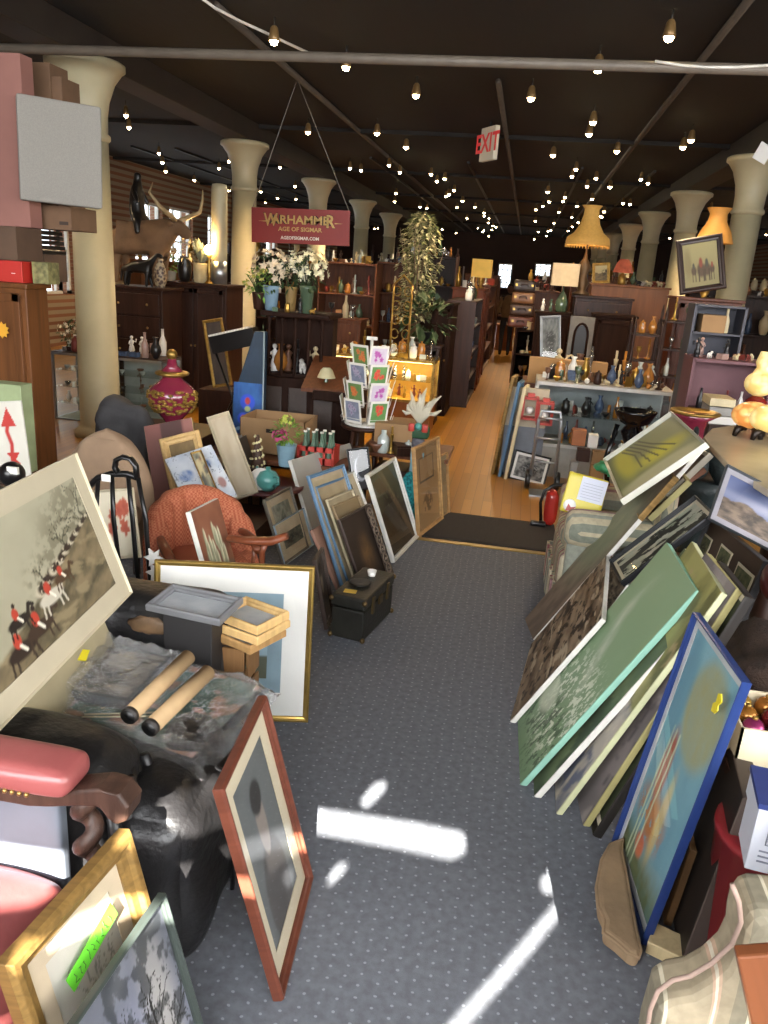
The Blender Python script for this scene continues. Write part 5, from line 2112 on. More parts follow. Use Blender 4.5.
# ================================================================== furniture builders
def cabinet(name, label, x0, x1, y0, y1, z0, z1, m, front='S', doors=2, drawers=0, cat='cabinet', knobm=None, cornice=True, group=None, glass_door=False):
    """front 'S' faces the viewer (-Y), 'E' faces +X, 'W' faces -X"""
    t = thing(name, label, cat, ((x0 + x1) / 2, (y0 + y1) / 2, z0), 0, group)
    hx, hy, H_ = (x1 - x0) / 2, (y1 - y0) / 2, z1 - z0
    MB().b2(-hx, hx, -hy, hy, 0.02, H_ - (.03 if cornice else 0)).build('body', m, t, bevel=.006)
    MB().b2(-hx - .012, hx + .012, -hy - .012, hy + .012, 0, .05).build('plinth', m, t, bevel=.004)
    if cornice:
        MB().b2(-hx - .02, hx + .02, -hy - .02, hy + .02, H_ - .03, H_).build('cornice', m, t, bevel=.006)
    if front == 'S':
        F = lambda u, v, o: (u, -hy - o, v)
        W_ = hx
    elif front == 'E':
        F = lambda u, v, o: (hx + o, u, v)
        W_ = hy
    else:
        F = lambda u, v, o: (-hx - o, u, v)
        W_ = hy

    def slab(mb, u0, u1, v0, v1, o0, o1):
        a, b = F(u0, v0, o0), F(u1, v1, o1)
        mb.b2(min(a[0], b[0]), max(a[0], b[0]), min(a[1], b[1]), max(a[1], b[1]), min(a[2], b[2]), max(a[2], b[2]))
    km = knobm or mat('aged brass knob', '#a2834a', .35, .8)
    zt = H_ - .06
    zb = .08
    if drawers:
        dh = (zt - zb) * (.5 if doors else 1.0) / drawers
        for k in range(drawers):
            mb = MB()
            slab(mb, -W_ + .03, W_ - .03, zb + k * dh + .01, zb + (k + 1) * dh - .01, 0, .015)
            d = mb.build('drawer', m, t, bevel=.005)
            mb = MB()
            for s in (-.5, .5):
                mb.ball(F(s * W_, zb + (k + .5) * dh, .022), .014, n=8)
            mb.build('knobs', km, d)
        zb += drawers * dh
    if doors:
        dw = (2 * W_ - .06) / doors
        for k in range(doors):
            mb = MB()
            u0, u1 = -W_ + .03 + k * dw + .004, -W_ + .03 + (k + 1) * dw - .004
            slab(mb, u0, u1, zb + .01, zt, 0, .012)
            r = min(.05, dw * .2)
            for (a, b, c, d_) in ((u0, u1, zb + .01, zb + .01 + r), (u0, u1, zt - r, zt), (u0, u0 + r, zb + .01, zt), (u1 - r, u1, zb + .01, zt)):
                slab(mb, a, b, c, d_, .012, .026)
            d = mb.build('door', m, t, bevel=.004)
            mb = MB()
            mb.ball(F((u1 - .02) if k % 2 == 0 else (u0 + .02), (zb + zt) / 2, .034), .014, n=8)
            mb.build('knob', km, d)
    return t


def shelves(name, label, x0, x1, y0, y1, z0, z1, n, m, back=True, cat='shelf unit', front='S', group=None):
    t = thing(name, label, cat, ((x0 + x1) / 2, (y0 + y1) / 2, z0), 0, group)
    hx, hy, H_ = (x1 - x0) / 2, (y1 - y0) / 2, z1 - z0
    for s in (-1, 1):
        mb = MB()
        if front == 'S':
            mb.b2(s * hx - .012, s * hx + .012, -hy, hy, 0, H_)
        else:
            mb.b2(-hx, hx, s * hy - .012, s * hy + .012, 0, H_)
        mb.build('side_panel', m, t, bevel=.003)
    if back:
        mb = MB()
        if front == 'S':
            mb.b2(-hx, hx, hy - .01, hy, 0, H_)
        elif front == 'E':
            mb.b2(-hx, -hx + .01, -hy, hy, 0, H_)
        else:
            mb.b2(hx - .01, hx, -hy, hy, 0, H_)
        mb.build('back_panel', m, t)
    zs = []
    for k in range(n):
        z = .04 + (H_ - .055) * k / (n - 1)
        MB().b2(-hx, hx, -hy, hy, z - .012, z + .012).build('shelf', m, t, bevel=.002)
        zs.append(z0 + z + .012)
    return zs


chrome = mat('brushed steel', '#a9adb0', .3, .85)


def showcase(name, label, x0, x1, y0, y1, z0, z1, n, fm, tm=None, base=.0, basem=None, group=None, lit=None):
    t = thing(name, label, 'showcase', ((x0 + x1) / 2, (y0 + y1) / 2, z0), 0, group)
    hx, hy, H_ = (x1 - x0) / 2, (y1 - y0) / 2, z1 - z0
    mb = MB()
    for sx in (-1, 1):
        for sy in (-1, 1):
            mb.b2(sx * hx - .012, sx * hx + .012, sy * hy - .012, sy * hy + .012, base, H_)
    for z in (base, H_):
        for s in (-1, 1):
            mb.b2(-hx, hx, s * hy - .012, s * hy + .012, z - .015, z + .012)
            mb.b2(s * hx - .012, s * hx + .012, -hy, hy, z - .015, z + .012)
    mb.build('metal_frame', fm, t)
    if base > .02:
        MB().b2(-hx, hx, -hy, hy, 0, base - .01).build('base_cabinet', basem or dark_wood, t)
    g = glass_mat('showcase glass', (.93, .97, .95), .02, 1.0)
    for s in (-1, 1):
        MB().add([(s * hx, -hy, base), (s * hx, hy, base), (s * hx, hy, H_), (s * hx, -hy, H_)], [(0, 1, 2, 3)]).build('glass_side', g, t)
    MB().add([(-hx, -hy, base), (hx, -hy, base), (hx, -hy, H_), (-hx, -hy, H_)], [(0, 1, 2, 3)]).build('glass_front', g, t)
    MB().b2(-hx, hx, hy - .015, hy - .005, base, H_).build('back_panel', tm or mat('pale showcase back', '#aab0ac', .6), t)
    MB().b2(-hx, hx, -hy, hy, base, base + .01).build('deck', tm or mat('pale showcase back', '#aab0ac', .6), t)
    zs = [z0 + base + .01]
    for k in range(1, n):
        z = base + (H_ - base) * k / n
        MB().b2(-hx + .015, hx - .015, -hy + .015, hy - .02, z - .004, z + .004).build('glass_shelf', g, t)
        zs.append(z0 + z + .004)
    MB().b2(-hx - .012, hx + .012, -hy - .012, hy + .012, H_ + .012, H_ + .018).build('top_sheet', g if lit else (basem or dark_wood), t)
    if lit:
        l = bpy.data.lights.new('case_lamp', 'AREA')
        l.shape = 'RECTANGLE'
        l.size = 2 * hx * .9
        l.size_y = .05
        l.energy = lit
        l.color = (1, .72, .3)
        o = bpy.data.objects.new('case_lamp', l)
        COL.objects.link(o)
        o.parent = t
        o.location = (0, -hy + .05, H_ - .03)
        o.rotation_euler = (math.radians(20), 0, 0)
        MB().b2(-hx + .02, hx - .02, -hy + .02, -hy + .04, H_ - .022, H_ - .008).build('strip_lamp', glow('case strip lamp', '#ffd98a', 12), t)
    return zs


# ------------------------------------------------------------------ small wares
def m_(n, c, **k):
    return mat(n, c, **k)


WARE = {
    'white china': m_('white china', '#dcd9d2', rough=.25, var=.03), 'brass': m_('polished brass', '#b08a3e', rough=.3, metal=.85), 'green glass': m_('green glass ware', '#4a5e48', rough=.08, spec=.9),
    'blue china': m_('blue china', '#4a5c7c', rough=.25, var=.4, scale=30), 'brown pottery': m_('brown pottery', '#6d4630', rough=.4, var=.3), 'silver': m_('silver plate', '#a9aaac', rough=.25, metal=.9),
    'red': m_('red enamel', '#7f3028', rough=.35), 'cream': m_('cream ware', '#c9b990', rough=.4), 'dark wood': dark_wood, 'clear glass': m_('pale clear glass', '#b4bdb8', rough=.06, spec=1.0),
    'amber': m_('amber glass', '#b0702a', rough=.12, spec=.9), 'black': m_('black ware', '#1b1a1c', rough=.3), 'pink': m_('pink china', '#a98a80', rough=.3), 'teal': m_('teal glaze', '#4c8f88', rough=.3),
}
MESH = {}


def ware_mesh(kind, mt, v):
    key = (kind, mt, v)
    if key in MESH:
        return MESH[key]
    r = random.Random(hash((kind, v)) % 1000 if False else (sum(map(ord, kind)) + v * 7))
    mb = MB()
    a = r.uniform(.85, 1.15)
    if kind == 'vase':
        mb.lathe([(.02, 0), (.03, .01), (.05 * a, .07), (.045, .12), (.018, .17), (.02, .19), (.03, .21)], 14)
    elif kind == 'bottle':
        mb.lathe([(.025, 0), (.03, .01), (.03, .11), (.012, .16), (.011, .21), (.014, .215)], 12)
    elif kind == 'bowl':
        mb.lathe([(.025, 0), (.03, .01), (.058 * a, .045), (.068 * a, .07), (.064 * a, .07), (.026, .016)], 18, cap=False)
    elif kind == 'jar':
        mb.lathe([(.035, 0), (.045, .02), (.045, .09), (.035, .11), (.038, .115), (.038, .13), (.01, .145), (.012, .16)], 14)
    elif kind == 'teapot':
        mb.lathe([(.03, 0), (.055, .03), (.06, .06), (.04, .095), (.012, .105), (.012, .12)], 14)
        mb.tube([(.05, 0, .05), (.08, 0, .07), (.10, 0, .10)], [.014, .010, .007], 8)
        mb.tube([(-.05, 0, .08), (-.085, 0, .085), (-.09, 0, .05), (-.055, 0, .035)], .006, 6)
    elif kind == 'candlestick':
        mb.lathe([(.04, 0), (.042, .008), (.012, .03), (.016, .06), (.008, .1), (.014, .14), (.018, .17), (.02, .18), (.01, .185), (.01, .25)], 12)
    elif kind == 'goblet':
        mb.lathe([(.03, 0), (.005, .01), (.005, .07), (.03, .1), (.034, .15), (.031, .15), (.002, .085)], 14, cap=False)
    elif kind == 'plate':
        mb.lathe([(.05, 0), (.09, .012), (.092, .016), (.0, .006)], 20, M=TR(0, .02, .092) @ RX(math.radians(78)))
        mb.box(0, .035, .01, .05, .04, .02)
    elif kind == 'box':
        mb.b2(-.07 * a, .07 * a, -.05, .05, 0, .06)
        mb.b2(-.072 * a, .072 * a, -.052, .052, .062, .078)
    elif kind == 'figurine':
        mb.lathe([(.03, 0), (.03, .015), (.022, .02), (.036, .03), (.028, .08), (.018, .10), (.026, .13), (.024, .15), (.009, .165), (.009, .17)], 12)
        mb.ball((0, 0, .188), .02, n=10)
        mb.tube([(-.024, 0, .145), (-.042, -.01, .115), (-.03, -.03, .10)], .007, 6)
        mb.tube([(.024, 0, .145), (.05, -.01, .13), (.055, -.01, .17)], .007, 6)
    elif kind == 'animal_figurine':
        mb.ball((0, 0, .055), .03, n=12, sx=1.7)
        mb.ball((.055, 0, .085), .02, n=10, sx=1.2)
        for sx in (-.03, .03):
            for sy in (-.014, .014):
                mb.tube([(sx, sy, .05), (sx, sy, 0)], [.010, .007], 6)
        mb.tube([(.03, 0, .06), (.05, 0, .085)], .014, 8)
        mb.tube([(-.045, 0, .065), (-.065, 0, .04)], .005, 5)
    elif kind == 'book':
        mb.b2(-.015, .015, -.08, .08, 0, .22 * a)
    elif kind == 'clock':
        mb.lathe([(.06, -.02), (.065, -.015), (.065, .02), (.055, .022), (.055, .018)], 20, M=TR(0, 0, .08) @ RX(PI / 2))
        mb.b2(-.06, .06, -.025, .025, 0, .03)
        mb.tube([(0, -.021, .08), (0, -.021, .12)], .002, 4)
        mb.tube([(0, -.021, .08), (.028, -.021, .07)], .002, 4)
    elif kind == 'framed_photo':
        mb.b2(-.06, .06, -.008, .0, 0, .012)
        mb.b2(-.06, .06, -.008, .0, .138, .15)
        mb.b2(-.06, -.048, -.008, .0, 0, .15)
        mb.b2(.048, .06, -.008, .0, 0, .15)
        mb.b2(-.05, .05, -.002, .002, .01, .14)
        mb.tube([(0, .0, .1), (0, .03, .0)], .004, 5)
    elif kind == 'basket':
        mb.lathe([(.05, 0), (.07, .06), (.074, .062), (.066, .06), (.048, .01)], 16, cap=False)
        mb.tube([(.07 * math.cos(t), 0, .06 + .08 * math.sin(t)) for t in [PI * i / 10 for i in range(11)]], .005, 6)
    mb2 = mb.build(kind, WARE[mt])
    me = mb2.data
    bpy.data.objects.remove(mb2)
    MESH[key] = me
    return me


def ware(kind, mt, loc, s, rz, where, v=0):
    o = bpy.data.objects.new(kind, ware_mesh(kind, mt, v))
    COL.objects.link(o)
    o.location = (loc[0], loc[1], loc[2] + .002)
    o.scale = (s, s, s)
    o.rotation_euler = (0, 0, rz)
    if kind in ('plate', 'framed_photo', 'clock'):
        o.rotation_euler = (0, 0, rz * .25)
    lab = '%s %s %s' % (mt, kind.replace('_', ' '), where)
    tag(o, lab, kind.replace('_', ' '), lab)
    return o


WID = dict(vase=.11, bottle=.07, bowl=.16, jar=.10, teapot=.21, candlestick=.09, goblet=.08, plate=.19, box=.18, figurine=.13, animal_figurine=.18, book=.17, clock=.14, framed_photo=.14, basket=.16)


def clutter(x0, x1, y0, y1, z, n, seed, where, kinds=None, mats_=None, s=(.8, 1.3), maxh=9):
    r = random.Random(seed)
    mats_ = mats_ or ['white china', 'brass', 'brass', 'green glass', 'blue china', 'brown pottery', 'silver', 'red', 'cream', 'cream', 'dark wood', 'clear glass', 'amber', 'black', 'brown pottery']
    kinds = kinds or ['vase', 'bottle', 'bowl', 'jar', 'candlestick', 'figurine', 'box', 'teapot', 'framed_photo', 'goblet', 'clock', 'plate', 'animal_figurine']
    mats_ = mats_ or list(WARE)
    rows = 2 if y1 - y0 > .11 else 1
    n = max(1, min(int(n * 1.5), int((x1 - x0) / .085 * rows)))
    fit = (x1 - x0) / n * rows / .125
    for k in range(n):
        x = x0 + (x1 - x0) * (k + .5) / n
        y = r.uniform(y0, y1) if rows == 1 else (y0 + .01, y1 - .01)[k % 2]
        kd, cap = r.choice(kinds), (x1 - x0) / n * rows
        if rows == 2:
            cap = max((x1 - x0) / n, min(cap, y1 - y0 - .02))
        ware(kd, r.choice(mats_), (x, y, z), min(r.uniform(*s), maxh / .27, cap * .97 / WID[kd]), r.uniform(0, 6), where, r.randint(0, 1))


# ================================================================== left background
# tall pine armoire at the left edge, stacked high
AX = at_y(30, 350, 4.3)
arm_z = at_y(30, 284, 4.3).z
ay2 = at_x(51, 350, AX.x).y
pinew = mat('honey brown pine', '#6e4220', .4, kind='wood', scale=5, var=.35)
cabinet('pine_armoire', 'tall honey-brown pine armoire at the left edge under stacked boxes', AX.x - 1.3, AX.x, 4.3, ay2, 0, arm_z, pinew, doors=2, cat='armoire')
AZ = arm_z
star = MB()
star.prism([((.05 if i % 2 else .035) * math.cos(i * PI / 10), (.05 if i % 2 else .035) * math.sin(i * PI / 10)) for i in range(20)], 0, .003, M=RX(PI / 2))
q = at_y(2, 330, 4.27)
o = star.build('price_sticker', mat('orange price star', '#d99a1e', .7, var=.05), [x for x in COL.objects if x.name == 'pine_armoire'][0])
o.location = (q.x - (AX.x - .65), 4.27 - (4.3 + ay2) / 2 - .0, q.z)


def boxat(name, label, xl, xr, yt, yb, Y, dep, m, cat='box', z0=None, bevel=.003, part='box_body'):
    """box whose front face fills the given pixels at depth Y, standing at z0"""
    yc = (yt + yb) / 2
    a, b = at_y(xl, yc, Y), at_y(xr, yc, Y)
    zt, zb = at_y((xl + xr) / 2, yt, Y).z, at_y((xl + xr) / 2, yb, Y).z
    if z0 is not None:
        zb = z0
    t = thing(name, label, cat, ((a.x + b.x) / 2, Y + dep / 2, zb))
    w = (b.x - a.x) / 2
    MB().b2(-w, w, -dep / 2, dep / 2, 0, zt - zb).build(part, m, t, bevel=bevel)
    return t, (a.x, b.x, zb, zt)


t, R1 = boxat('red_box', 'red cardboard box on top of the pine armoire', -20, 22, 260, 283, 4.34, .3, mat('bright red card', '#b8261c', .5, var=.05), z0=AZ)
MB().b2(R1[1] - t.location.x - .07, R1[1] - t.location.x - .045, -.1515, -.150, .05, .054).build('printed_mark', mat('white print', '#e6e4dc', .5), t)
t, R2 = boxat('brown_box', 'brown box behind the red box on the armoire', -20, 45, 252, 283, 4.68, .25, mat('mid brown card', '#5b4331', .8), z0=AZ)
t, R3 = boxat('flat_box', 'olive patterned flat box leaning at the right end of the armoire top', 32, 48, 262, 283, 4.4, .12, mat('olive patterned card', '#8a8450', .7, var=.6, scale=30), z0=AZ)
for k in range(5):
    t, Rk = boxat('dark_tray', 'dark wooden tray number %s in the stack above the brown box' % ('one from the bottom', 'two from the bottom', 'three from the bottom', 'four from the bottom', 'five, the topmost')[k], -20, 44 - k, 247 - k * 5, 251 - k * 5, 4.7, .25, mat('dark tray wood', '#1f1813', .4), cat='tray', z0=R2[3] + k * .030)
topz = R2[3] + 5 * .03
for x in [o for o in COL.objects if o.name.startswith('dark_tray')]:
    c_ = x.children[0]
    h = max(v.co.z for v in c_.data.vertices)
    x.scale = (1, 1, .024 / h)
t, R4 = boxat('cardboard_carton', 'brown cardboard carton with a printed label under the grey panel', 18, 71, 205, 227, 4.66, .3, mat('dark kraft card', '#6b4e36', .8), z0=topz + .002)
MB().b2(.10, .16, -.1515, -.150, .03, .05).build('printed_label', mat('dark print', '#33241a', .7), t)
t, R5 = boxat('pink_board', 'tall dusty pink panel standing on the armoire at the left edge', -40, 25, 52, 222, 4.5, .12, mat('dusty pink board', '#8f5f54', .8, var=.08), cat='board', z0=topz)
sup, R5b = boxat('trunk_box', 'plain brown box carrying the dusty pink panel', -40, 16, 224, 250, 4.40, .26, mat('mid brown card', '#5b4331', .8), z0=R1[3] + .001)
for c_ in sup.children:
    h = max(v.co.z for v in c_.data.vertices)
    sup.scale = (1, 1, (topz - .002 - sup.location.z) / h)
t, R6 = boxat('fabric_speaker', 'grey fabric-covered panel speaker standing on the cardboard carton', 18, 91, 98, 205, 4.45, .16, mat('grey woven speaker cloth', '#87827a', .9, var=.15, scale=220, bump=.3, bscale=400), cat='speaker', z0=R4[3] + .001, bevel=.012)
t.rotation_euler = (0, math.radians(1.5), math.radians(36))
t.location.x -= .02
t.scale = (.98, .6, 1)
for k, (a_, b_, c_, d_) in enumerate(((20, 50, 62, 98), (30, 62, 76, 100))):
    t, _ = boxat('brown_box', ('upper', 'lower')[k] + ' brown box behind the grey panel and the pink panel', a_, b_, c_, d_, 4.78 + .02 * k, .2, mat('dark kraft card', '#6b4e36', .8), z0=R4[3] + .002)

# white card with a painted red arrow, seed packets and a black ball at the left edge
wq = face((-10, 480), 0, 5, 84, (-10, 402), (32, 400), Y=3.55)
wq[0].translation.z = max(0.05, wq[0].translation.z)


def arrow(U, V):
    c = mixc(C3('#cbc7ba'), C3('#bdb9ab'), fbm(U, V, 4, 2))
    m = line_mask(U, V, [(.62, .25), (.66, .45), (.58, .62), (.66, .8)], .045)
    m = np.maximum(m, ((V > .68) & (V < .93) & (np.abs(U - .64) < (.93 - V) * .75)) * 1.0)
    m = np.maximum(m, ((V > .14) & (V < .34) & (np.abs(U - .66) < .05 + .12 * np.abs(V - .26) / .08) & (np.abs(U - .66) < .14)) * 1.0)
    return mixc(c, C3('#b3261c'), m)


stb = thing('stool', 'small dark stool holding the white card with the red painted arrow', 'stool', (wq[0].translation.x + .12, 3.66, 0))
sz = wq[0].translation.z
MB().b2(-.28, .14, -.14, .12, sz - .03, sz - .002).build('seat', dark_wood, stb, bevel=.006)
for sx in (-.24, .1):
    for sy in (-.1, .08):
        MB().cyl(sx, sy, 0, sz - .03, .015, 8).build('leg', dark_wood, stb)
pic('arrow_card', 'white card painted with a red arrow at the left edge', wq, arrow, cat='painting', side=white_edge, d=.015, res=80)
t, _ = boxat('seed_box', 'pale green box with drawn spectacles behind the white arrow card', -10, 21, 384, 402, 3.72, .1, mat('pale green card', '#97a678', .8, var=.2), z0=sz)
MB().tube([(.06 + .025 * math.cos(a), -.052, .17 + .02 * math.sin(a)) for a in [i * PI / 8 for i in range(16)]], .002, 4, closed=True).build('spectacle_drawing', blk, t)
q = at_y(12, 474, 2.9)
bl = MB().ball((0, 0, 0), .055, n=20)
bl.box(.035, -.04, .03, .05, .012, .03, 1)
o = bl.build('black_hat', [blk, white_edge])
o.location = (q.x, 2.9, q.z)
tag(o, 'round black cap with a white tag above the hunting print', 'cap')
hs = thing('cap_stand', 'slim dark stand holding the round black cap', 'stand', (q.x, 2.9, 0))
MB().cyl(0, 0, 0, q.z - .05, .012, 10).build('pole', blk, hs)
MB().lathe([(.11, 0), (.1, .015), (.015, .03)], 16).build('foot', blk, hs)

# showcases behind the first column, with glassware
zt = at_y(135, 360, 7.25).z
xa, xb, xc, xd = at_y(54, 380, 7.25).x, at_y(96, 380, 7.25).x, at_y(104, 380, 7.25).x, at_y(161, 380, 7.25).x
zs = showcase('glass_showcase', 'glass showcase with wooden top left of the nearest column', xa, xb, 7.25, 7.7, 0, zt, 4, chrome)
for k, z in enumerate(zs[1:]):
    clutter(xa + .06, xb - .06, 7.35, 7.55, z, 4, 30 + k, 'inside the glass showcase left of the nearest column', ['bowl', 'goblet', 'vase', 'teapot'], ['clear glass', 'silver', 'white china'], (.8, 1.1), zt / 4 - .03)
zs = showcase('glass_showcase', 'glass showcase with bowls right of the nearest column', xc, xd, 7.25, 7.7, 0, zt, 4, chrome)
for k, z in enumerate(zs[1:]):
    clutter(xc + .08, xd - .08, 7.35, 7.55, z, 3, 40 + k, 'inside the glass showcase right of the nearest column', ['bowl', 'goblet', 'candlestick', 'bowl'], ['clear glass', 'silver', 'brown pottery'], (1.1, 1.4), zt / 4 - .03)
clutter(xa + .1, xb - .02, 7.3, 7.6, zt + .02, 5, 51, 'on top of the showcase left of the nearest column', ['framed_photo', 'box', 'jar', 'figurine'], ['white china', 'silver', 'black', 'red'], (.9, 1.2))
clutter(xc + .05, xd - .05, 7.3, 7.6, zt + .02, 6, 52, 'on top of the showcase right of the nearest column', ['framed_photo', 'box', 'bottle', 'figurine', 'vase'], ['white china', 'silver', 'blue china', 'black', 'pink'], (1.1, 1.6))
rr = random.Random(31)


def flower_vase(label, c, vm, blm, vh=.18, r=.13, n=26, lm=None, nl=90, bs=.018, name='flower_vase', vr=.05):
    t = thing(name, label, 'flower vase', c)
    MB().lathe([(vr * .6, 0), (vr * .75, .01), (vr, vh * .9), (vr * 1.08, vh), (vr, vh * .97)], 18, cap=False).build('vase', vm, t)
    mb = MB()
    for k in range(9):
        a = rr.uniform(0, 6.28)
        mb.tube([(0, 0, vh * .6), (math.cos(a) * r * .35, math.sin(a) * r * .35, vh + r * .5), (math.cos(a) * r * .7, math.sin(a) * r * .7, vh + r)], .003, 5)
    mb.build('stems', dark_leaf, t)
    mb = MB()
    bush(mb, (0, 0, vh + r * .55), r * .9, nl, rr, .05, .022)
    mb.build('leaves', lm or dark_leaf, t)
    mb = MB()
    blossoms(mb, (0, 0, vh + r * .75), r, n, rr, bs)
    mb.build('blossoms', blm, t)
    return t


flower_vase('pot of white flowers on the showcase left of the nearest column', (at_y(70, 320, 7.4).x, 7.42, zt + .02), WARE['white china'], whitep, .1, .13, 30)

# display stand with the hide-covered longhorn and black figures
SY = 8.0
sxa, sxb = at_y(105, 300, SY).x, at_y(162, 300, SY).x
sz = at_y(130, 286, SY).z
cabinet('display_chest', 'dark tall chest carrying the longhorn figure behind the showcase', sxa, sxb, SY, SY + .5, 0, sz, dark_wood, doors=0, drawers=5, cat='chest')


def skin_body(name, pts, edges, radii, m, parent, sub=2, root=0):
    me = bpy.data.meshes.new(name)
    me.from_pydata([tuple(p) for p in pts], edges, [])
    me.materials.append(m)
    o = bpy.data.objects.new(name, me)
    COL.objects.link(o)
    o.parent = parent
    s = o.modifiers.new('skin', 'SKIN')
    s.use_smooth_shade = True
    for i, r in enumerate(radii):
        sv = me.skin_vertices[0].data[i]
        sv.radius = (r, r) if not isinstance(r, tuple) else r
        sv.use_root = (i == root)
    u = o.modifiers.new('subdivision', 'SUBSURF')
    u.levels = u.render_levels = sub
    return o


tan_hide = mat('tan hide', '#7a5b3e', .85, var=.3, scale=6, bump=.3, bscale=60)
steer = thing('longhorn_figure', 'large tan hide-covered longhorn steer figure with curved horns', 'animal figure', (at_y(138, 240, SY + .1).x, SY + .2, 0))
c0_ = at_y(120, 240, SY + .2)
X0 = steer.location.x
zb = at_y(140, 240, SY + .2).z
k_ = .0112          # metres per pixel at that depth
pts = [(-.28, 0, zb + .02), (-.05, 0, zb), (.2, 0, zb + .03), (.33, 0, zb + .14), (.42, 0, zb + .16), (.56, -.04, zb + .06),
       (-.26, -.1, zb - .2), (-.27, -.1, sz + .02), (-.26, .1, zb - .2), (-.27, .1, sz + .02),
       (.2, -.1, zb - .2), (.19, -.1, sz + .02), (.2, .1, zb - .2), (.19, .1, sz + .02), (-.42, 0, zb - .02), (-.45, 0, zb - .2)]
edges = [(0, 1), (1, 2), (2, 3), (3, 4), (4, 5), (0, 6), (6, 7), (0, 8), (8, 9), (2, 10), (10, 11), (2, 12), (12, 13), (0, 14), (14, 15)]
rad = [.15, .17, .17, .12, .09, .05, .05, .03, .05, .03, .05, .03, .05, .03, .03, .015]
skin_body('body', pts, edges, rad, tan_hide, steer, 2, 1)
horn = mat('pale horn', '#b59a6d', .4, var=.3)
for s in (-1, 1):
    MB().tube([(.40, s * .05, zb + .22), (.42 + .02 * s, s * .16, zb + .26), (.44 + .10 * s, s * .27, zb + .33), (.40 + .16 * s, s * .30, zb + .46), (.42 + .15 * s, s * .28, zb + .56)], [.028, .026, .022, .014, .004], 10).build('horn', horn, steer)
    MB().ball((.38, s * .12, zb + .18), .05, n=10, sx=.5, sy=1.3, sz=.5).build('ear', tan_hide, steer)
# black figure riding, black statue of a dog in front
fg = thing('black_figure', 'black seated figure perched on the back of the tan longhorn figure', 'figure', (X0 - .06, SY + .2, zb + .15))
skin_body('body', [(0, 0, .08), (0, 0, .22), (.01, 0, .36), (.02, 0, .45), (.03, 0, .53), (.02, -.09, .33), (.08, -.12, .22), (.02, .09, .33), (.08, .12, .22), (.06, -.12, .05), (.08, -.14, -.10), (.06, .12, .05), (.08, .14, -.10)],
          [(0, 1), (1, 2), (2, 3), (3, 4), (2, 5), (5, 6), (2, 7), (7, 8), (0, 9), (9, 10), (0, 11), (11, 12)], [.08, .075, .07, .03, .055, .03, .02, .03, .02, .045, .03, .045, .03], blk, fg)
bh = thing('black_horse_statue', 'glossy black horse statue standing in front of the longhorn figure', 'statue', (at_y(133, 270, SY - .05).x, SY + .08, sz))
s_ = .9
skin_body('body', [tuple(c * s_ for c in p) for p in [(-.14, 0, .22), (0, 0, .22), (.12, 0, .24), (.2, 0, .32), (.24, 0, .38), (.31, 0, .35), (-.15, -.04, .12), (-.16, -.04, .0), (-.15, .04, .12), (-.16, .04, .0), (.12, -.04, .12), (.11, -.04, .0), (.12, .04, .12), (.15, .04, .0), (-.22, 0, .17), (-.23, 0, .05)]],
          [(0, 1), (1, 2), (2, 3), (3, 4), (4, 5), (0, 6), (6, 7), (0, 8), (8, 9), (2, 10), (10, 11), (2, 12), (12, 13), (0, 14), (14, 15)], [.06, .06, .06, .04, .03, .018, .025, .014, .025, .014, .022, .014, .022, .014, .02, .012], blk, bh, 2, 1)
vz = thing('patterned_vase', 'slim cream patterned vase right of the black horse statue', 'vase', (at_y(156, 280, SY).x, SY + .1, sz))
MB().lathe([(.04, 0), (.05, .02), (.07, .12), (.06, .2), (.03, .27), (.035, .3)], 20).build('vase_body', mat('cream patterned china', '#a89a80', .35, kind='voronoi', scale=30, col2='#4a3b3a'), vz)

# dark cabinet with lamp and plants
DY = 8.62
dxa, dxb = at_y(163, 350, DY).x, at_y(226, 350, DY).x
dz = at_y(195, 283, DY).z
cabinet('dark_wardrobe', 'dark brown wardrobe topped with plants and a glowing lamp, left of the second column', dxa, dxb, DY, DY + .55, 0, dz, dark_wood, doors=2, cat='wardrobe')


def top_x(px, Y=None):
    return at_y(px, 283, Y or DY + .2).x


pl = thing('potted_agave', 'broad-leaved pale potted plant on the dark wardrobe', 'potted plant', (top_x(199), DY + .25, dz))
MB().lathe([(.07, 0), (.08, .02), (.085, .2), (.09, .22), (.08, .21)], 20, cap=False).build('pot', WARE['cream'], pl)
mb = MB()
for k in range(15):
    a = k * 2.4
    el = .5 + .4 * ((k * 7) % 5) / 4
    d = Vector((math.cos(a) * (1.1 - el), math.sin(a) * (1.1 - el), el)).normalized()
    mb.leaf((0, 0, .2), d, .36, .10, 0, .15)
mb.build('leaves', mat('silver green leaf', '#a3ab96', .5, var=.5), pl)
pl2 = thing('potted_plant', 'small grey pot with a green leafy plant on the dark wardrobe', 'potted plant', (top_x(171), DY + .2, dz))
MB().lathe([(.05, 0), (.065, .1), (.07, .11), (.06, .1)], 16, cap=False).build('pot', mat('grey stone pot', '#8a8478', .7), pl2)
mb = MB()
bush(mb, (0, 0, .17), .09, 60, rr, .07, .03)
mb.build('leaves', green_leaf, pl2)
bv = thing('black_vase', 'tall black vase with pale dried flowers on the dark wardrobe', 'vase', (top_x(184), DY + .22, dz))
MB().lathe([(.05, 0), (.07, .05), (.08, .18), (.05, .26), (.06, .28)], 20).build('vase_body', blk, bv)
mb = MB()
bush(mb, (0, 0, .33), .12, 50, rr, .09, .03)
mb.build('dried_flowers', mat('pale dried petals', '#c7b794', .8), bv)
gtr = thing('violin', 'reddish brown violin standing on the dark wardrobe behind the lamp', 'violin', (top_x(214), DY + .3, dz))
viol = [(.0, 0), (.07, .01), (.10, .07), (.085, .13), (.055, .17), (.06, .21), (.075, .25), (.06, .31), (.02, .34)]
mb = MB()
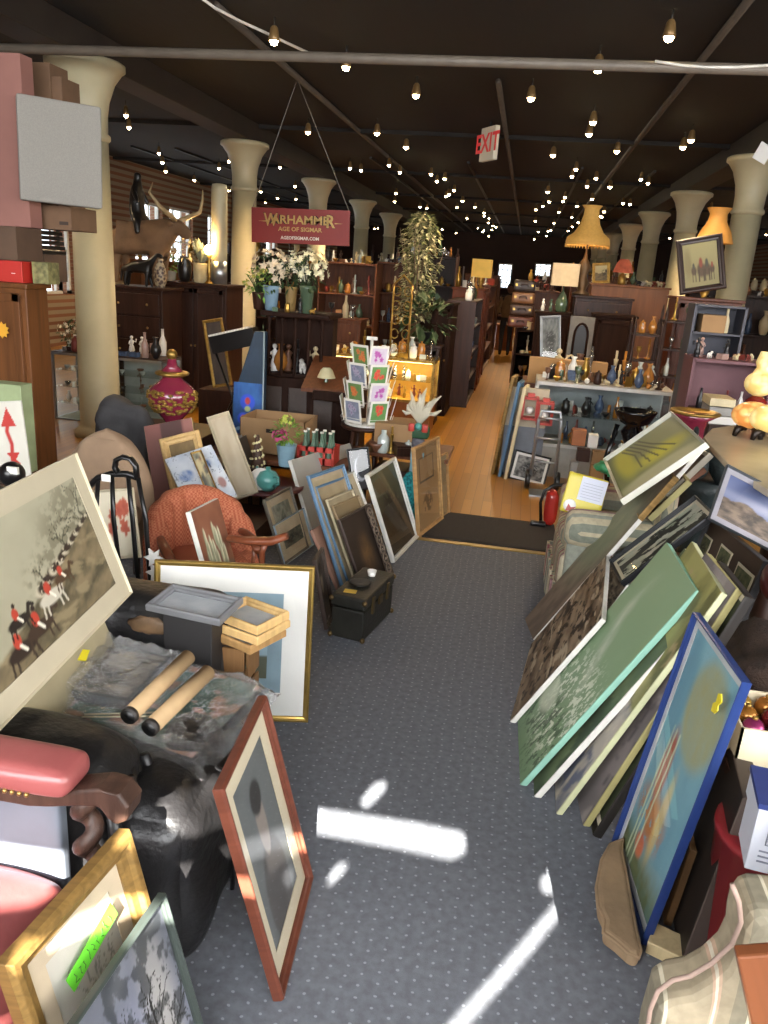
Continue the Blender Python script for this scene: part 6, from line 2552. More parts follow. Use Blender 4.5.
mb.prism(viol + [(-x, y) for x, y in reversed(viol[1:])], -.02, .02, M=RX(PI / 2))
mb.build('violin_body', mat('red varnished spruce', '#7c3218', .25, coat=.4, kind='wood', scale=4), gtr, bevel=.006)
mb = MB()
mb.b2(-.014, .014, -.035, -.02, .12, .58)
mb.ball((0, -.03, .6), .02, n=8)
mb.build('neck', blk, gtr)
lampm = glow('bare lamp glow', '#ffd27a', 40)
lp = thing('table_lamp', 'small glowing amber table lamp on the dark wardrobe', 'lamp', (top_x(209, DY + .08), DY + .08, dz))
MB().lathe([(.05, 0), (.055, .01), (.015, .04), (.02, .15), (.012, .26), (.02, .3)], 14).build('lamp_base', WARE['brass'], lp)
MB().ball((0, 0, .37), .055, n=14).build('glowing_globe', lampm, lp)
l = bpy.data.lights.new('lamp_light', 'POINT')
l.energy = 12
l.color = (1, .62, .25)
l.shadow_soft_size = .06
o = bpy.data.objects.new('lamp_light', l)
COL.objects.link(o)
o.parent = lp
o.location = (0, -.02, .48)
tc_ = thing('white_cylinder', 'tall cream cylinder case standing left of the second column', 'cylinder', (at_y(229, 220, DY + .5).x - .0, DY + .2, dz))
zt_ = at_y(227, 184, DY + .2).z - dz
MB().lathe([(.085, 0), (.09, .01), (.09, zt_ - .06), (.08, zt_ - .01), (.04, zt_)], 24).build('cylinder_body', cream_paint, tc_)
MB().lathe([(.0925, .0), (.0925, .25)], 24).build('steel_sleeve', chrome, tc_)

# leaning gilt frame, accordion keyboard, blue display
pic('gilt_framed_mirror', 'slim gilt frame leaning against the dark wardrobe', face((213, 388), 0, 6, 80, (206, 320), (226, 317), Y=7.5), art('plain', ['#4a3a2c', '#2c211a'], 4), fw=.03, d=.03, fm=gold, res=16)
gx = [o for o in COL.objects if o.name == 'gilt_framed_mirror'][0]
gz = gx.matrix_basis.translation.z
t = thing('low_stand', 'low dark stand under the slim gilt frame', 'stand', (gx.matrix_basis.translation.x + .12, 7.55, 0))
MB().b2(-.25, .3, -.12, .2, 0, gz - .01).build('stand_body', dark_wood, t, bevel=.005)
q1, q2 = at_y(214, 338, 7.0), at_y(250, 326, 7.0)
kb = thing('accordion', 'black accordion with a slanting row of white keys on the low dark stand', 'accordion', ((q1.x + q2.x) / 2, 7.0, (q1.z + q2.z) / 2))
mb = MB()
mb.b2(-.22, .22, -.05, .12, -.16, 0)
mb.build('bellows', blk, kb)
mb = MB()
for k in range(14):
    mb.b2(-.21 + k * .03, -.185 + k * .03, -.07, .03, .0, .018)
mb.build('white_keys', WARE['white china'], kb)
kb.rotation_euler = (0, math.radians(-16), 0)
st_ = thing('keyboard_stand', 'black folding stand under the accordion', 'stand', (kb.location.x, 7.05, 0))
for s in (-1, 1):
    MB().tube([(-.18 * s, 0, 0), (.18 * s, 0, kb.location.z - .21)], .012, 8).build('leg', blk, st_)

bd = thing('display_case', 'tall narrow blue printed display case with helmet pictures beside the dark organ', 'display', (at_y(246, 410, 5.95).x, 6.0, 0))
zt_ = at_y(250, 331, 5.95).z
hh = zt_
poly = [(-.12, 0), (.14, 0), (.14, hh), (.06, hh), (-.12, .62)]
mb = MB()
mb.prism(poly, -.04, .04, M=RX(PI / 2))
mb.build('display_body', mat('petrol blue board', '#20364a', .4, var=.25), bd, bevel=.006)


def blueart(U, V):
    c = mixc(C3('#123f78'), C3('#2c63a8'), fbm(U, V, 4, 2) * 1.6 - .3)
    for (u, v, r) in ((.5, .66, .26), (.35, .36, .2), (.7, .36, .2)):
        c = mixc(c, C3('#2a4fd0'), ell(U, V, u, v, r, r * .55, .1))
        c = mixc(c, C3('#b53a35'), ell(U, V, u, v + .02, r * .35, r * .25, .2))
        c = mixc(c, C3('#9fb06a'), ell(U, V, u, v - .12, r * .4, r * .18, .2))
    return mixc(c, C3('#8fb6d8'), (np.abs(V - .14 - .2 * U) < .03) * .8)


paint_grid('helmet_print', .24, .46, blueart, bd, 0, x0=-.12, y0=.0, d=60).matrix_local = TR(.01, -.043, .30) @ RX(PI / 2)
MB().tube([(.14, -.045, 0), (.14, -.045, hh)], .007, 6).build('edge_strip', mat('pale edge strip', '#8fa0a8', .4), bd)

# ornate lidded urn, magenta and gold
ug = mat('magenta glaze', '#86263e', .22, var=.15, scale=6, coat=.5)
goldrel = mat('gilt relief', '#b08d3e', .4, .75, var=.4, scale=30, bump=.8, bscale=60)


def urn(label, c, s, lid=True):
    t = thing('gilt_urn', label, 'urn', c)
    pr = [(.10, 0), (.12, .02), (.07, .06), (.10, .10), (.19, .2), (.225, .30), (.21, .38), (.14, .44), (.10, .47), (.085, .50)]
    mb = MB()
    mb.lathe([(r * s, z * s) for r, z in pr] + ([] if lid else [(.085 * s, .54 * s), (.10 * s, .60 * s), (.16 * s, .64 * s)]), 32)
    mb.build('urn_body', ug, t)
    mb = MB()
    r2 = random.Random(3)
    for k in range(190):
        a, zz = r2.uniform(0, 6.28), r2.uniform(.16, .38)
        rad_ = np.interp(zz, [.10, .2, .30, .38], [.10, .19, .225, .21])
        mb.ball((rad_ * s * math.cos(a), rad_ * s * math.sin(a), zz * s), .022 * s, n=6, sx=1.2, sz=.7)
    mb.build('gilt_relief', goldrel, t)
    mb = MB()
    if lid:
        mb.lathe([(.09 * s, .495 * s), (.155 * s, .515 * s), (.16 * s, .53 * s), (.15 * s, .54 * s), (.09 * s, .55 * s)], 28)
        mb.ball((0, 0, .70 * s), .052 * s, n=16)
        mb.build('gilt_rim', gold, t)
        MB().lathe([(.10 * s, .55 * s), (.05 * s, .60 * s), (.04 * s, .66 * s)], 20).build('lid', ug, t)
    else:
        mb.lathe([(.16 * s, .64 * s), (.172 * s, .645 * s), (.172 * s, .66 * s), (.15 * s, .665 * s), (.10 * s, .62 * s)], 28, cap=False)
        mb.build('gilt_rim', gold, t)
    return t


UY = 5.3
ub = at_y(173, 428, UY)
ut = at_y(170, 349, UY)
s_ = (ut.z - ub.z) / .75
cabinet('side_cabinet', 'low dark cabinet carrying the magenta and gold urn', ub.x - .3, ub.x + .3, UY - .2, UY + .25, 0, ub.z, dark_wood, doors=2)
urn('magenta lidded urn with gold relief and a gold ball finial', (ub.x, UY, ub.z), s_ * 1.0)
# grey coats draped left of the urn
gc = thing('grey_coat', 'grey-black coat heaped between the column and the magenta urn', 'coat', (at_y(125, 430, 5.0).x, 5.0, 0))
gz = at_y(125, 405, 5.0).z
MB().rbox(0, 0, gz / 2, .40, .25, gz, .10, 16, .03, .09, 6).build('coat_cloth', mat('dark grey cloth', '#3d3c3e', .9, var=.3, bump=.3), gc)

# dark organ / hutch with turned posts
OY = 6.25
ox0, ox1 = at_y(262, 360, OY).x, at_y(322, 360, OY).x
oz_top = at_y(292, 318, OY).z
oz_mid = at_y(290, 378, OY).z
org = thing('parlour_organ', 'dark carved parlour organ with open shelves and turned posts under the flower vases', 'organ', ((ox0 + ox1) / 2, OY + .25, 0))
hw = (ox1 - ox0) / 2
vdw = mat('very dark walnut', '#2b170e', .65, spec=.12, kind='wood', var=.4)
MB().b2(-hw - .02, hw + .30, -.25, .25, 0, oz_mid).build('lower_case', vdw, org, bevel=.01)
MB().b2(-hw, hw, .1, .25, oz_mid, oz_top).build('back_panel', vdw, org)
MB().b2(-hw - .04, hw + .04, -.22, .27, oz_top, oz_top + .04).build('top_shelf', vdw, org, bevel=.01)
MB().b2(-hw, hw, -.18, .25, oz_mid - .0, oz_mid + .025).build('shelf', vdw, org)
for k in range(5):
    x = -hw + .03 + k * (2 * hw - .06) / 4
    hp_ = oz_top - oz_mid
    MB().lathe([(.012, 0), (.02, .03), (.012, .07), (.017, hp_ * .5), (.012, hp_ - .07), (.02, hp_ - .03), (.012, hp_)], 10, cx=x, cy=-.17, cz=oz_mid).build('turned_post', vdw, org)
for k in range(3):
    x = -hw + .1 + k * .22
    MB().b2(x - .08, x + .08, -.262, -.25, .15, oz_mid - .08).build('carved_panel', mat('dark carved wood', '#3d3029'), org, bevel=.006)
mb = MB()
mb.b2(hw + .0, hw + .32, -.52, .2, oz_mid - .12, oz_mid - .04)
mb.build('key_bed', vdw, org, bevel=.01)
mb = MB()
mb.prism([(-.5, 0), (-.1, .22), (-.08, .20), (-.5, -.03)], hw - .1, hw + .28, M=TR(0, 0, oz_mid - .03) @ Matrix(((0, 0, 1, 0), (1, 0, 0, 0), (0, 1, 0, 0), (0, 0, 0, 1))))
mb.build('fallboard', mid_wood, org)
# figurines in the organ
ow_x = org.location.x
for k, (px, mt_, kd) in enumerate(((274, 'white china', 'figurine'), (286, 'brown pottery', 'figurine'), (302, 'white china', 'animal_figurine'), (313, 'cream', 'figurine'), (280, 'amber', 'vase'), (295, 'black', 'candlestick'))):
    x = at_y(px, 370, OY + .15).x
    ware(kd, mt_, (x, OY + .16 + .05 * (k % 2), oz_mid + .026), 1.1, k, 'on the open shelf of the dark organ')
lampg = thing('small_lamp', 'small lamp with cream and green shade on the organ key bed', 'lamp', (at_y(299, 400, OY - .05).x + .0, OY - .12 - .1, oz_mid - .12))
lampg.location = (org.location.x + hw + .08, OY - .15, oz_mid - .038)
MB().lathe([(.04, 0), (.03, .02), (.012, .08), (.015, .12)], 12).build('lamp_base', WARE['green glass'], lampg)
MB().lathe([(.075, .09), (.05, .15), (.03, .17)], 16, cap=False).build('lamp_shade', mat('cream lamp shade', '#c8c29a', .7), lampg)
bm = mat('pale blue vase', '#7794a8', .35)
tz = oz_top + .04
flower_vase('blue vase of pink, cream and orange flowers, left on the organ', (at_y(272, 310, OY + .15).x, OY + .12, tz), bm, mat('pale pink cream petal', '#dbc6a6', .6, var=.35, scale=12), .20, .17, 46, bs=.03, vr=.065)
flower_vase('tan vase of cream flowers in the middle of the organ top', (at_y(290, 310, OY + .2).x, OY + .22, tz), mat('tan vase', '#a5854f', .4), whitep, .20, .16, 46, bs=.026)
flower_vase('glass vase of white flowers, right on the organ top', (at_y(307, 310, OY + .1).x, OY + .08, tz), WARE['green glass'], mat('ivory petal', '#e0d9b0', .6, var=.1), .22, .17, 60, bs=.024, vr=.06)
flower_vase('lime green spray at the left end of the organ top', (at_y(258, 310, OY + .1).x, OY + .1, tz), WARE['dark wood'], mat('lime flower', '#a8a648', .6, var=.4), .14, .13, 24, lm=green_leaf)
clutter(org.location.x - hw + .05, org.location.x + hw - .05, OY + .0, OY + .02, tz, 6, 77, 'along the front edge of the organ top', ['figurine', 'jar', 'box', 'animal_figurine'], None, (.4, .6))

# spinner rack of greeting cards on a stool
KY = 5.75
kb_ = at_y(367, 424, KY)
kt_ = at_y(368, 338, KY)
kst = thing('round_stool', 'small dark round stool under the white card spinner', 'stool', (kb_.x, KY, 0))
MB().lathe([(.19, kb_.z - .03), (.2, kb_.z - .02), (.2, kb_.z - .004), (.18, kb_.z - .001)], 24).build('seat', dark_wood, kst)
for a in (.7, 2.3, 3.9, 5.4):
    MB().tube([(.12 * math.cos(a), .12 * math.sin(a), kb_.z - .03), (.17 * math.cos(a), .17 * math.sin(a), 0)], .016, 8).build('leg', dark_wood, kst)
sp_ = thing('card_spinner', 'white wire spinner rack of flower greeting cards', 'card rack', (kb_.x, KY, kb_.z))
ww = mat('white enamel wire', '#cfccc4', .4, var=.04)
KH = kt_.z - kb_.z
MB().tube([(0, 0, 0), (0, 0, KH)], .012, 10).build('pole', ww, sp_)
MB().box(0, 0, KH, .08, .012, .025).build('top_bar', ww, sp_)
MB().lathe([(.17, 0), (.175, .012), (.02, .016)], 28).build('base_plate', ww, sp_)
r2 = random.Random(6)
pals = [['#4a7a42', '#6b9a52', '#c0302c', '#d8503a'], ['#c9c4b2', '#b9b39c', '#b08a94', '#c9a2a8'], ['#2f5a34', '#4a7a42', '#b5302c', '#c9483a'], ['#5a6478', '#8a8fa0', '#6f5a7a', '#a8a0b4'],
        ['#cfc8d0', '#b9a8c0', '#a03a94', '#b860a8'], ['#6a4a34', '#8a6a42', '#c0542a', '#d87a3a'], ['#9ab09a', '#c4d0bc', '#7a9a6a', '#dfe0c8'], ['#4a6a3a', '#6b8a4a', '#b8502c', '#d0763a']]
n = 0
for tier in range(4):
    for k in range(6):
        a = -PI / 2 + .62 + k * PI / 3
        r_ = .115 + .02 * (3 - tier)
        z = .03 + tier * (KH - .12) / 4
        cx, cy = kb_.x + r_ * math.cos(a), KY + r_ * math.sin(a)
        w_, h_ = .15, .185
        u = Vector((-math.sin(a), math.cos(a), 0))
        nn = Vector((math.cos(a), math.sin(a), 0))
        v = (Vector((0, 0, 1)) + nn * .22).normalized()
        nz = u.cross(v)
        base = Vector((cx, cy, kb_.z + z)) - u * w_ / 2
        M = Matrix(((u.x, v.x, nz.x, base.x), (u.y, v.y, nz.y, base.y), (u.z, v.z, nz.z, base.z), (0, 0, 0, 1)))
        front = nn.y < .3
        if not front:
            continue
        t = thing('greeting_card', 'white-bordered greeting card, tier %s from the bottom, facing %s' % (('one', 'two', 'three', 'four')[tier], ('right of the pole', 'right', '', '', 'far left', 'left of the pole')[k] or 'away'), 'greeting card', M=M)
        t['group'] = 'greeting cards in the spinner'
        MB().b2(0, w_, 0, h_, -.004, 0).build('card', mat('white card stock', '#d9d6cc', .6, var=.02), t)
        paint_grid('flower_print', w_ - .03, h_ - .035, art('flowers', pals[n % 8], n), t, .0008, x0=.015, y0=.018, d=30)
        n += 1
        mb = MB()
        P0 = [M @ Vector(p) for p in ((-.004, -.005, .012), (w_ + .004, -.005, .012), (w_ + .004, .04, .012), (-.004, .04, .012))]
        mb.tube([tuple(p - Vector(sp_.location)) for p in P0], .0025, 5, closed=True)
        mb.tube([tuple(P0[0].lerp(P0[1], .5) - Vector(sp_.location)), (0, 0, z)], .0025, 5)
        mb.build('wire_pocket', ww, sp_)

# boxes and things between the spinner and the wood floor
t, _ = boxat('cardboard_box', 'brown cardboard box right of the spinner stool', 374, 412, 424, 452, 5.55, .3, cardb)
q = at_y(393, 452, 5.55)
lt = thing('low_table', 'low table behind the white-framed landscape carrying cartons', 'table', (q.x, 5.75, 0))
MB().b2(-.25, .42, -.28, .25, q.z - .03, q.z - .002).build('table_top', mid_wood, lt, bevel=.004)
for sx in (-.2, .37):
    for sy in (-.22, .2):
        MB().cyl(sx, sy, 0, q.z - .03, .02, 8).build('leg', mid_wood, lt)
zz = q.z
pl3 = thing('plume_ornament', 'white feather plumes above a red and green gift ornament right of the card spinner', 'ornament', (at_y(418, 440, 5.6).x, 5.6, zz))
MB().lathe([(.06, 0), (.07, .01), (.06, .09), (.04, .11)], 14).build('patterned_base', mat('grey patterned cloth', '#8a8894', .8, var=.6, scale=30), pl3)
MB().rbox(0, 0, .16, .16, .10, .09, .02, 6).build('green_body', mat('christmas green', '#1f4a2c', .7), pl3)
for s in (-1, 1):
    MB().rbox(s * .05, -.05, .20, .045, .03, .06, .01, 6).build('red_bow', red, pl3)
MB().ball((0, -.05, .21), .03, n=10).build('turquoise_bead', WARE['teal'], pl3)
mb = MB()
for k in range(14):
    a = -1.1 + 2.2 * k / 13
    mb.tube([(0, .02, .22), (math.sin(a) * .07, .02, .30), (math.sin(a) * .12, .02, .24 + (.10 + .09 * (k * 5 % 4) / 3) * math.cos(a)), (math.sin(a) * .15 + .02 * (k % 3), .0, .22 + (.14 + .13 * (k * 5 % 4) / 3) * math.cos(a * .8))], [.012, .018, .016, .004], 8)
mb.build('white_plumes', mat('white feather', '#b8b09a', .9), pl3)
gj = MB().lathe([(.04, 0), (.045, .01), (.045, .11), (.02, .14), (.02, .17)], 14).build('glass_jar', WARE['clear glass'])
gj.location = (at_y(383, 448, 5.5).x, 5.5, zz)
tag(gj, 'clear glass jar in front of the cardboard box by the spinner', 'jar')
pic('black_framed_photo', 'small black-framed picture with white crescent below the card spinner', face((352, 492), 0, 5, 76, (350, 449), (372, 446), Y=5.15), lambda U, V: mixc(np.zeros(U.shape + (3,)) + C3('#1a1c20'), C3('#b9bcc4'), ell(U, V, .5, .5, .3, .3, .1) * (1 - ell(U, V, .6, .55, .28, .28, .1))), fw=.015, d=.02, fm=black_frame, res=50)
bfp = [o for o in COL.objects if o.name == 'black_framed_photo'][0]
for k, (px, kd, mt_, s_) in enumerate(((377, 'bowl', 'brown pottery', 1.0), (391, 'candlestick', 'brass', .8), (401, 'box', 'dark wood', 1.0), (408, 'jar', 'clear glass', .7))):
    ware(kd, mt_, (at_y(px, 450, 5.5).x, 5.5 - .0, zz), s_, k, 'on the low table right of the card spinner')
t, _ = boxat('dark_crate', 'dark wooden crate below the low table by the spinner', 372, 405, 470, 500, 5.5, .3, dark_wood, z0=0)

# teapot, garland, round ornaments on a red tray in front of the box
q = at_y(270, 470, 4.75)
td = thing('pedestal_table', 'small dark red round table under the turquoise teapot', 'table', (at_y(266, 480, 4.75).x, 4.8, 0))
tz_ = at_y(268, 486, 4.75).z
MB().lathe([(.22, tz_ - .03), (.24, tz_ - .02), (.24, tz_ - .003), (.22, tz_)], 28).build('table_top', mat('dark red lacquer', '#5e2624', .3), td)
MB().lathe([(.14, 0), (.15, .02), (.04, .05), (.04, tz_ - .03)], 16).build('pedestal', mat('dark red lacquer', '#5e2624'), td)
o = ware('teapot', 'teal', (at_y(268, 482, 4.65).x, 4.65, tz_), 1.3, 2.5, 'on the dark red round table')
o = ware('plate', 'white china', (at_y(262, 490, 4.6).x - .02, 4.62, tz_), .8, 0, 'lying behind the teapot on the dark red round table')
gr = thing('berry_garland', 'wire cone wound with cream berries on the dark red round table', 'garland', (at_y(256, 470, 4.9).x, 4.92, tz_))
mb = MB()
mb.lathe([(.06, 0), (.012, .30)], 10)
mb.build('cone', mat('brown wire cone', '#4b3428', .6), gr)
mb = MB()
for k in range(60):
    a = k * .6
    z = .005 * k
    mb.ball((math.cos(a) * (.07 - .18 * z), math.sin(a) * (.07 - .18 * z), z), .009, n=6)
mb.build('berries', mat('cream berries', '#d3c896', .6), gr)
sn = thing('owl_ornament', 'small cream round-eyed ornament beside the berry garland', 'ornament', (at_y(246, 478, 4.7).x, 4.72, tz_))
MB().ball((0, 0, .05), .05, n=16).build('ornament_body', WARE['cream'], sn)
MB().ball((0, -.045, .055), .018, n=10).build('eye', blk, sn)
# media cases in a grey holder
hz_ = at_y(235, 462, 4.95).z
for k in range(6):
    c = at_y(222 + 4.5 * k, 445, 4.9)
    o = MB().b2(-.008, .008, -.07, .07, 0, .19).build('disc_case', [mat('grey plastic case', '#8d8f94', .3), mat('black plastic case', '#2b2a2c', .3)][k % 2: k % 2 + 1])
    o.location = (c.x + .02, 4.95, hz_)
    o.rotation_euler = (0, math.radians(-18), 0)
    tag(o, '%s disc case in the slanting row left of the cardboard box' % ('grey', 'black')[k % 2], 'case', '%s disc cases left of the cardboard box' % ('grey', 'black')[k % 2])
ht = thing('case_table', 'narrow dark table under the disc cases', 'table', (at_y(235, 460, 4.95).x, 4.97, 0))
MB().b2(-.2, .18, -.15, .15, hz_ - .03, hz_ - .003).build('table_top', dark_wood, ht)
for sx in (-.17, .15):
    for sy in (-.12, .12):
        MB().cyl(sx, sy, 0, hz_ - .03, .015, 8).build('leg', dark_wood, ht)
# ================================================================== hanging signs
def text(body, size, m, parent, loc, rot=(0, 0, 0), depth=.002, name='lettering', sx=1.0):
    c = bpy.data.curves.new('letters', 'FONT')
    c.body = body
    c.size = size
    c.align_x = 'CENTER'
    c.align_y = 'CENTER'
    c.extrude = depth
    c.resolution_u = 2
    c.offset = size * .022
    o = bpy.data.objects.new('letters', c)
    COL.objects.link(o)
    bpy.context.view_layer.update()
    me = bpy.data.meshes.new_from_object(o.evaluated_get(bpy.context.evaluated_depsgraph_get()))
    bpy.data.objects.remove(o)
    me.materials.clear()
    me.materials.append(m)
    t = bpy.data.objects.new(name, me)
    COL.objects.link(t)
    t.parent = parent
    t.location = loc
    t.rotation_euler = rot
    t.scale = (sx, 1, 1)
    return t


SY_ = at_z(300, 84, CEIL - .02).y
a, b, c_ = at_y(252, 206, SY_), at_y(351, 203, SY_), at_y(253, 241, SY_)
sg = thing('hanging_sign', 'red hanging sign with gold and white lettering on two cords', 'sign', ((a.x + b.x) / 2, SY_, (a.z + c_.z) / 2))
sw, shh = b.x - a.x, a.z - c_.z
sred = mat('brick red sign board', '#8a2a26', .5, var=.05)
MB().b2(-sw / 2, sw / 2, -.008, .008, -shh / 2, shh / 2).build('board', sred, sg, bevel=.002)
R90 = (PI / 2, 0, 0)
sgold = mat('gold sign letters', '#c9a35a', .4, .3, var=.3, scale=60)
sdark = mat('dark sign shadow', '#2a1712', .6)
for nm, m, dy, g in (('lettering', sdark, -.0085, 1.07), ('lettering', sgold, -.011, 1.0)):
    text('ARHAMME', shh * .34 * g, m, sg, (0, dy, shh * .17), R90, .001, sx=1.0 * sw / (shh * 2.75))
    text('W', shh * .50 * g, m, sg, (-sw * .30, dy, shh * .15), R90, .001, sx=.8)
    text('R', shh * .50 * g, m, sg, (sw * .305, dy, shh * .15), R90, .001, sx=.9)
mb = MB()
for s in (-1, 1):
    mb.prism([(s * sw * .35, .006), (s * sw * .43, 0), (s * sw * .35, -.006)], .008, .011, M=TR(0, 0, shh * .12) @ RX(PI / 2))
mb.build('pointed_ornament', sgold, sg)
text('AGE OF SIGMAR', shh * .17, sgold, sg, (0, -.0105, -shh * .09), R90, .001, sx=1.1)
text('AGEOFSIGMAR.COM', shh * .13, mat('white sign letters', '#ddd6c8', .5, var=.02), sg, (0, -.0105, -shh * .34), R90, .001)
ap = at_y(300, 84, SY_)
for s, p in ((-1, a), (1, b)):
    MB().tube([(p.x - sg.location.x - s * .01, 0, shh / 2 - .01), (ap.x - sg.location.x + s * .01, 0, CEIL - sg.location.z)], .0035, 5).build('cord', mat('grey sign cord', '#8f8a82', .6), sg)
sg.rotation_euler = (0, math.radians(-1.2), 0)

p = at_z(491, 127, CEIL - .06)
ex = thing('exit_sign', 'small white exit sign with red letters hanging from the dark ceiling', 'sign', (p.x, p.y, CEIL))
ez = at_y(491, 161, p.y).z - CEIL
zt_ = -.06
mb = MB()
mb.b2(-.17, .17, -.03, .03, ez, zt_)
mb.build('sign_box', mat('cream plastic sign box', '#c9c0a8', .5, var=.04, emit='#c9c0a8', estr=.12), ex, bevel=.004)
MB().cyl(0, 0, zt_, 0, .012, 8).build('stem', trk, ex)
text('EXIT', (zt_ - ez) * .78, mat('red exit letters', '#c22a2a', .5, var=.02, emit='#c22a2a', estr=.5), ex, (0, -.032, (ez + zt_) / 2), R90, .001, sx=.95)
ex.rotation_euler = (0, 0, math.radians(-58))

# ================================================================== ficus and counter in the middle
p = at_y(413, 345, 9.8)
fi = thing('ficus_tree', 'tall potted ficus tree with variegated leaves beside the aisle cabinets', 'tree', (p.x, 9.8, 0))
MB().lathe([(.16, 0), (.2, .02), (.23, .34), (.25, .36), (.22, .36), (.2, .3)], 20).build('pot', WARE['brown pottery'], fi)
mb = MB()
rr = random.Random(5)
tips = []
for k in range(16):
    a = k * 2.4
    z1 = rr.uniform(1.4, 2.25)
    r_ = rr.uniform(.12, .34)
    mb.tube([(.02 * math.cos(a), .02 * math.sin(a), .3), (.05 * math.cos(a), .05 * math.sin(a), 1.1), (r_ * math.cos(a), r_ * math.sin(a), z1)], [.02, .014, .004], 6)
    tips.append((r_ * math.cos(a), r_ * math.sin(a), z1))
mb.build('trunk', mat('grey brown bark', '#6b5843', .8), fi)
for nm, m, n_, sd_ in (('leaves', mat('olive ficus leaf', '#7d8350', .55, var=.4, scale=14), 850, 1), ('pale_leaves', mat('cream edged leaf', '#c0b98c', .55, var=.3, scale=14), 800, 2)):
    mb = MB()
    r2 = random.Random(sd_)
    for k in range(n_):
        z = 1.15 + 1.22 * r2.random()
        w_ = .30 * math.sqrt(max(.03, 1 - ((z - 1.85) / .56) ** 2)) if z > 1.85 else .27
        w_ *= .75 + .5 * mnoise.noise(Vector((z * 3, k % 5, 1)))
        a = r2.uniform(0, 6.28)
        q_ = w_ * r2.random() ** .5
        mb.leaf((q_ * math.cos(a), q_ * math.sin(a), z), (math.cos(a) + r2.uniform(-.5, .5), math.sin(a) + r2.uniform(-.5, .5), r2.uniform(-.9, .8)), .075, .042, 0, .2)
    mb.build(nm, m, fi)
pl = thing('leafy_plant', 'dark leafy plant under the ficus beside the aisle cabinet', 'potted plant', (at_y(424, 345, 9.1).x, 9.1, .92))
MB().lathe([(.06, 0), (.09, .12), (.1, .13), (.08, .12)], 16).build('pot', WARE['black'], pl)
mb = MB()
bush(mb, (0, 0, .3), .26, 110, rr, .13, .07)
mb.build('leaves', dark_leaf, pl)
cabinet('plant_cupboard', 'low dark cupboard under the leafy plant, right end of the lit counter', pl.location.x - .16, pl.location.x + .2, 8.95, 9.25, 0, .915, dark_wood, doors=1)

JY = 8.3
jx0, jx1 = at_y(316, 360, JY).x, at_y(434, 360, JY).x
jz = at_y(380, 358, JY).z
ylw = mat('honey yellow case lining', '#c08a2c', .6)
zs = showcase('jewellery_counter', 'lit jewellery counter with golden yellow lining behind the card spinner', jx0, jx1, JY, JY + .5, 0, jz, 2, gold, ylw, base=jz * .45, basem=mat('orange brown veneer', '#8a5024', .4, kind='wood'), lit=16)
for z, n in zip(zs, (9, 10)):
    clutter(jx0 + .1, jx1 - .1, JY + .12, JY + .3, z, n, int(z * 100), 'inside the lit jewellery counter', ['box', 'bowl', 'figurine', 'jar'], ['silver', 'brass', 'white china', 'red', 'black'], (.5, .8), .17)
clutter(jx0 + .05, jx1 - .05, JY + .08, JY + .35, jz + .02, 15, 91, 'on top of the lit jewellery counter', None, ['brass', 'silver', 'white china', 'cream', 'amber', 'clear glass'], (.7, 1.3))
mr = thing('scroll_stand', 'gilt scrollwork display stand on the lit counter', 'stand', (at_y(398, 350, JY + .2).x, JY + .25, jz + .02))
mb = MB()
for s in (-1, 1):
    mb.tube([(s * .10, 0, 0), (s * .10, 0, .75)], .012, 6)
    for k in range(5):
        z = .08 + .15 * k
        mb.tube([(s * .1 - s * .04 + .04 * math.cos(t), 0, z + .05 * math.sin(t)) for t in [i * .5 for i in range(13)]], .006, 5)
mb.tube([(-.1, 0, .75), (0, 0, .85), (.1, 0, .75)], .012, 6)
mb.tube([(-.1, 0, .01), (.1, 0, .01)], .012, 6)
mb.build('scrollwork', gold, mr)

# ================================================================== bookcases in the middle and along the aisle
def bookcase(label, x0, x1, y0, y1, z1, n, seed, m=mid_wood, front='S', per=7, name='bookcase', kinds=None, s=(.9, 1.5), topn=5):
    zs_ = shelves(name, label, x0, x1, y0, y1, 0, z1, n, m, front=front)
    where = 'on ' + label
    gap = (z1 - .05) / (n - 1)
    short = label if len(label.split()) < 9 else ' '.join(label.split()[:8])
    for k, z in enumerate(zs_):
        last = k == len(zs_) - 1
        if k == 0 and n > 3:
            continue
        mh = 9 if last else gap - .06
        cnt = topn if last else per
        if front == 'S':
            clutter(x0 + .08, x1 - .08, y0 + .08, y0 + .2, z, cnt, seed + k, 'on the ' + short, kinds, None, s, mh)
        else:
            r = random.Random(seed + k)
            for j in range(cnt):
                y = y0 + (y1 - y0) * (j + .5) / cnt
                x = (x1 - .12) if front == 'E' else (x0 + .12)
                kd = r.choice(kinds or ['vase', 'bottle', 'jar', 'figurine', 'box', 'bowl', 'candlestick'])
                fit = (y1 - y0) / cnt / WID[kd]
                ware(kd, r.choice(list(WARE)), (x, y, z), min(r.uniform(*s), mh / .27, fit), r.uniform(0, 6), 'on the ' + short, r.randint(0, 1))


def X(px, y_):
    return at_y(px, 300, y_).x


def Z(px, py, y_):
    return at_y(px, py, y_).z


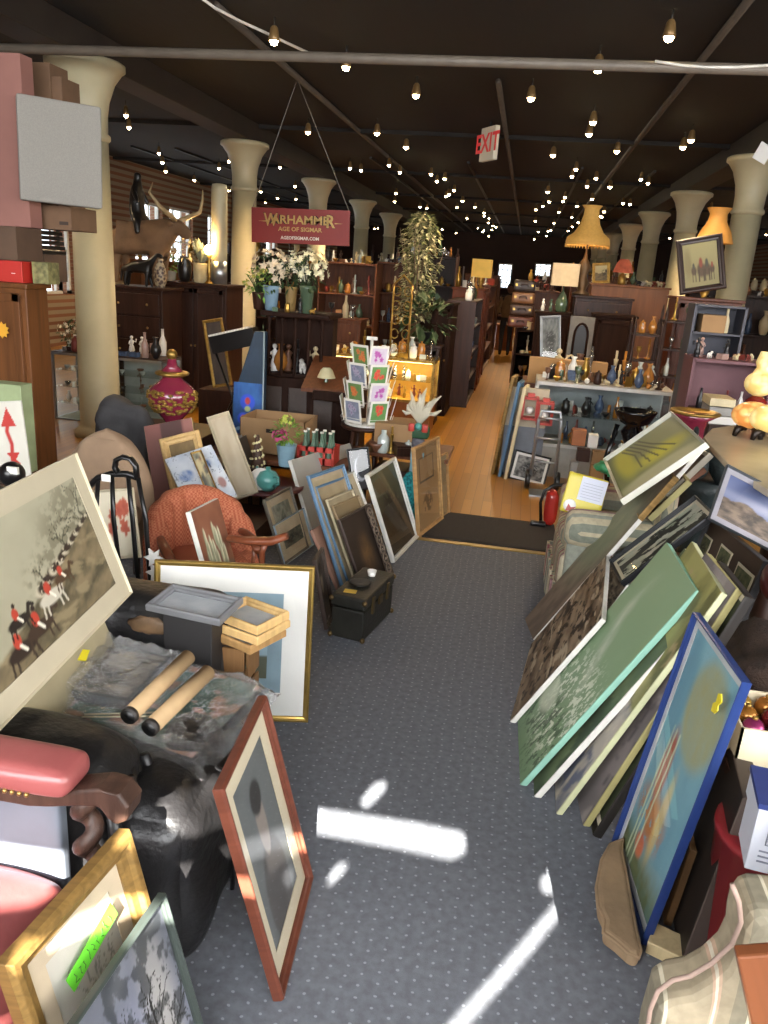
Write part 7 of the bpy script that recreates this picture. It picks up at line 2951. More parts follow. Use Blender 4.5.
bookcase('wide brown bookcase behind the hanging sign', X(318, 11.2), X(374, 11.2), 11.2, 11.6, Z(345, 262, 11.2), 5, 100, per=9, topn=9)
bookcase('dark bookcase between the two middle columns', X(255, 12.4), X(312, 12.4), 12.4, 12.8, Z(285, 268, 12.4), 5, 120, m=dark_wood, per=8, topn=8)
bookcase('brown bookcase right of the fourth column', X(376, 12.0), X(410, 12.0), 12.0, 12.4, Z(390, 262, 12.0), 5, 140, per=6, topn=5)
bookcase('walnut bookcase behind the ficus tree', X(402, 13.5), X(452, 13.5), 13.5, 13.9, Z(430, 255, 13.5), 5, 160, per=8, topn=8, m=dark_wood)
cabinet('side_chest', 'brown chest with drawers below the hanging sign, behind the organ', X(322, 9.8), X(362, 9.8), 9.8, 10.2, 0, Z(340, 318, 9.8), mid_wood, doors=0, drawers=4, cat='chest')
clutter(X(325, 10), X(360, 10), 9.9, 10.1, Z(340, 318, 9.8), 7, 171, 'on the brown chest behind the organ', None, None, (1.2, 2.0))
# along the left of the aisle
AXL = at_z(470, 400).x
cabinet('dark_armoire', 'tall near-black carved cabinet nearest the viewer on the left of the aisle', X(433, 9.6), X(454, 9.6), 9.6, 10.3, 0, Z(440, 303, 9.6), vdw, doors=1, cat='cabinet')
bookcase('open dark shelves facing the aisle on the left', X(448, 10.4), AXL, 10.4, 11.9, Z(455, 300, 10.4), 5, 180, m=dark_wood, front='E', per=6, topn=5)
cabinet('tall_cabinet', 'tall reddish wooden cabinet on the left of the aisle, beyond the dark shelves', X(452, 12.1), AXL, 12.1, 13.2, 0, Z(470, 288, 12.1), mat('cherry wood', '#7c3c1e', .35, kind='wood', var=.3), front='E', doors=2)
bookcase('cherry shelves far along the left of the aisle', X(462, 14.4), AXL, 14.2, 16.6, Z(470, 284, 14.2), 5, 190, front='E', per=7, topn=6)
cabinet('tall_cabinet', 'farthest reddish cabinet on the left of the aisle', AXL - .7, AXL - .02, 17.2, 19, 0, 1.75, mid_wood, front='E', doors=2)
cabinet('low_chest', 'small orange wooden chest standing at the far end of the aisle', AXL + .0, AXL + .42, 19.6, 20.2, 0, .62, mat('orange chest wood', '#a0602c', .35, kind='wood'), doors=0, drawers=3, cat='chest')


def lamp(label, x, y, z, base, shade_prof, shade_m, h0, e=0, name='table_lamp', basem=None, square=None):
    t = thing(name, label, 'lamp', (x, y, z))
    MB().lathe(base, 16).build('lamp_base', basem or WARE['brass'], t)
    if square:
        w_, hh_ = square
        mb = MB()
        for k in range(4):
            mb.b2(-w_ / 2, w_ / 2, w_ / 2 - .004, w_ / 2, h0, h0 + hh_, M=RZ(k * PI / 2))
        mb.build('lamp_shade', shade_m, t)
    else:
        MB().lathe([(r, h0 + zz) for r, zz in shade_prof], 28, cap=False).build('lamp_shade', shade_m, t)
    if e:
        l = bpy.data.lights.new('bulb', 'POINT')
        l.energy = e
        l.color = (1, .7, .38)
        l.shadow_soft_size = .04
        o = bpy.data.objects.new('bulb', l)
        COL.objects.link(o)
        o.parent = t
        o.location = (0, 0, h0 + .1)
    return t


LB = [(.06, 0), (.07, .01), (.02, .03), (.05, .1), (.045, .18), (.015, .24), (.01, .34)]
shade_y = mat('warm yellow lamp shade', '#c9a24a', .7, emit='#e0a83e', estr=.5)
lamp('lamp with a square yellow shade on the cherry cabinet left of the aisle', X(479, 12.6) - .0, 12.6, Z(470, 288, 12.1), LB, None, shade_y, .16, square=(.30, .27))
clutter(AXL - .45, AXL - .25, 12.3, 12.9, Z(470, 288, 12.1), 4, 201, 'on the cherry cabinet left of the aisle', None, ['cream', 'silver', 'brass', 'white china'], (1.4, 2))

# person browsing far down the aisle
p = at_z(504, 335, 0)
pe = thing('person', 'person in a tan top and dark trousers standing far down the aisle', 'person', (p.x + .18, 18.3, 0))
kk = 1.0
skinm = mat('skin', '#9a6a4e', .6)
hk = [(0, 0, .95), (0, 0, 1.12), (0, 0, 1.32), (0, 0, 1.44), (0, 0, 1.50),
      (-.18, 0, 1.40), (-.24, -.03, 1.14), (-.20, -.18, .98), (.18, 0, 1.40), (.24, -.03, 1.14), (.20, -.18, .98),
      (-.09, 0, .90), (-.10, -.02, .50), (-.10, .02, .08), (-.10, -.12, .04), (.09, 0, .90), (.10, -.01, .50), (.10, .03, .08), (.10, -.11, .04)]
he = [(0, 1), (1, 2), (2, 3), (3, 4), (2, 5), (5, 6), (6, 7), (2, 8), (8, 9), (9, 10), (0, 11), (11, 12), (12, 13), (13, 14), (0, 15), (15, 16), (16, 17), (17, 18)]
hr = [.13, .125, .14, .06, .05, .06, .045, .032, .06, .045, .032, .095, .065, .045, .035, .095, .065, .045, .035]
bodyo = skin_body('body', hk, he, hr, mat('dark trousers and tan top', '#2b2a2e', .8), pe, 2, 0)
tm_ = mat('tan knitted top', '#8a6a48', .85)
MB().lathe([(.17, .92), (.175, 1.05), (.185, 1.3), (.15, 1.40), (.07, 1.455)], 18, sy=.72).build('tan_top', tm_, pe)
for s in (-1, 1):
    MB().tube([(s * .16, 0, 1.38), (s * .245, -.03, 1.14), (s * .215, -.15, 1.0)], [.068, .055, .045], 10).build('sleeve', tm_, pe)
    mb = MB()
    mb.rbox(s * .20, -.20, .975, .07, .08, .03, .012, 6)
    for j in range(4):
        mb.tube([(s * .20 - .026 + .017 * j, -.235, .975), (s * .20 - .028 + .018 * j, -.275 - .008 * (j % 3), .965), (s * .20 - .028 + .018 * j, -.295, .945)], .008, 6)
    mb.tube([(s * .165, -.20, .975), (s * .14, -.235, .965)], .010, 6)
    mb.build('hand', skinm, pe)
mb = MB()
mb.ball((0, 0, 1.60), .095, n=18, sx=.82, sy=.95, sz=1.2)
mb.ball((0, -.092, 1.59), .014, n=6, sz=1.4)
for s in (-1, 1):
    mb.ball((s * .08, 0, 1.60), .02, n=6, sx=.4)
mb.build('head', skinm, pe)
MB().ball((0, .018, 1.635), .1, n=16, sx=.88, sy=.95, sz=1.0).build('hair', mat('brown hair', '#3a271a', .8), pe)
pe.scale = (.88, .88, .93)

# ================================================================== right of the aisle
AXR = at_z(508, 400).x
bookcase('dark shelves with old suitcases nearest on the right of the aisle', AXR + .02, X(545, 11.2), 11.2, 12.4, Z(525, 330, 11.2), 4, 210, m=vdw, per=6, topn=3)
for k, (c_, nm) in enumerate((('#6b3420', 'dark red'), ('#4b3024', 'brown'), ('#8a5a34', 'tan'), ('#3a2c28', 'near black'))):
    z = Z(525, 330, 11.2) + .01 + k * .165
    t = thing('suitcase', '%s old suitcase in the stack on the dark shelves right of the aisle' % nm, 'suitcase', (X(523, 11.5), 11.55, z))
    MB().rbox(0, 0, .08, .36 - .02 * k, .24, .155, .03, 8).build('case_body', mat('%s suitcase hide' % nm, c_, .45, var=.3), t)
    MB().tube([(-.05, -.125, .08), (-.04, -.15, .1), (.04, -.15, .1), (.05, -.125, .08)], .008, 6).build('handle', dark_wood, t)
    mb = MB()
    for s in (-1, 1):
        mb.box(s * .11, -.123, .09, .03, .008, .03)
    mb.build('clasps', WARE['brass'], t)
for k, (y0, y1, lb) in enumerate(((12.7, 14.4, 'tall brown cabinet facing the aisle on the right'), (14.8, 16.8, 'second tall brown cabinet down the right of the aisle'), (17.4, 20, 'farthest tall cabinet on the right of the aisle'))):
    cabinet('tall_cabinet', lb, AXR, AXR + .6, y0, y1, 0, 1.55 + .12 * (k % 2), (mid_wood, dark_wood)[k % 2], front='W', doors=2)
    clutter(AXR + .1, AXR + .5, y0 + .2, y1 - .2, 1.55 + .12 * (k % 2), 5, 230 + k, 'on top of ' + ('the tall brown cabinet on the right', 'the second cabinet on the right', 'the farthest cabinet on the right')[k], None, None, (1.2, 1.9))
# cabinets behind the right-hand counter
CY = 10.2
zc1 = Z(552, 312, CY)
t_ = cabinet('carved_cabinet', 'dark carved cabinet carrying the lamp with the white square shade', X(538, CY), X(572, CY), CY, CY + .5, 0, zc1, vdw, doors=2)
lamp('lamp with a white square shade and green glass base', X(562, CY + .2), CY + .22, zc1, [(.06, 0), (.07, .02), (.08, .12), (.04, .22), (.012, .26), (.01, .36)], None, mat('white linen shade', '#c4b394', .7, emit='#c9b184', estr=.1), .32, basem=WARE['green glass'], square=(.33, .27))
clutter(X(540, CY), X(556, CY), CY + .1, CY + .2, zc1, 3, 240, 'beside the lamp with the white square shade', ['figurine', 'teapot', 'framed_photo'], None, (1, 1.5))
cabinet('dark_sideboard', 'near-black tall sideboard right of the arched mirror', X(598, CY - .4), X(640, CY - .4), CY - .4, CY + .1, 0, Z(615, 315, CY - .4), vdw, doors=1, drawers=3, cat='sideboard')
pic('silver_mirror', 'ornate silver-framed mirror standing behind the cardboard box', face((540, 362), 0, 0, 82, (543, 316), (564, 315), Y=9.2), art('etch', ['#7a7f7c', '#4c504e'], 2), fw=.03, d=.03, fm=silver, res=40, cat='mirror')
mz = [o for o in COL.objects if o.name == 'silver_mirror'][0].matrix_basis.translation
t, _ = boxat('mirror_stand', 'dark stand under the silver mirror behind the flat carton', 538, 570, 330, 360, 9.15, .3, dark_wood, cat='stand', z0=0)
t.scale = (1, 1, (mz.z - .003) / max(v.co.z for v in t.children[0].data.vertices))
am = thing('arched_panel', 'grey arched wooden panel with a dark arch right of the silver mirror', 'panel', (X(586, 9.5), 9.55, .0))
za0, za1 = Z(586, 372, 9.5), Z(586, 317, 9.5)
hw2 = (X(599, 9.5) - X(574, 9.5)) / 2
MB().b2(-hw2, hw2, -.02, .02, 0, za1).build('panel_board', mat('grey painted panel', '#6d6a64', .6, var=.2), am, bevel=.004)
mb = MB()
mb.tube([(-hw2 * .55, -.028, za0)] + [(hw2 * .55 * math.cos(PI - t * PI / 8), -.028, za1 - .22 + .14 * math.sin(t * PI / 8)) for t in range(9)] + [(hw2 * .55, -.028, za0)], .014, 6)
mb.build('arch_moulding', vdw, am)
mb = MB()
mb.prism([(-hw2 * .5, za0)] + [(hw2 * .5 * math.cos(PI - t * PI / 8), za1 - .23 + .13 * math.sin(t * PI / 8)) for t in range(9)] + [(hw2 * .5, za0)], .021, .026, M=RX(PI / 2))
mb.build('arch_inset', mat('dark arch recess', '#1d1b1a', .4), am)
zq = Z(605, 298, 11.6)
hc = mat('honey brown veneer', '#86512a', .4, kind='wood', scale=4, var=.25)
cabinet('honey_cabinet', 'large honey-brown cabinet back below the fringed lampshade', X(590, 11.4), X(668, 11.4), 11.4, 12.0, 0, Z(640, 286, 11.4), hc, doors=0, cornice=True)
cabinet('drawer_chest', 'dark chest of small drawers standing in front of the honey-brown cabinet', X(575, 10.75), X(633, 10.75), 10.75, 11.2, 0, Z(605, 297, 10.75), dark_wood, doors=0, drawers=6, cat='chest')
fy = 11.7
fz = Z(640, 286, 11.4)
fr_m = mat('cream fringed silk shade', '#c79a4c', .75, var=.15, scale=30, emit='#d99b3c', estr=.2)
sl = lamp('tall lamp with a large cream bell-shaped fringed shade', X(580, 10.9), 10.95, Z(605, 297, 10.75), [(.10, 0), (.12, .02), (.05, .06), (.09, .15), (.05, .25), (.1, .36), (.03, .46), (.012, .55), (.012, .85)],
          [(.28, 0), (.285, .03), (.27, .09), (.19, .15), (.13, .25), (.10, .36), (.095, .44), (.13, .48)], fr_m, Z(586, 245, 10.95) - Z(605, 297, 10.75), e=8, basem=mat('bronze figure', '#6b5236', .45, .5))
mb = MB()
h0_ = Z(586, 245, 10.95) - Z(605, 297, 10.75)
for k in range(44):
    a = 2 * PI * k / 44
    mb.tube([(.28 * math.cos(a), .28 * math.sin(a), h0_), (.282 * math.cos(a), .282 * math.sin(a), h0_ - .035)], .006, 4)
mb.tube([(.283 * math.cos(i * .2618), .283 * math.sin(i * .2618), h0_) for i in range(24)], .008, 6, closed=True)
mb.build('fringe', fr_m, sl)
pic('small_gilt_picture', 'small gilt-framed picture on the honey-brown cabinet', face((592, 284), 0, 0, 84, (593, 263), (611, 262), Y=11.45), art('land', ['#9a9068', '#b3a97c', '#6b5d38', '#4a4228'], 2), fw=.04, d=.03, fm=gold, res=30)
lamp('small lamp with a red and cream fabric shade on the honey-brown cabinet', X(619, 11.6), 11.65, fz, [(.05, 0), (.06, .02), (.05, .12), (.012, .16), (.01, .2)], [(.14, 0), (.10, .12), (.06, .18)], mat('red cream shade', '#b8563c', .7, var=.5, scale=12, emit='#c25a38', estr=.25), .16, basem=gold)
clutter(X(632, 11.7), X(664, 11.7), 11.55, 11.8, fz, 4, 250, 'on the right end of the honey-brown cabinet', ['jar', 'animal_figurine', 'bowl'], ['white china', 'red', 'cream', 'black'], (1, 1.6))
lamp('amber fringed lampshade half hidden behind the riders painting', X(703, 9.4), 9.4, 1.6, LB, [(.2, 0), (.16, .12), (.10, .22), (.09, .3), (.13, .36)], mat('amber silk shade', '#b07c34', .7, emit='#c2812e', estr=.15), Z(707, 243, 9.4) - 1.6, e=0)
cabinet('lamp_cabinet', 'dark cabinet under the amber lampshade behind the riders painting', X(680, 9.3), X(712, 9.3), 9.2, 9.6, 0, 1.598, dark_wood, doors=1)

# riders painting on a tall dark cabinet
RYY = 7.9
rz = Z(705, 298, RYY + .3)
cabinet('tall_dark_cabinet', 'tall mahogany cabinet carrying the riders painting', X(676, RYY + .35), X(742, RYY + .35), RYY + .3, RYY + .75, 0, rz, mat('dark mahogany', '#5a2c18', .35, kind='wood', var=.35), doors=2)
pic('riders_painting', 'painting of riders in a broad dark brown frame on the tall mahogany cabinet', face((680, 295), 0, -6, 80, (687, 239), (734, 231), Y=RYY + .33), art('riders'), fw=.055, d=.04, fm=mat('dark brown frame', '#33201a', .4), res=80)

# etagere crowded with brass and glass
EY = 7.62
for k, (xa_, xb_, zt_, lb) in enumerate(((X(640, EY), X(668, EY), Z(655, 325, EY), 'dark spindle etagere of brass and glass, left one'), (X(670, EY + .3), X(702, EY + .3), Z(685, 312, EY + .3), 'dark spindle etagere of brass and glass, right one'))):
    y0 = EY + .3 * k
    t = thing('etagere', lb, 'etagere', ((xa_ + xb_) / 2, y0 + .15, 0))
    hw_ = (xb_ - xa_) / 2
    for sx in (-1, 1):
        for sy in (-1, 1):
            MB().lathe([(.012, 0), (.02, .1), (.012, .3), (.018, .5), (.012, .8), (.02, 1.0), (.012, zt_ - .08), (.016, zt_ - .03), (.004, zt_ + .05)], 8, cx=sx * hw_, cy=sy * .13).build('spindle', dark_wood, t)
    for j in range(6):
        z = .1 + (zt_ - .2) * j / 5
        MB().b2(-hw_, hw_, -.13, .13, z - .01, z + .008).build('shelf', dark_wood, t)
        if j > 1:
            clutter(xa_ + .03, xb_ - .03, y0 + .04, y0 + .14, z + .01, 4, 260 + j + 10 * k, 'on the ' + lb.split(' of ')[0] + lb.split('glass')[1], ['candlestick', 'vase', 'goblet', 'jar', 'bottle'], ['brass', 'clear glass', 'amber', 'silver', 'brass', 'green glass'], (.7, 1.0), (zt_ - .2) / 5 - .03)

# purple shelf with figures at the right
PY = 6.1
purp = mat('dusty plum paint', '#6b4148', .6, var=.12)
pz1 = Z(735, 361, PY)
xa_, xb_ = X(706, PY), X(790, PY)
zz_ = shelves('plum_shelf', 'dusty plum painted shelf with toys at the right edge', xa_, xb_, PY, PY + .35, 0, pz1, 4, purp)
clutter(xa_ + .06, xb_ - .1, PY + .08, PY + .16, zz_[2], 5, 280, 'on the dusty plum shelf at the right edge', ['animal_figurine', 'box', 'bottle'], ['red', 'white china', 'black'], (.6, .8))
clutter(xa_ - .0, xb_ - .1, PY + .08, PY + .2, zz_[3], 8, 281, 'on top of the dusty plum shelf', ['figurine', 'animal_figurine', 'box'], ['white china', 'red', 'black', 'cream', 'pink'], (.8, 1.1))
us = thing('upper_rack', 'blue-grey backed open rack with figures above the dusty plum shelf', 'rack', ((X(700, PY + .3) + X(752, PY + .3)) / 2, PY + .52, 0))
uw = (X(752, PY + .3) - X(700, PY + .3)) / 2
uz = [Z(725, 359, PY + .37), Z(725, 334, PY + .37), Z(725, 306, PY + .37)]
MB().b2(-uw, uw, .12, .14, 0, uz[2]).build('back_panel', mat('blue grey paint', '#41424d', .6), us)
for z in uz:
    MB().b2(-uw, uw, -.14, .13, z - .015, z).build('shelf', mat('blue grey paint', '#41424d'), us)
for s in (-1, 1):
    MB().b2(s * uw - .01, s * uw + .01, -.14, .13, 0, uz[2]).build('side_panel', mat('blue grey paint', '#41424d'), us)
clutter(us.location.x - .0, us.location.x + uw - .04, PY + .42, PY + .5, uz[1], 5, 285, 'on the blue-grey rack above the plum shelf', ['figurine', 'bottle', 'candlestick'], ['white china', 'black', 'silver', 'brown pottery', 'cream'], (.75, .95))
bx_, _ = boxat('kraft_box', 'brown kraft box on the left of the blue-grey rack', 702, 726, 315, 332, PY + .40, .2, cardb, z0=uz[1] + .001)
for k in range(3):
    t, _ = boxat('white_binder', ('lowest white', 'middle grey', 'topmost cream')[k] + ' flat box in the small pile below the plum shelf', 708 + k, 742 - 3 * k, 417 - 9 * k, 425 - 9 * k, 5.6, .25, (WARE['white china'], mat('grey card', '#8f8d88'), WARE['cream'])[k], z0=None)
    if k == 0:
        bz0 = t.location.z
t, _ = boxat('pile_stand', 'dark stand under the small pile of white flat boxes', 704, 752, 430, 470, 5.58, .3, dark_wood, cat='stand', z0=0)
c_ = t.children[0]
h = max(v.co.z for v in c_.data.vertices)
t.scale = (1, 1, (bz0 - .002) / h)

# big urn on the right, marble table with stained glass lamps
q, qt = at_y(690, 447, 5.2), at_y(690, 409, 5.2)
s2 = .95
urn('tall open magenta vase with a flared gold rim and gold relief on the right', (at_y(690, 440, 5.2).x, 5.2, q.z - .38 * s2), s2 * .95, lid=False)
pd = thing('pedestal', 'dark pedestal under the open magenta vase', 'pedestal', (at_y(690, 440, 5.2).x, 5.2, 0))
MB().b2(-.16, .16, -.16, .16, 0, q.z - .38 * s2 - .002).build('pedestal_body', dark_wood, pd, bevel=.01)
MT = .98
pts_ = [at_z(x, y, MT) for x, y in ((703, 437), (712, 428), (740, 424), (800, 432), (830, 480), (800, 500), (768, 490), (730, 466))]
mt = thing('marble_table', 'table with a pale marble top at the right edge carrying stained glass lamps', 'table', (1.36, 3.85, 0))
ox, oy = mt.location.x, mt.location.y
MB().prism([(p.x - ox, p.y - oy) for p in reversed(pts_)], MT - .03, MT).build('marble_top', mat('pale beige marble', '#b8a88c', .25, var=.2, scale=4), mt, bevel=.008)
MB().lathe([(.22, 0), (.2, .05), (.06, .1), (.08, .5), (.05, .8), (.15, MT - .03)], 20).build('table_pedestal', dark_wood, mt)
sg_m = mat('stained amber glass', '#d0803a', .3, kind='voronoi', scale=22, col2='#e8c070', emit='#e08a3a', estr=.4)
sg_y = mat('stained cream glass', '#d8bc6a', .3, kind='voronoi', scale=18, col2='#efe0a0', emit='#e8b45a', estr=.4)
brz = mat('dark bronze', '#2f2620', .4, .6)
for k, (px, py, y_, m_k, lbl, s_) in enumerate(((748, 436, 4.15, sg_m, 'orange stained glass shell lamp on bronze feet on the marble table', .75), (766, 440, 3.95, sg_y, 'amber glass lamp cut by the right edge on the marble table', .75))):
    xx = at_z(px, py, MT + .0)
    t = thing('stained_glass_lamp', lbl, 'lamp', (xx.x, xx.y, MT))
    MB().ball((0, 0, .15 * s_), .13 * s_, n=20, sx=1.1, sy=.8, sz=.75).build('glass_shell', m_k, t)
    mb = MB()
    for a in (0.4, 2, 3.6, 5.2):
        mb.tube([(.03 * math.cos(a), .03 * math.sin(a), .06 * s_), (.08 * math.cos(a), .08 * math.sin(a), .05 * s_), (.09 * math.cos(a), .09 * math.sin(a), 0)], [.016, .02, .012], 8)
    mb.build('bronze_feet', brz, t)
xx = at_z(756, 428, MT)
t = thing('oil_lamp', 'tall oil lamp with a cream glass globe behind the shell lamp on the marble table', 'lamp', (xx.x, xx.y + .1, MT))
MB().lathe([(.06, 0), (.07, .02), (.03, .05), (.05, .1), (.06, .14), (.03, .17)], 18).build('lamp_base', mat('deep red glass', '#7c1f1a', .15), t)
MB().ball((0, 0, .24), .085, n=20, sz=.85).build('glass_globe', sg_y, t)
MB().lathe([(.05, .3), (.035, .33), (.045, .36), (.03, .42)], 16, cap=False).build('chimney', sg_y, t)
# dark green-blue dragon carving below the marble table
q = at_y(708, 466, 4.8)
dr = thing('dragon_carving', 'dark blue-green writhing dragon carving left of the marble table', 'sculpture', (q.x, q.y, 0))
drm = mat('verdigris bronze', '#2a3638', .5, var=.5, scale=14, bump=.5)
mb = MB()
P_ = []
for i in range(40):
    t_ = i / 39
    P_.append((-.16 + .40 * t_ + .03 * math.sin(t_ * 14), .06 * math.cos(t_ * 16) - .15 * t_, q.z + .10 - .22 * t_ + .06 * math.sin(t_ * 19)))
mb.tube(P_, [.02 + .045 * math.sin(PI * min(1, i / 30)) for i in range(40)], 10)
for i in range(3, 36, 3):
    mb.ball((P_[i][0], P_[i][1], P_[i][2] + .05), .02, n=6, sz=2)
mb.ball((-.2, .04, q.z + .13), .06, n=12, sx=1.4)
mb.build('dragon_body', drm, dr)
MB().lathe([(.15, 0), (.16, .03), (.08, .08), (.10, .3), (.2, q.z - .14), (.22, q.z - .08)], 18).build('carved_base', drm, dr)

# ================================================================== counter right of the aisle
KY = 7.0
kx0, kx1 = X(519, KY), X(690, KY)
kz = Z(600, 388, KY)
zs = showcase('glass_counter', 'long white-framed glass counter right of the aisle crowded with small wares', kx0 + .25, kx1, KY, KY + .5, 0, kz, 2, mat('white metal', '#b9b8b4', .4), mat('pale grey lining', '#7f8488', .5), base=kz * .35, basem=mat('pale grey panel', '#9a9890', .6))
for z in zs:
    clutter(kx0 + .5, kx1 - .1, KY + .1, KY + .3, z, 12, int(z * 90), 'inside the long glass counter', None, ['blue china', 'silver', 'white china', 'amber', 'black', 'red'], (.7, 1.0), .24)
clutter(kx0 + .3, kx1 - .05, KY + .05, KY + .2, kz + .02, 17, 300, 'in the front row on the long glass counter', None, None, (.6, 1.0))
clutter(kx0 + .3, kx1 - .05, KY + .25, KY + .45, kz + .02, 13, 301, 'in the back row on the long glass counter', None, ['brass', 'silver', 'clear glass', 'cream', 'amber', 'white china'], (.8, 1.2))
t, _ = boxat('flat_carton', 'long flat cardboard carton standing on the long glass counter', 528, 607, 360, 386, KY + .52, .12, mat('tan kraft card', '#a07848', .8, var=.08), z0=Z(567, 386, KY + .52))
tt, _ = boxat('back_table', 'low table behind the glass counter under the flat carton', 520, 615, 390, 420, KY + .51, .6, mid_wood, cat='table', z0=0)
c_ = tt.children[0]
h = max(v.co.z for v in c_.data.vertices)
tt.scale = (1, 1, (t.location.z - .002) / h)
# plaster and dried-flower figure on that table
for k, (px, kd, m__, s_) in enumerate(((566, 'figurine', 'cream', 1.5), (578, 'basket', 'cream', 1.8), (588, 'vase', 'brown pottery', 1.3), (572, 'teapot', 'amber', 1.2))):
    ware(kd, m__, (X(px, 7.95), 7.9, t.location.z), s_, k, 'behind the flat carton on the low table')
# cream end panel with red lanterns and pegboard grey
ep = thing('lantern_board', 'cream display panel with red lanterns at the aisle end of the glass counter', 'board', ((kx0 + X(562, KY - .1)) / 2, KY - .06, 0))
epw = (X(562, KY - .1) - kx0) / 2
MB().b2(-epw, epw, -.02, .02, .45, Z(540, 388, KY)).build('cream_board', mat('cream painted board', '#b5a88e', .7), ep, bevel=.003)
MB().b2(-epw, epw, -.02, .02, .0, .45).build('grey_board', mat('grey painted board', '#6d7178', .6), ep)
for k, (px, py) in enumerate(((530, 408), (545, 413))):
    c = at_y(px, py, KY - .14)
    t = thing('red_lantern', ('left', 'right')[k] + ' red box lantern fixed to the cream panel at the aisle', 'lantern', (c.x, KY - .14, c.z))
    mb = MB()
    for sx in (-1, 1):
        for sy in (-1, 1):
            mb.b2(sx * .06 - .01, sx * .06 + .01, sy * .05 - .01, sy * .05 + .01, -.09, .09)
    mb.b2(-.07, .07, -.06, .06, .08, .1)
    mb.b2(-.07, .07, -.06, .06, -.1, -.08)
    mb.b2(-.03, .03, -.03, .03, .1, .13)
    mb.build('red_frame', red, t)
    MB().ball((0, 0, -.02), .035, n=10).build('white_candle', WARE['white china'], t)
pic('bw_photograph', 'black and white photograph with white mat in a black frame on the wood floor', face((508, 478), 0, -15, 76, (515, 449), (551, 458)), art('etch', ['#8a8a86', '#2b2b2a'], 22), fw=.015, d=.02, fm=black_frame, mats=[(.03, white_mat)], glass=False, res=60)
for k, (dx, m__, lb) in enumerate(((0, goldwood, 'gold-edged tall picture leaning at the aisle, outermost of three'), (7, steel_blue, 'blue-edged tall picture leaning at the aisle, middle of three'), (13, WARE['cream'], 'cream-edged tall picture leaning at the aisle, innermost of three'))):
    pic('tall_picture', lb, quad((492 + dx, 474 + dx * .4), (513 + dx * .9, 377 + dx * .8), (517 + dx * .9, 374 + dx * .8)), art('plain', ['#5c4a38', '#3e3126'], k), fw=.025, d=.03, fm=m__, glass=False, res=16)
# chrome hand truck
hx_, hy_ = X(566, 6.5), 6.5
ht_ = thing('hand_truck', 'chrome hand truck with a looped handle in front of the glass counter', 'hand truck', (hx_, hy_, 0))
z1_, z0_ = Z(566, 413, 6.5), .12
w2 = (X(580, 6.5) - X(556, 6.5)) / 2
MB().tube([(-w2 * 1.1, -.05, z0_), (-w2, 0, z1_ - .08), (-w2 * .8, 0, z1_), (w2 * .8, 0, z1_), (w2, 0, z1_ - .08), (w2 * 1.1, -.05, z0_)], .014, 10).build('tube_frame', chrome, ht_)
for z in (.25, .45, .62):
    MB().tube([(-w2, -.03, z), (w2, -.03, z)], .010, 8).build('crossbar', chrome, ht_)
MB().b2(-w2 * 1.1, w2 * 1.1, -.25, -.04, .0, .012).build('toe_plate', chrome, ht_)
for s in (-1, 1):
    MB().lathe([(.03, -.02), (.08, -.02), (.085, 0), (.08, .02), (.03, .02)], 18, M=TR(s * (w2 + .03), .0, .085) @ RY(PI / 2)).build('wheel', blk, ht_)
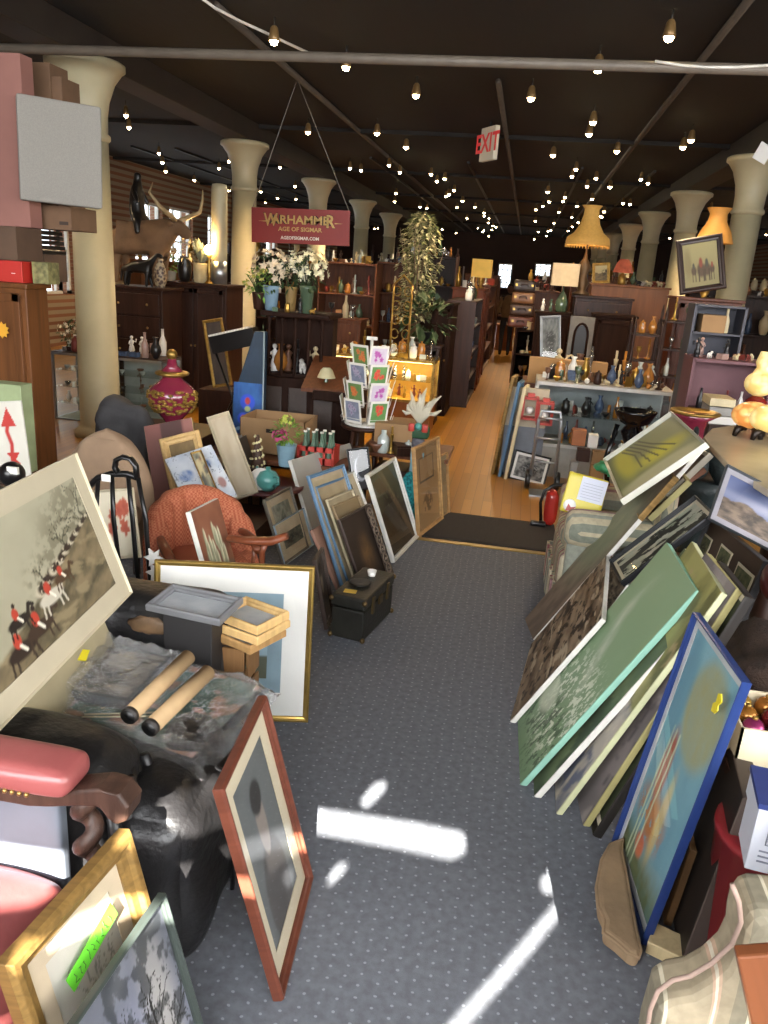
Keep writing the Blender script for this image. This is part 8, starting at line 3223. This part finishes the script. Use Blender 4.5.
# black bowl-shaped stool on a pedestal
c = at_y(626, 470, 6.2)
bs_ = thing('black_pedestal_bowl', 'glossy black pedestal bowl standing before the glass counter', 'pedestal bowl', (c.x, 6.2, 0))
zb = Z(626, 425, 6.2)
MB().lathe([(.16, 0), (.17, .03), (.06, .1), (.05, zb - .15), (.09, zb - .05), (.06, zb), (.12, zb + .03), (.155, zb + .10), (.165, zb + .12), (.15, zb + .12), (.1, zb + .05)], 28).build('bowl_body', mat('glossy black lacquer', '#0e0f11', .12, var=.1), bs_)
MB().tube([(-.10, 0, .05), (-.17, -.02, zb * .6), (-.12, 0, zb)], .02, 8).build('side_handle', mat('glossy black lacquer', '#0e0f11'), bs_)
for k in range(6):
    t, _ = boxat('small_carton', ('orange', 'white', 'brown', 'dark', 'grey', 'tan')[k] + ' small carton in the pile left of the black pedestal bowl', (572, 588, 592, 577, 570, 590)[k], (586, 598, 606, 590, 578, 604)[k], (430, 435, 452, 450, 462, 466)[k], (446, 448, 466, 462, 474, 480)[k], 6.65 - .06 * (k // 2), .1,
                   (mat('orange card', '#a05c2c'), WARE['white china'], cardb, dark_wood, mat('grey card', '#8f8d88'), mat('tan kraft card', '#a07848'))[k], z0=0 if k > 3 else None)
# paper tag on the near right column
q = at_y(763, 153, 8.5)
o = MB().b2(-.07, .07, -.002, .002, -.08, .08).build('paper_tag', mat('white paper tag', '#d8d6d0'))
o.location = (q.x, 8.5, q.z)
o.rotation_euler = (0, .4, .2)
tag(o, 'white paper tag hanging near the top of the rightmost column', 'tag')
# far background rows so the aisles read as crowded to the end
r2 = random.Random(77)
for k, (x, y, w_, h_) in enumerate(((-3.0, 15.5, 1.2, 1.7), (-2.2, 18.5, 1.4, 1.9), (-5.8, 12.5, 1.5, 1.6), (-5.6, 16.5, 1.8, 1.8), (1.4, 15.0, 1.2, 1.75), (3.6, 12.4, 1.3, 1.7), (1.6, 18.5, 1.6, 1.9), (3.9, 16.5, 1.5, 1.8), (5.6, 10.2, 1.4, 1.7), (-3.4, 22, 2.2, 1.8), (2.6, 22.5, 2.2, 1.9), (4.9, 7.6, 1.4, 1.7))):
    lb = ('brown', 'dark', 'reddish', 'walnut')[k % 4] + ' bookcase of wares in the ' + ('far left rows', 'far left middle rows', 'left side row by the windows', 'left back row by the windows', 'far right rows', 'right side rows behind the column', 'back right middle rows', 'back right side rows', 'right edge row', 'farthest left rows', 'farthest right rows', 'right edge front row')[k]
    bookcase(lb, x - w_ / 2, x + w_ / 2, y, y + .4, h_, 4, 400 + 10 * k, m=(mid_wood, dark_wood, hc, dark_wood)[k % 4], per=4, topn=6, s=(1.3, 2.2))
